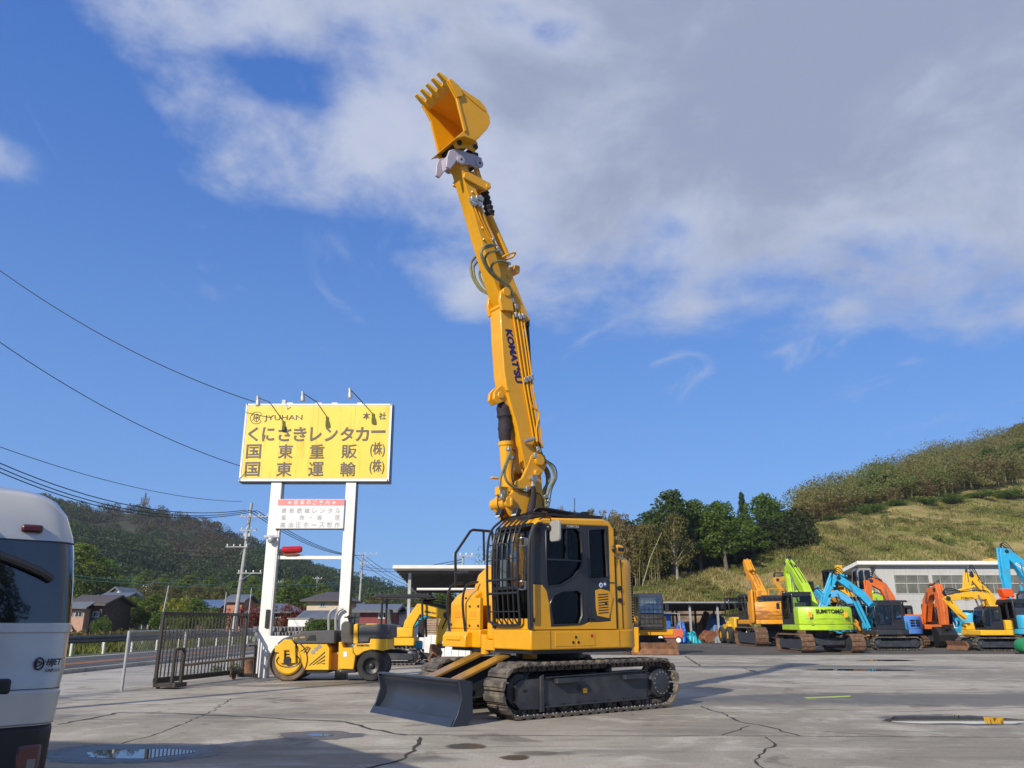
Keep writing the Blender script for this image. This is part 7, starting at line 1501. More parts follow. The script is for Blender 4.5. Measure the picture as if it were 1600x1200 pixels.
# 17 yellow one seen front-on behind the big excavator
F17, o17 = fr(1012, 39, -PI / 2)
t = machine('guarded_cab_excavator', 'yellow excavator with guarded glass cab and brown blade just right of the big excavator', o17, -PI / 2, YEL, W=2.1, L=2.7, shoe=.42, tz=.62, deck=.92, hz=1.65, tail=1.2, front=1.05, cab_h=2.68, cab_w=1.12, cab_y=.0, uw=2.0, boom=[(.9, 1.0), (1.5, 1.5), (1.9, 1.2)], boom_y=-.82, bw=.26, boom_w=(.4, .36, .26), arm=[(1.9, 1.2), (1.8, .5), (1.7, .1)], aw=.2, arm_w=(.26, .2, .16), blade=(1.75, .52, RUST), cyl=False, glass=PALEG)
m = MB()
for y in np.linspace(-.5, .5, 6): m.tube([(1.36, y, 1.3), (1.38, y, 2.4)], .008, 5)
for z in np.linspace(1.3, 2.4, 6): m.tube([(1.37, -.5, z), (1.37, .5, z)], .008, 5)
obj('window_guard', m, BLACKP, t)
# 18 bucket machine beyond the roof
F18, o18 = fr(1590, 86, PI)
machine('roof_top_excavator', 'yellow excavator behind the warehouse, only its raised slatted bucket showing above the roof', o18, PI, YEL2, W=2.8, L=4, deck=1.2, hz=2.3, boom=X(F18, [(1585, 940), (1578, 910), (1572, 885), (1562, 868)]), bw=.4, bucket=((F18.xz(1538, 868)[0] - .2, F18.xz(1538, 873)[1]), PI + .15, 1.55, 1.4, YEL2), cyl=True)

# ---- yellow mini with canopy and folded arm beside the sign
F19, o19 = fr(612, 29.5, .0)
t = machine('canopy_mini_excavator', 'yellow mini excavator with black canopy, its arm folded down between sign post and big excavator', o19, 0.0, YEL2, W=1.7, L=2.2, shoe=.34, tz=.52, deck=.72, hz=1.35, tail=.95, front=.9, cab='canopy', cab_h=2.32, cab_w=1.15, uw=1.6, trackm=SHOE, group='machines beside the sign',
        boom=X(F19, [(632, 1000), (640, 974), (655, 951), (698, 961)]), bw=.22, boom_w=(.30, .36, .40, .30), arm=X(F19, [(699, 960), (691, 982), (686, 1000), (684, 1012)]), aw=.18, arm_w=(.34, .28, .18), bucket=((F19.xz(684, 1012)[0] - .25, .66), -PI / 2 - .25, .62, .55, RUST), cyl=False, blade=(1.5, .36, RUST), cabm=CHAR)
text('lettering', 'KOMATSU', BTXT, t, (*[v for v in (F19.xz(663, 957, -.115)[0],)], -.116, F19.xz(663, 957, -.115)[1]), (1, 0, -.16), (0, 0, 1), width=.40, height=.07, bold=.02, depth=.006)
A = F19.xz(640, 985); B = F19.xz(668, 957); m = MB(); m.tube([(A[0], -.0, A[1]), ((A[0] + B[0]) / 2, 0, (A[1] + B[1]) / 2 - .02), (B[0], 0, B[1] - .06)], .075, 10); obj('boom_cylinder', m, TEAL, t)
m = MB(); m.box((F19.xz(654, 1008)[0], -.1, F19.xz(654, 1008)[1]), (.3, .3, .3)); obj('blue_cover', m, TEAL, t, bevel=.06)
A = F19.xz(655, 950); B = F19.xz(697, 956); m = MB(); m.tube([(A[0] + .1, 0, A[1] + .22), (B[0], 0, B[1] + .14)], .05, 8); obj('arm_cylinder', m, BHOSE, t)

# ================================================================== THE ROAD ROLLER
def build_roller():
    d = 20.9; o = gnd(516, 1062); fr_ = Frame((o.x, d + .62), math.pi); T = thing('road_roller', 'yellow combination road roller with smooth steel front drum and rubber rear tyres', 'road roller', (o.x, d + .62, 0), math.pi, 'machines beside the sign')
    X = lambda L: [fr_.xz(a, b, .55) for a, b in L]
    def pr(name, L, y0, y1, m_, par=T, bev=.015): m = MB(); m.prism(X(L), y0, y1); return obj(name, m, m_, par, bevel=bev)
    dc = X([(451, 1032)])[0]; r = X([(451, 999)])[0][1] - X([(451, 1066)])[0][1]; r = dc[1]
    m = MB(); m.lathe([(r - .03, -.58), (r, -.56), (r, .56), (r - .03, .58), (r - .03, .52), (.05, .5)], (dc[0], 0, r), 'y', 40); dr = obj('drum', m, mat('drum_steel', (.16, .12, .085), .45, metal=.5, var=.3, vs=3, dirt=.6, dcol=(.16, .10, .06)), T, smooth=40)
    m = MB(); m.lathe([(.05, .525), (.33, .53), (.34, .55), (.30, .585), (.05, .59)], (dc[0], 0, r), 'y', 28); hb = obj('drum_hub', m, YEL2, dr, bevel=.004)
    m = MB(); m.cyl((dc[0], .58, r), (dc[0], .66, r), .10, n=16); m.tube([(dc[0] + .24 * math.cos(a) * 1.2, .60, r + .15 * math.sin(a)) for a in np.linspace(0, 2 * math.pi, 25)], .012, 5); obj('hydraulic_motor', m, CHAR, hb)
    pr('front_yoke', [(431, 1019), (431, 1008), (437, 1007), (446, 999), (457, 999), (463, 1007), (464, 1036), (455, 1036), (454, 1016), (446, 1016), (446, 1036), (439, 1036), (437, 1019)], .60, .66, YEL2)
    pr('front_body', [(464, 1006.5), (511, 1006.5), (515, 1013), (514, 1047), (476, 1047), (470, 1031), (464, 1025)], -.56, .56, YEL2)
    hd = pr('bonnet', [(432, 1006), (441, 998), (475, 986), (499, 985), (523, 985), (523, 1006)], -.55, .55, GREYP, bev=.03)
    m = MB(); m.prism(X([(478, 1001), (484, 993), (493, 992), (494, 1001)]), .551, .556); obj('bonnet_vent', m, BLACK, hd)
    m = MB(); a = X([(457, 999.5)])[0]; text('lettering', 'JV 40', STICK, hd, (a[0], .553, a[1]), (-1, 0, .10), (0, 0, 1), width=.31, height=.05, bold=.02, depth=.004)
    m = MB()
    for k in range(4): 
        m.prism(X([(482 + k * 6, 1040 - k * 1), (484 + k * 6, 1040 - k), (508, 1020 + k * 6), (508, 1018 + k * 6)]), .561, .566)
    for k in range(3): m.prism(X([(469 + k * 5, 1018 + k * 1.5), (471 + k * 5, 1018 + k * 1.5), (482 + k * 2, 1010 + k), (480 + k * 2, 1010 + k)]), .561, .566)
    obj('side_louvre', m, CHAR, T)
    m = MB()
    for px, py in ((489, 1019), (494, 1014), (499, 1010)): a = X([(px, py)])[0]; m.cyl((a[0], .56, a[1]), (a[0], .568, a[1]), .05, n=14)
    obj('round_sticker', m, MIRR, T)
    pr('side_skirt', [(476, 1048), (512, 1047), (512, 1052), (477, 1053)], -.5, .5, CHAR)
    pr('articulation_frame', [(512, 1020), (532, 1020), (532, 1048), (513, 1048)], -.3, .3, CATY)
    pr('rear_body', [(530, 1003), (534, 1003), (537, 1012), (552, 1012), (552, 1019), (556, 1024), (553, 1046), (529, 1045)], -.6, .6, YEL2)
    pr('fender', [(552.5, 1010), (557, 1006), (578, 1005), (579, 998), (606, 998), (606, 1015), (598, 1017), (590, 1015.5), (580, 1015), (569, 1018), (560, 1024), (556.5, 1024), (552.5, 1018)], -.6, .585, YEL2)
    pr('rear_pillar', [(552, 1006), (553, 976), (559, 974), (559.5, 1005.5)], -.6, .56, YEL2)
    tk = pr('water_tank', [(560, 1004.5), (561, 978), (566, 976), (596, 975), (611, 977), (611, 997.5), (579, 997.5), (577.5, 1004.5)], -.58, .60, GREYP, bev=.04)
    pr('side_step', [(527, 1047), (556, 1046), (556, 1051), (527, 1052)], -.5, .6, CHAR)
    a = X([(540, 1022)])[0]; m = MB(); m.box((a[0], .602, a[1]), (.09, .006, .12)); obj('white_sticker', m, WSTICK, T)
    a = X([(558, 1009.5)])[0]; text('lettering', 'KOMATSU', BTXT, T, (a[0], .602, a[1]), (-1, 0, 0), (0, 0, 1), width=.30, height=.045, bold=.03, depth=.004)
    # seat, levers, hoops
    m = MB(); m.prism(X([(529, 1005), (530, 975), (536, 970), (546, 973), (545, 990), (551, 1000), (549, 1008)]), -.2, .35); obj('driver_seat', m, SEATM, T, bevel=.05)
    m = MB(); q = X([(545, 972), (541, 962), (548, 975), (550, 960)]); m.tube([(q[0][0], .3, q[0][1]), (q[1][0], .3, q[1][1])], .04, 8); m.tube([(q[2][0], .1, q[2][1]), (q[3][0], .1, q[3][1])], .015, 6); m.tube([(q[0][0] + .2 * math.cos(a), .1 + .2 * math.sin(a), q[0][1] + .12) for a in np.linspace(0, 6.28, 18)], .016, 6); obj('steering_wheel', m, BLACKP, T)
    for y in (.42, -.42):
        m = MB(); q = X([(512, 985), (512, 965), (516, 955), (524, 950)]); m.tube(smooth_path([(p[0], y, p[1]) for p in q], 5), .035, 8); obj('grab_hoop', m, MIRR, T)
    wc = X([(580, 1041)])[0]; wr = .44
    wr = wc[1]
    for y in (.46, .16, -.16, -.46):
        m = MB(); m.lathe([(wr * .62, -.12), (wr * .92, -.125), (wr, -.09), (wr, .09), (wr * .92, .125), (wr * .62, .12)], (wc[0], y, wr), 'y', 32, False); w = obj('tyre', m, RUBBER, T, smooth=40)
        m = MB(); m.lathe([(.05, -.1), (wr * .6, -.1), (wr * .62, -.08), (wr * .62, .10), (wr * .56, .10), (wr * .50, .03), (wr * .2, .0), (wr * .16, .05), (.02, .06)], (wc[0], y, wr), 'y', 24); obj('rim', m, CHAR, w)
build_roller()

# ---- forklift, loader, tarps and spools under the open shed
def build_forklift():
    o = at(1043, 985, 57); T = thing('forklift', 'small red-orange forklift with white wheels parked in front of the open shed', 'forklift', (o.x, 57, 0), math.pi * .97)
    m = MB(); m.prism([(-.95, .35), (.75, .35), (.75, .62), (.1, .62), (-.1, .95), (-.95, .98), (-1.05, .7)], -.5, .5); obj('body', m, mat('faded_red_paint', (.60, .13, .06), .5, var=.1, dirt=.3), T, bevel=.05)
    m = MB(); m.box2(-.55, -.1, -.28, .28, .95, 1.1); m.box2(-.6, -.5, -.28, .28, 1.1, 1.45); obj('seat', m, SEATM, T, bevel=.05)
    for x, r in ((.55, .30), (-.65, .24)):
        for y in (-.46, .46):
            m = MB(); m.lathe([(r * .6, -.09), (r, -.08), (r, .08), (r * .6, .09)], (x, y, r), 'y', 20); w = obj('wheel', m, RUBBER, T); m = MB(); m.lathe([(.02, -.095), (r * .66, -.095), (r * .66, .095), (.02, .095)], (x, y, r), 'y', 16); obj('rim', m, SIGNW, w)
    m = MB()
    for y in (-.45, .45): m.tube([(-.85, y, .9), (-.8, y, 1.95), (.3, y, 2.0), (.45, y, 1.0)], .035, 6)
    m.tube([(-.8, -.45, 1.95), (-.8, .45, 1.95)], .035, 6); m.tube([(.3, -.45, 2.0), (.3, .45, 2.0)], .035, 6); obj('overhead_guard', m, GALV, T)
    m = MB()
    for y in (-.3, .3): m.box2(.80, .90, y - .05, y + .05, .1, 2.05)
    for z in (.4, 1.2, 2.0): m.box2(.82, .88, -.25, .25, z, z + .1)
    obj('mast', m, GALV, T); m = MB()
    for y in (-.25, .25): m.prism([(.92, .7), (.96, .7), (.96, .10), (1.9, .08), (1.9, .05), (.92, .05)], y - .05, y + .05)
    obj('fork', m, CHAR, T)
build_forklift()
def build_loader():
    o = at(1152, 985, 58); T = thing('wheel_loader', 'yellow wheel loader seen from behind with black radiator and glass cab beside the open shed', 'wheel loader', (o.x, 58, 0), math.pi / 2)
    m = MB(); m.prism([(-1.5, .55), (1.2, .55), (1.2, 1.2), (0, 1.25), (-.1, 1.75), (-1.45, 1.7)], -.55, .55); m.box2(-.5, .9, -.75, .75, .9, 1.25); b = obj('body', m, YEL2, T, bevel=.05)
    m = MB(); m.box2(-1.56, -1.5, -.42, .42, .75, 1.6); m.box2(-1.65, -1.45, -.8, .8, .45, .85); g = obj('rear_grille', m, CHAR, b, bevel=.02); m = MB(); m.box2(-1.66, -1.651, -.2, .2, .6, .8); obj('number_plate', m, WSTICK, g)
    m = MB(); m.sheet([(-.6, 1.76), (.6, 1.76), (.55, 2.95), (-.55, 2.95)], [[(-.5, 1.9), (.5, 1.9), (.45, 2.8), (-.45, 2.8)]], -.62, -.56); m.sheet([(-.6, 1.76), (.6, 1.76), (.55, 2.95), (-.55, 2.95)], [[(-.5, 1.9), (.5, 1.9), (.45, 2.8), (-.45, 2.8)]], .56, .62); m.box2(-.65, .65, -.68, .68, 2.96, 3.05); m.box2(-.6, -.54, -.555, .555, 1.76, 1.95); m.box2(-.55, -.5, -.555, .555, 2.8, 2.955); c = obj('cab', m, CHAR, T, bevel=.02)
    g = MB(); g.quad((-.56, -.55, 1.95), (-.56, .55, 1.95), (-.53, .55, 2.8), (-.53, -.55, 2.8)); obj('rear_window', g, glass_mat('greenish_glass', (.35, .5, .42)), c, fix=False)
    for x in (-.95, .95):
        for y in (-.78, .78): m = MB(); m.lathe([(.25, -.17), (.5, -.18), (.56, -.12), (.56, .12), (.5, .18), (.25, .17)], (x, y, .56), 'y', 22, False); w = obj('wheel', m, RUBBER, T); m = MB(); m.lathe([(.03, -.16), (.28, -.15), (.28, .15), (.03, .16)], (x, y, .56), 'y', 14); obj('rim', m, YEL2, w)
    m = MB(); m.prism([(1.9, .1), (2.6, .1), (2.3, .5), (2.2, .95), (1.9, .8)], -1.0, 1.0); obj('bucket', m, RUST, T, bevel=.02); m = MB()
    for y in (-.4, .4): m.prism([(.6, 1.3), (.8, 1.45), (2.0, .7), (1.9, .5)], y - .06, y + .06)
    obj('lift_arm', m, YEL2, T)
    for s in (-1, 1): m = MB(); m.tube([(.0, s * .65, 2.7), (-.2, s * .95, 2.6)], .02, 5); m.box((-.2, s * .98, 2.45), (.05, .2, .35)); obj('mirror', m, CHAR, T)
build_loader()
def tarp(px0, px1, ytop, d, label, m_, seed, depth=1.6, cat='tarp', peak=.5):
    a, b = at(px0, 985, d), at(px1, 985, d); H_ = at(px0, ytop, d).z; w = b.x - a.x; r = np.random.default_rng(seed); nx, ny = 18, 10; V = []
    for j in range(ny):
        for i in range(nx):
            u, v = i / (nx - 1), j / (ny - 1); e = (1 - abs((u - peak) / (peak if u < peak else 1 - peak)) ** 1.6) * (1 - abs(2 * v - 1) ** 2.2); z = H_ * max(0, e) ** .6 * (1 + .10 * math.sin(u * 17 + seed + v * 3)) + .05 * r.random()
            V.append((w * (u - .5) + .05 * r.normal(), depth * (v - .5) + .10 * math.sin(u * 14 + seed), z if 0 < i < nx - 1 and 0 < j < ny - 1 else -.02))
    F = [(j * nx + i, j * nx + i + 1, (j + 1) * nx + i + 1, (j + 1) * nx + i) for j in range(ny - 1) for i in range(nx - 1)]
    m = MB(); m.add(V, F); tag(obj('tarpaulin', m, m_, None, 0, 60, ((a.x + b.x) / 2, d, 0)), label, cat, 'covered heaps under the open shed')
BTARP = mat('blue_tarp', (.03, .16, .55), .5, var=.2, vs=2, bump=.3, bs=6); TTARP = mat('turquoise_tarp', (.03, .42, .52), .5, var=.2); BRT = mat('brown_tarp', (.16, .075, .04), .8, var=.3); DBT = mat('faded_blue_tarp', (.07, .17, .34), .6, var=.25, bump=.3, bs=6); GYT = mat('grey_sheet', (.2, .22, .24), .7, var=.25)
tarp(1054, 1073, 970, 59.5, 'bright blue tarpaulin heap right of the forklift', BTARP, 1); tarp(1071, 1091, 987, 59, 'low turquoise tarpaulin heap beside the bright blue one', TTARP, 2, 1.2)
tarp(1104, 1143, 960, 63, 'big faded blue tarpaulin tent in the right bay of the shed', DBT, 3, 3.0, peak=.3); tarp(1088, 1118, 958, 66, 'tall brown covered heap in the middle bay of the shed', BRT, 4, 3.0, peak=.6); tarp(1114, 1138, 991, 60, 'low grey sheet on the ground in front of the blue tent', GYT, 5, 1.2)
for px, w, yt, lab in ((1036, 22, 959, 'tall blue storage bin in the left bay of the shed'), (1030, 14, 972, 'lower blue storage bin at the left shed post')):
    o = at(px, 985, 62 if w == 22 else 60); H_ = at(px, yt, o.y).z; ww = w / FPX * o.y; T = thing('storage_bin', lab, 'bin', (o.x, o.y, 0)); m = MB(); m.loft([[(x * k, y * k, z) for x, y in ((-ww / 2, -.6), (ww / 2, -.6), (ww / 2, .6), (-ww / 2, .6))] for k, z in ((.9, 0), (1, H_ - .12))]); obj('bin_body', m, BTARP, T, bevel=.03); m = MB(); m.box((0, 0, H_ - .06), (ww * 1.06, 1.28, .11)); obj('lid', m, BTARP, T, bevel=.02)
for px, py, r, lab in ((1107, 988, .42, 'brown cable spool standing in the middle bay of the shed'), (1101, 995, .3, 'smaller brown cable spool in front of the standing one')):
    o = at(px, 985, 60.5 if r > .4 else 59.6); T = thing('cable_spool', lab, 'cable spool', (o.x, o.y, 0), .5)
    for y in (-.3, .3): m = MB(); m.lathe([(.03, -.03), (r, -.03), (r, .03), (.03, .03)], (0, y, r), 'y', 20); obj('flange', m, mat('spool_wood', (.30, .13, .07), .8, var=.2), T)
    m = MB(); m.cyl((0, -.27, r), (0, .27, r), r * .55); obj('drum', m, RUST, T)
o = at(1203 + 130, 1018, 43); o = gnd(1342, 1017); T = thing('cardboard_box', 'small tan box lying on the ground right of the lime tracks', 'box', (o.x, o.y, 0), .3); m = MB(); m.box((0, 0, .19), (.62, .45, .37)); obj('carton', m, mat('cardboard', (.42, .25, .10), .8, var=.15), T, bevel=.01); m = MB(); m.box((0, -.23, .19), (.05, .006, .36)); obj('tape', m, MIRR, T)
o = gnd(1333, 1017); m = MB(); m.loft([[(.18 * k * math.cos(a) * (1 + .3 * math.sin(3 * a)), .15 * k * math.sin(a), z) for a in np.linspace(0, 2 * math.pi, 10)[:-1]] for k, z in ((1.2, 0), (1.0, .2), (.7, .5), (.2, .78))]); tag(obj('plastic_sack', m, SIGNW, None, .01, 40, (o.x, o.y, 0)), 'crumpled white sack leaning beside the tan box', 'sack')
o = gnd(1603, 1022); T = thing('green_roller', 'green round-bodied plate compactor cut by the right picture edge', 'compactor', (o.x, o.y, 0)); GRN = mat('green_paint', (.02, .22, .08), .4, var=.1); m = MB(); m.lathe([(.05, -.35), (.30, -.33), (.34, -.2), (.34, .2), (.30, .33), (.05, .35)], (0, 0, .36), 'y', 20); obj('body', m, GRN, T); m = MB(); m.tube([(.1, -.2, .5), (.6, -.2, 1.0), (.6, .2, 1.0), (.1, .2, .5)], .025, 6); obj('handle', m, CHAR, T); m = MB(); m.box((0, 0, .03), (.7, .5, .06)); obj('base_plate', m, CHAR, T)
# ================================================================== BUILDINGS
SHEETW = mat('warehouse_sheeting', (.50, .50, .47), .6, var=.05, vs=.6, dirt=.35, dcol=(.36, .35, .32), ds=.8, dlo=.5, streak=True)
ROOFW = mat('white_roof_edge', (.80, .80, .78), .5, var=.03); PURL = mat('dark_steel', (.07, .07, .072), .55, var=.2)
PANEW = mat('dull_window', (.16, .16, .13), .25, var=.25, vs=1.2); CREAM = mat('cream_render', (.62, .50, .36), .8, var=.06, dirt=.2, dcol=(.42, .34, .25)); TILEB = mat('brown_roof_tiles', (.085, .065, .055), .6, var=.25, vs=6, bump=.4, bs=9); TILEG = mat('grey_roof_tiles', (.13, .14, .155), .45, var=.2, vs=6, bump=.4, bs=9)
BRICK = mat('terracotta_wall', (.45, .20, .13), .85, var=.1); PINKW = mat('pinkish_wall', (.48, .28, .20), .85, var=.1); WOODW = mat('dark_timber', (.085, .055, .04), .8, var=.25); MAROON = mat('maroon_wall', (.22, .045, .045), .7, var=.12)
def build_warehouse():
    d = 66; a = at(1380, 985, d); T = thing('warehouse', 'long pale grey metal warehouse with white roof edge and band of dull windows', 'warehouse', (a.x, d, 0)); Lw = 30; Hh = at(1380, 883, d).z
    w0 = at(1408, 985, d).x - a.x; z0, z1 = at(1408, 927, d).z, at(1408, 899, d).z; hs = [(w0 + k * 3.05, w0 + k * 3.05 + 2.75) for k in range(6)]
    m = MB(); m.sheet([(0, -.1), (Lw, -.1), (Lw, Hh), (0, Hh)], [[(x0, z0), (x1, z0), (x1, z1), (x0, z1)] for x0, x1 in hs], 0, .12); m.prism([(.12, -.1), (6, -.1), (6, Hh - .9), (.12, Hh - .1)], 0, .12, 'x'); m.prism([(.12, -.1), (6, -.1), (6, Hh - .9), (.12, Hh - .1)], Lw - .12, Lw, 'x'); m.box2(.12, Lw - .12, 5.9, 6, -.1, Hh - .9); wl = obj('wall', m, SHEETW, T)
    m = MB()
    for x in np.arange(.6, Lw, .9): m.box2(x - .012, x + .012, -.012, .0, 0, Hh - .1)
    m.box2(0, Lw, -.013, 0, Hh * .52, Hh * .52 + .02); obj('wall_seam', m, mat('seam_grey', (.40, .40, .38), .6), wl)
    for x0, x1 in hs:
        m = MB(); m.box2(x0 - .06, x0, -.03, .1, z0 - .06, z1 + .06); m.box2(x1, x1 + .06, -.03, .1, z0 - .06, z1 + .06); m.box2(x0, x1, -.03, .1, z0 - .06, z0); m.box2(x0, x1, -.03, .1, z1, z1 + .06); zm = z0 + (z1 - z0) * .55; m.box2(x0, x1, -.02, .08, zm - .03, zm + .03); w = obj('window', m, SHEETW, T)
        m = MB(); m.box2(x0, x1, .03, .05, z0, z1); p_ = obj('pane', m, PANEW, w); m = MB(); m.box2(x0 + .9, x0 + .93, .02, .03, z0, zm); m.box2(x0 + 1.8, x0 + 1.83, .02, .03, z0, zm); obj('glazing_bar', m, SHEETW, w)
    m = MB(); m.prism([(-.5, Hh + .01), (6.5, Hh - .9), (6.5, Hh - .6), (-.5, Hh + .30)], -1.6, Lw + 1, 'x'); obj('roof', m, ROOFW, T, bevel=.02); m = MB(); m.box2(-1.5, -1.3, .3, .5, 0, Hh - .15); m.box2(-.5, -.3, 3, 3.2, 0, Hh - .6); m.box2(-1.5, -.05, 3.3, 3.4, Hh - .9, Hh - .6); obj('eave', m, PURL, T)
build_warehouse()
def open_shed(name, label, x0, x1, y0, y1, zf, zb, posts, edge, roofm, par_under, rails=()):
    T = thing(name, label, 'shed', (x0, y0, 0)); W_ = x1 - x0; D_ = y1 - y0; m = MB(); 
    m.add([(0, -.4, zf), (W_, -.4, zf), (W_, D_ + .4, zb), (0, D_ + .4, zb), (0, -.4, zf + edge), (W_, -.4, zf + edge), (W_, D_ + .4, zb + edge), (0, D_ + .4, zb + edge)], [(0, 1, 2, 3), (4, 7, 6, 5), (0, 4, 5, 1), (1, 5, 6, 2), (2, 6, 7, 3), (3, 7, 4, 0)]); rf = obj('roof', m, roofm, T)
    m = MB(); n = max(4, int(D_ / .9))
    for k in range(n): y = D_ * (k + .5) / n; z = zf + (zb - zf) * y / D_; m.box2(.1, W_ - .1, y - .04, y + .04, z - .13, z - .01)
    obj('purlin', m, par_under, rf)
    for x, y in posts:
        z = zf + (zb - zf) * y / D_; m = MB(); m.box2(x - .07, x + .07, y - .07, y + .07, -.05, z - .13); obj('post', m, GALV if y < D_ * .4 else PURL, T)
    if rails:
        m = MB()
        for x_0, x_1, y, z in rails: m.tube([(x_0, y, z), (x_1, y, z)], .06, 8)
        obj('cross_rail', m, SIGNW if name == 'carport' else PURL, T)
    return T
# carport beside the big machine
a = at(612, 970, 40); b = at(772, 970, 40); zf = at(612, 889, 40).z
open_shed('carport', 'open steel carport with thin white roof behind the big excavator', a.x, b.x + .5, 40, 49, zf, zf - .75, [(.75, .4), (2.4, 5.0), (2.9, 8.4), (1.0, 8.2), (b.x - a.x - .4, .4), (4.6, 8.4), (3.6, 8.5)], .16, mat('white_sheet_roof', (.74, .71, .66), .5, var=.06), PURL, [(1.1, b.x - a.x, .5, at(650, 920, 40).z)])
# open shed with the tarps
a = at(1020, 985, 58); b = at(1166, 985, 62); zf = at(1060, 942, 59).z
open_shed('open_shed', 'long low open shed with thin grey roof in front of the grassy bank', a.x, b.x, 60, 67.5, zf, zf - .35, [(1.1, .1), (3.1, .1), (5.1, .1), (.2, .1), (.4, 7), (1.9, 7), (3.5, 7), (5.0, 7), (6.5, 7), (2.8, 5)], .10, mat('grey_sheet_roof', (.30, .32, .35), .5, var=.1), PURL, [(2.8, b.x - a.x, 6.9, zf * .72)])
m = MB(); r_ = np.random.default_rng(2); P = []
for i in range(9):
    for j in range(5): P.append((-.5 + i * .7 + .2 * r_.normal(), .5 * j * .5 + .2 * r_.normal(), j * .62 + .15 * r_.normal()))
m.add(P, [(i * 5 + j, (i + 1) * 5 + j, (i + 1) * 5 + j + 1, i * 5 + j + 1) for i in range(8) for j in range(4)]); o = at(1036, 985, 69); struct(obj('rock_bank', m, mat('brown_rock', (.20, .14, .09), .9, var=.35, vs=1.5, bump=.6, bs=4), None, 0, 0, (o.x, 69, -.1)))
# white site hut with stacked boards leaning on it
a = at(652, 985, 36); b = at(735, 985, 36); T = thing('site_hut', 'low white panelled hut behind the mini excavator bucket', 'hut', (a.x, 36, 0)); W_ = b.x - a.x; Hh = at(700, 992, 36).z; H2 = at(700, 966, 36).z
m = MB(); m.box2(0, W_, 0, 2.4, 0, Hh); wl = obj('wall', m, SIGNW, T); m = MB()
for x in np.arange(.3, W_, .3): m.box2(x - .008, x + .008, -.008, 0, .02, Hh - .02)
obj('panel_seam', m, MIRR, wl)
T = thing('board_stack', 'stack of pale brown boards standing on top of the white hut', 'board stack', (a.x + .25, 36.1, Hh + .002)); n = 7
for k in range(n): m = MB(); z = (H2 - Hh) * k / n; m.box2(.02 * (k % 3), 1.5 - .03 * (k % 2), 0, .9, z, z + (H2 - Hh) / n * .72); obj('board', m, mat('board_wood', (.36, .25, .17), .8, var=.2, vs=5) if k == 0 else bpy.data.materials['board_wood'], T)
m = MB(); m.box2(.55, .63, -.02, 0, 0, H2 - Hh); obj('strap', m, RUST, T)

def hip(mb, x0, x1, y0, y1, z, h, over=.5, ridge=.45):
    x0 -= over; x1 += over; y0 -= over; y1 += over; w = (x1 - x0); i = w * (1 - ridge) / 2; ym = (y0 + y1) / 2
    mb.add([(x0, y0, z), (x1, y0, z), (x1, y1, z), (x0, y1, z), (x0 + i, ym, z + h), (x1 - i, ym, z + h), (x0, y0, z - .15), (x1, y0, z - .15), (x1, y1, z - .15), (x0, y1, z - .15)], [(0, 1, 5, 4), (1, 2, 5), (2, 3, 4, 5), (3, 0, 4), (6, 7, 1, 0), (7, 8, 2, 1), (8, 9, 3, 2), (9, 6, 0, 3), (9, 8, 7, 6)])
def gable(mb, x0, x1, y0, y1, z, h, over=.4, along='x'):
    if along == 'x':
        ym = (y0 + y1) / 2; mb.prism([(y0 - over, z - .1), (ym, z + h), (y1 + over, z - .1), (y1 + over, z + .08), (ym, z + h + .2), (y0 - over, z + .08)], x0 - over, x1 + over, 'x')
    else:
        xm = (x0 + x1) / 2; mb.prism([(x0 - over, z - .1), (xm, z + h), (x1 + over, z - .1), (x1 + over, z + .08), (xm, z + h + .2), (x0 - over, z + .08)], y0 - over, y1 + over, 'y')
def house(name, label, px0, px1, ye, yr, d, wallm, roofm, depth=7.0, roof='hip', wins=(), ridge=.4, second=None, along='x', base=0.0):
    a, b = at(px0, 965, d), at(px1, 965, d); W_ = b.x - a.x; ze = at(px0, ye, d).z; zr = at(px0, yr, d).z; T = thing(name, label, 'house', (a.x, d, base), 0, 'houses beyond the road')
    X0 = lambda px: at(px, 965, d).x - a.x
    Z0 = lambda py: at((px0 + px1) / 2, py, d).z
    hs = [[(X0(p0), Z0(q1)), (X0(p1), Z0(q1)), (X0(p1), Z0(q0)), (X0(p0), Z0(q0))] for p0, p1, q0, q1 in wins]
    m = MB(); m.sheet([(0, -.3), (W_, -.3), (W_, ze), (0, ze)], hs, 0, .15); m.box2(0, .15, .15, depth, -.3, ze); m.box2(W_ - .15, W_, .15, depth, -.3, ze); m.box2(.15, W_ - .15, depth - .15, depth, -.3, ze)
    if roof == 'gable' and along == 'y': m.prism([(0, ze), (W_, ze), (W_ / 2, zr - .1)], .0, .15)
    if roof == 'gable' and along == 'x':
        for x in (0, W_ - .15): m.prism([(0, ze), (depth, ze), (depth / 2, zr - .1)], x, x + .15, 'x')
    obj('wall', m, wallm, T)
    m = MB(); hip(m, 0, W_, 0, depth, ze + .15, zr - ze, .6, ridge) if roof == 'hip' else gable(m, 0, W_, 0, depth, ze, zr - ze, .5, along); obj('roof', m, roofm, T)
    for (p0, p1, q0, q1), h in zip(wins, hs):
        x0, x1, z0, z1 = X0(p0), X0(p1), Z0(q1), Z0(q0); m = MB(); m.sheet([(x0 - .05, z0 - .05), (x1 + .05, z0 - .05), (x1 + .05, z1 + .05), (x0 - .05, z1 + .05)], [[(x0 + .05, z0 + .05), ((x0 + x1) / 2 - .03, z0 + .05), ((x0 + x1) / 2 - .03, z1 - .05), (x0 + .05, z1 - .05)], [((x0 + x1) / 2 + .03, z0 + .05), (x1 - .05, z0 + .05), (x1 - .05, z1 - .05), ((x0 + x1) / 2 + .03, z1 - .05)]], -.05, .05)
        w = obj('window', m, GALV, T); m = MB(); m.box2(x0 + .05, x1 - .05, .01, .02, z0 + .05, z1 - .05); obj('pane', m, gl2, w)
    return T
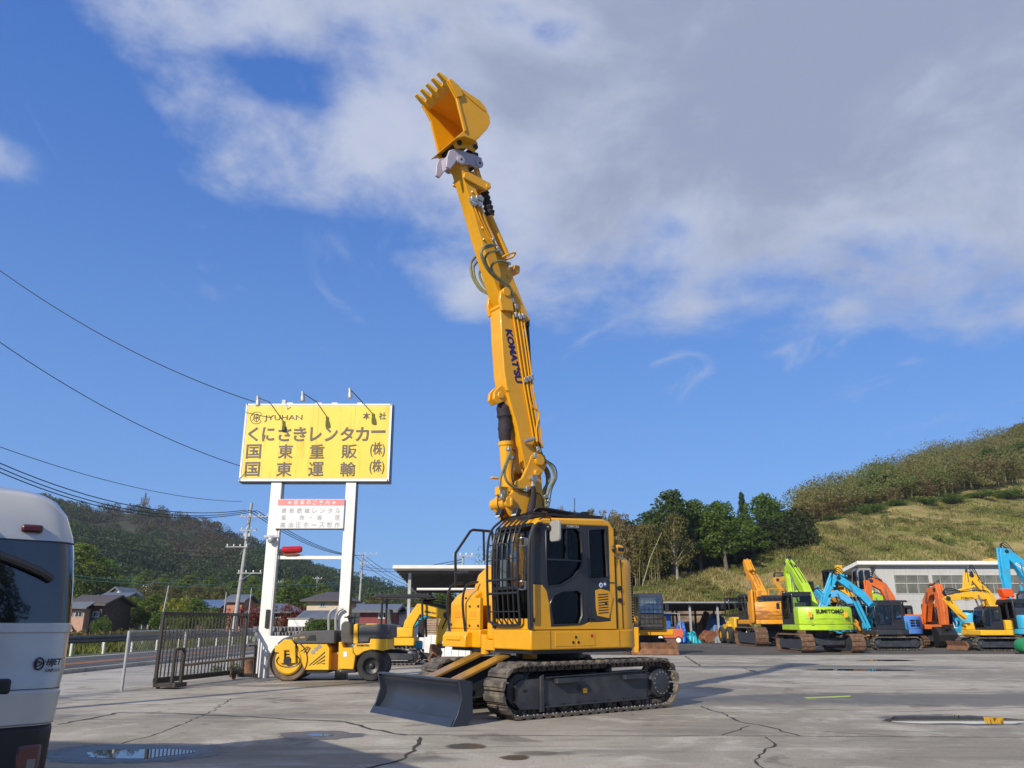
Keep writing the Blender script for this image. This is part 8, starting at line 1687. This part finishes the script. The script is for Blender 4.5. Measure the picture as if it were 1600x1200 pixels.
t = house('farm_house', 'single-storey house with brown tiled roof and pinkish lower wall near the van', 106, 158, 945, 931, 88, WOODW, TILEB, 6.5, 'gable', [(117, 124, 952, 965), (126, 137, 954, 963), (145, 154, 956, 964)])
m = MB(); a_ = at(106, 965, 88); m.box2(-.4, at(140, 965, 88).x - a_.x, -1.2, -.001, -.3, at(120, 951, 88).z); obj('side_annex', m, PINKW, t); m = MB(); x1 = at(146, 965, 88).x - a_.x; z = at(120, 950, 88).z
m.add([(-.9, -1.8, z - .1), (x1, -1.8, z - .1), (x1, .0, z + .55), (-.9, .0, z + .55), (-.9, -1.8, z), (x1, -1.8, z), (x1, 0, z + .65), (-.9, 0, z + .65)], [(0, 1, 2, 3), (4, 7, 6, 5), (0, 4, 5, 1), (1, 5, 6, 2), (2, 6, 7, 3), (3, 7, 4, 0)]); obj('lean_to_roof', m, TILEG, t)
for p0, p1 in ((115, 123), (126, 137)):
    x0, x1_ = at(p0, 965, 88).x - a_.x, at(p1, 965, 88).x - a_.x; z0, z1 = at(p0, 964, 88).z, at(p0, 955, 88).z; m = MB(); m.box2(x0, x1_, -1.25, -1.2, z0, z1); w = obj('window', m, GALV, t); m = MB(); m.box2(x0 + .05, (x0 + x1_) / 2 - .03, -1.262, -1.251, z0 + .05, z1 - .05); m.box2((x0 + x1_) / 2 + .03, x1_ - .05, -1.262, -1.251, z0 + .05, z1 - .05); obj('pane', m, gl2, w)
house('grey_roofed_house', 'house with wide grey tiled roof behind the brown one', 148, 184, 937, 927, 102, WOODW, TILEG, 6, 'gable')
house('temple_roof_house', 'white-gabled house whose small peaked roof rises above the grey tiles', 166, 186, 930, 919, 110, SIGNW, TILEG, 5, 'gable', along='y')
house('orange_house', 'two-storey house with orange wall and grey roof right of the utility pole', 352, 376, 940, 930, 112, BRICK, TILEG, 6, 'gable', [(368, 372, 943, 950)], along='x')
house('solar_roof_house', 'low house with blue-grey solar roof left of the utility pole', 302, 340, 949, 938, 120, WOODW, mat('solar_panels', (.10, .13, .20), .25, var=.2, vs=2), 9, 'gable')
house('grey_hip_house', 'house with grey hipped tile roof between the sign posts', 392, 450, 958, 944, 96, WOODW, TILEG, 7, 'hip', [(430, 438, 958, 965)])
house('cream_house', 'two-storey cream house with brown hipped roof left of the right sign post', 478, 532, 940, 925, 84, CREAM, TILEB, 8, 'hip', [(499, 507, 941, 948)], ridge=.3)
house('red_shed', 'low reddish shed with grey roof in front of the cream house', 474, 528, 966, 957, 72, PINKW, TILEG, 4, 'gable')
house('maroon_house', 'low maroon house with grey roof behind the mini excavator canopy', 562, 612, 955, 947, 62, MAROON, TILEG, 5, 'gable', [(592, 606, 957, 966)])
house('white_store', 'small white store building right of the maroon house', 622, 652, 958, 952, 66, SIGNW, TILEG, 5, 'gable')
house('far_cottage', 'small grey-roofed cottage left of the distant utility pole', 536, 556, 952, 944, 92, CREAM, TILEG, 5, 'gable')
a = at(450, 975, 66); T = thing('garden_shed', 'small pale garden shed in front of the red bushes', 'shed', (a.x, 66, 0)); hh = at(460, 967, 66).z; m = MB(); m.box2(0, 1.6, 0, 1.4, 0, hh); obj('wall', m, SIGNW, T); m = MB(); m.box2(-.1, 1.7, -.1, 1.5, hh + .002, hh + .08); obj('roof', m, MIRR, T)
# low stone wall at the far side of the road
a = at(396, 990, 58); b = at(536, 990, 62); m = MB(); r_ = np.random.default_rng(9); L = (b - a); L.z = 0; n = 26
for i in range(n):
    for j in range(3): p = a + L * ((i + .5 + .5 * (j % 2)) / n); m.box((p.x, p.y + .1 * r_.random(), .25 + j * .34), (L.length / n * .94, .5, .31 + .03 * r_.random()), rz=.03 * r_.normal())
tag(obj('stone_wall', m, mat('field_stone', (.24, .22, .19), .9, var=.35, vs=3, bump=.4), None, .03), 'low rough stone wall beyond the road between the sign posts', 'wall')
# ================================================================== AIR
def build_haze():
    m = MB(); m.box2(-620, 420, -60, 900, -1.5, 112); hm = bpy.data.materials.new('haze_air'); hm.use_nodes = True; t = NT(hm.node_tree); t.n.clear()
    out = t.new('ShaderNodeOutputMaterial'); v = t.new('ShaderNodeVolumePrincipled'); v.inputs['Color'].default_value = (.80, .88, 1.0, 1); v.inputs['Density'].default_value = .00022; v.inputs['Anisotropy'].default_value = .3
    t.l.new(v.outputs[0], out.inputs['Volume']); o = obj('haze', m, hm, smooth=0); o['kind'] = 'stuff'; o['label'] = 'faint blue haze in the air over the valley'; o['category'] = 'haze'
build_haze()
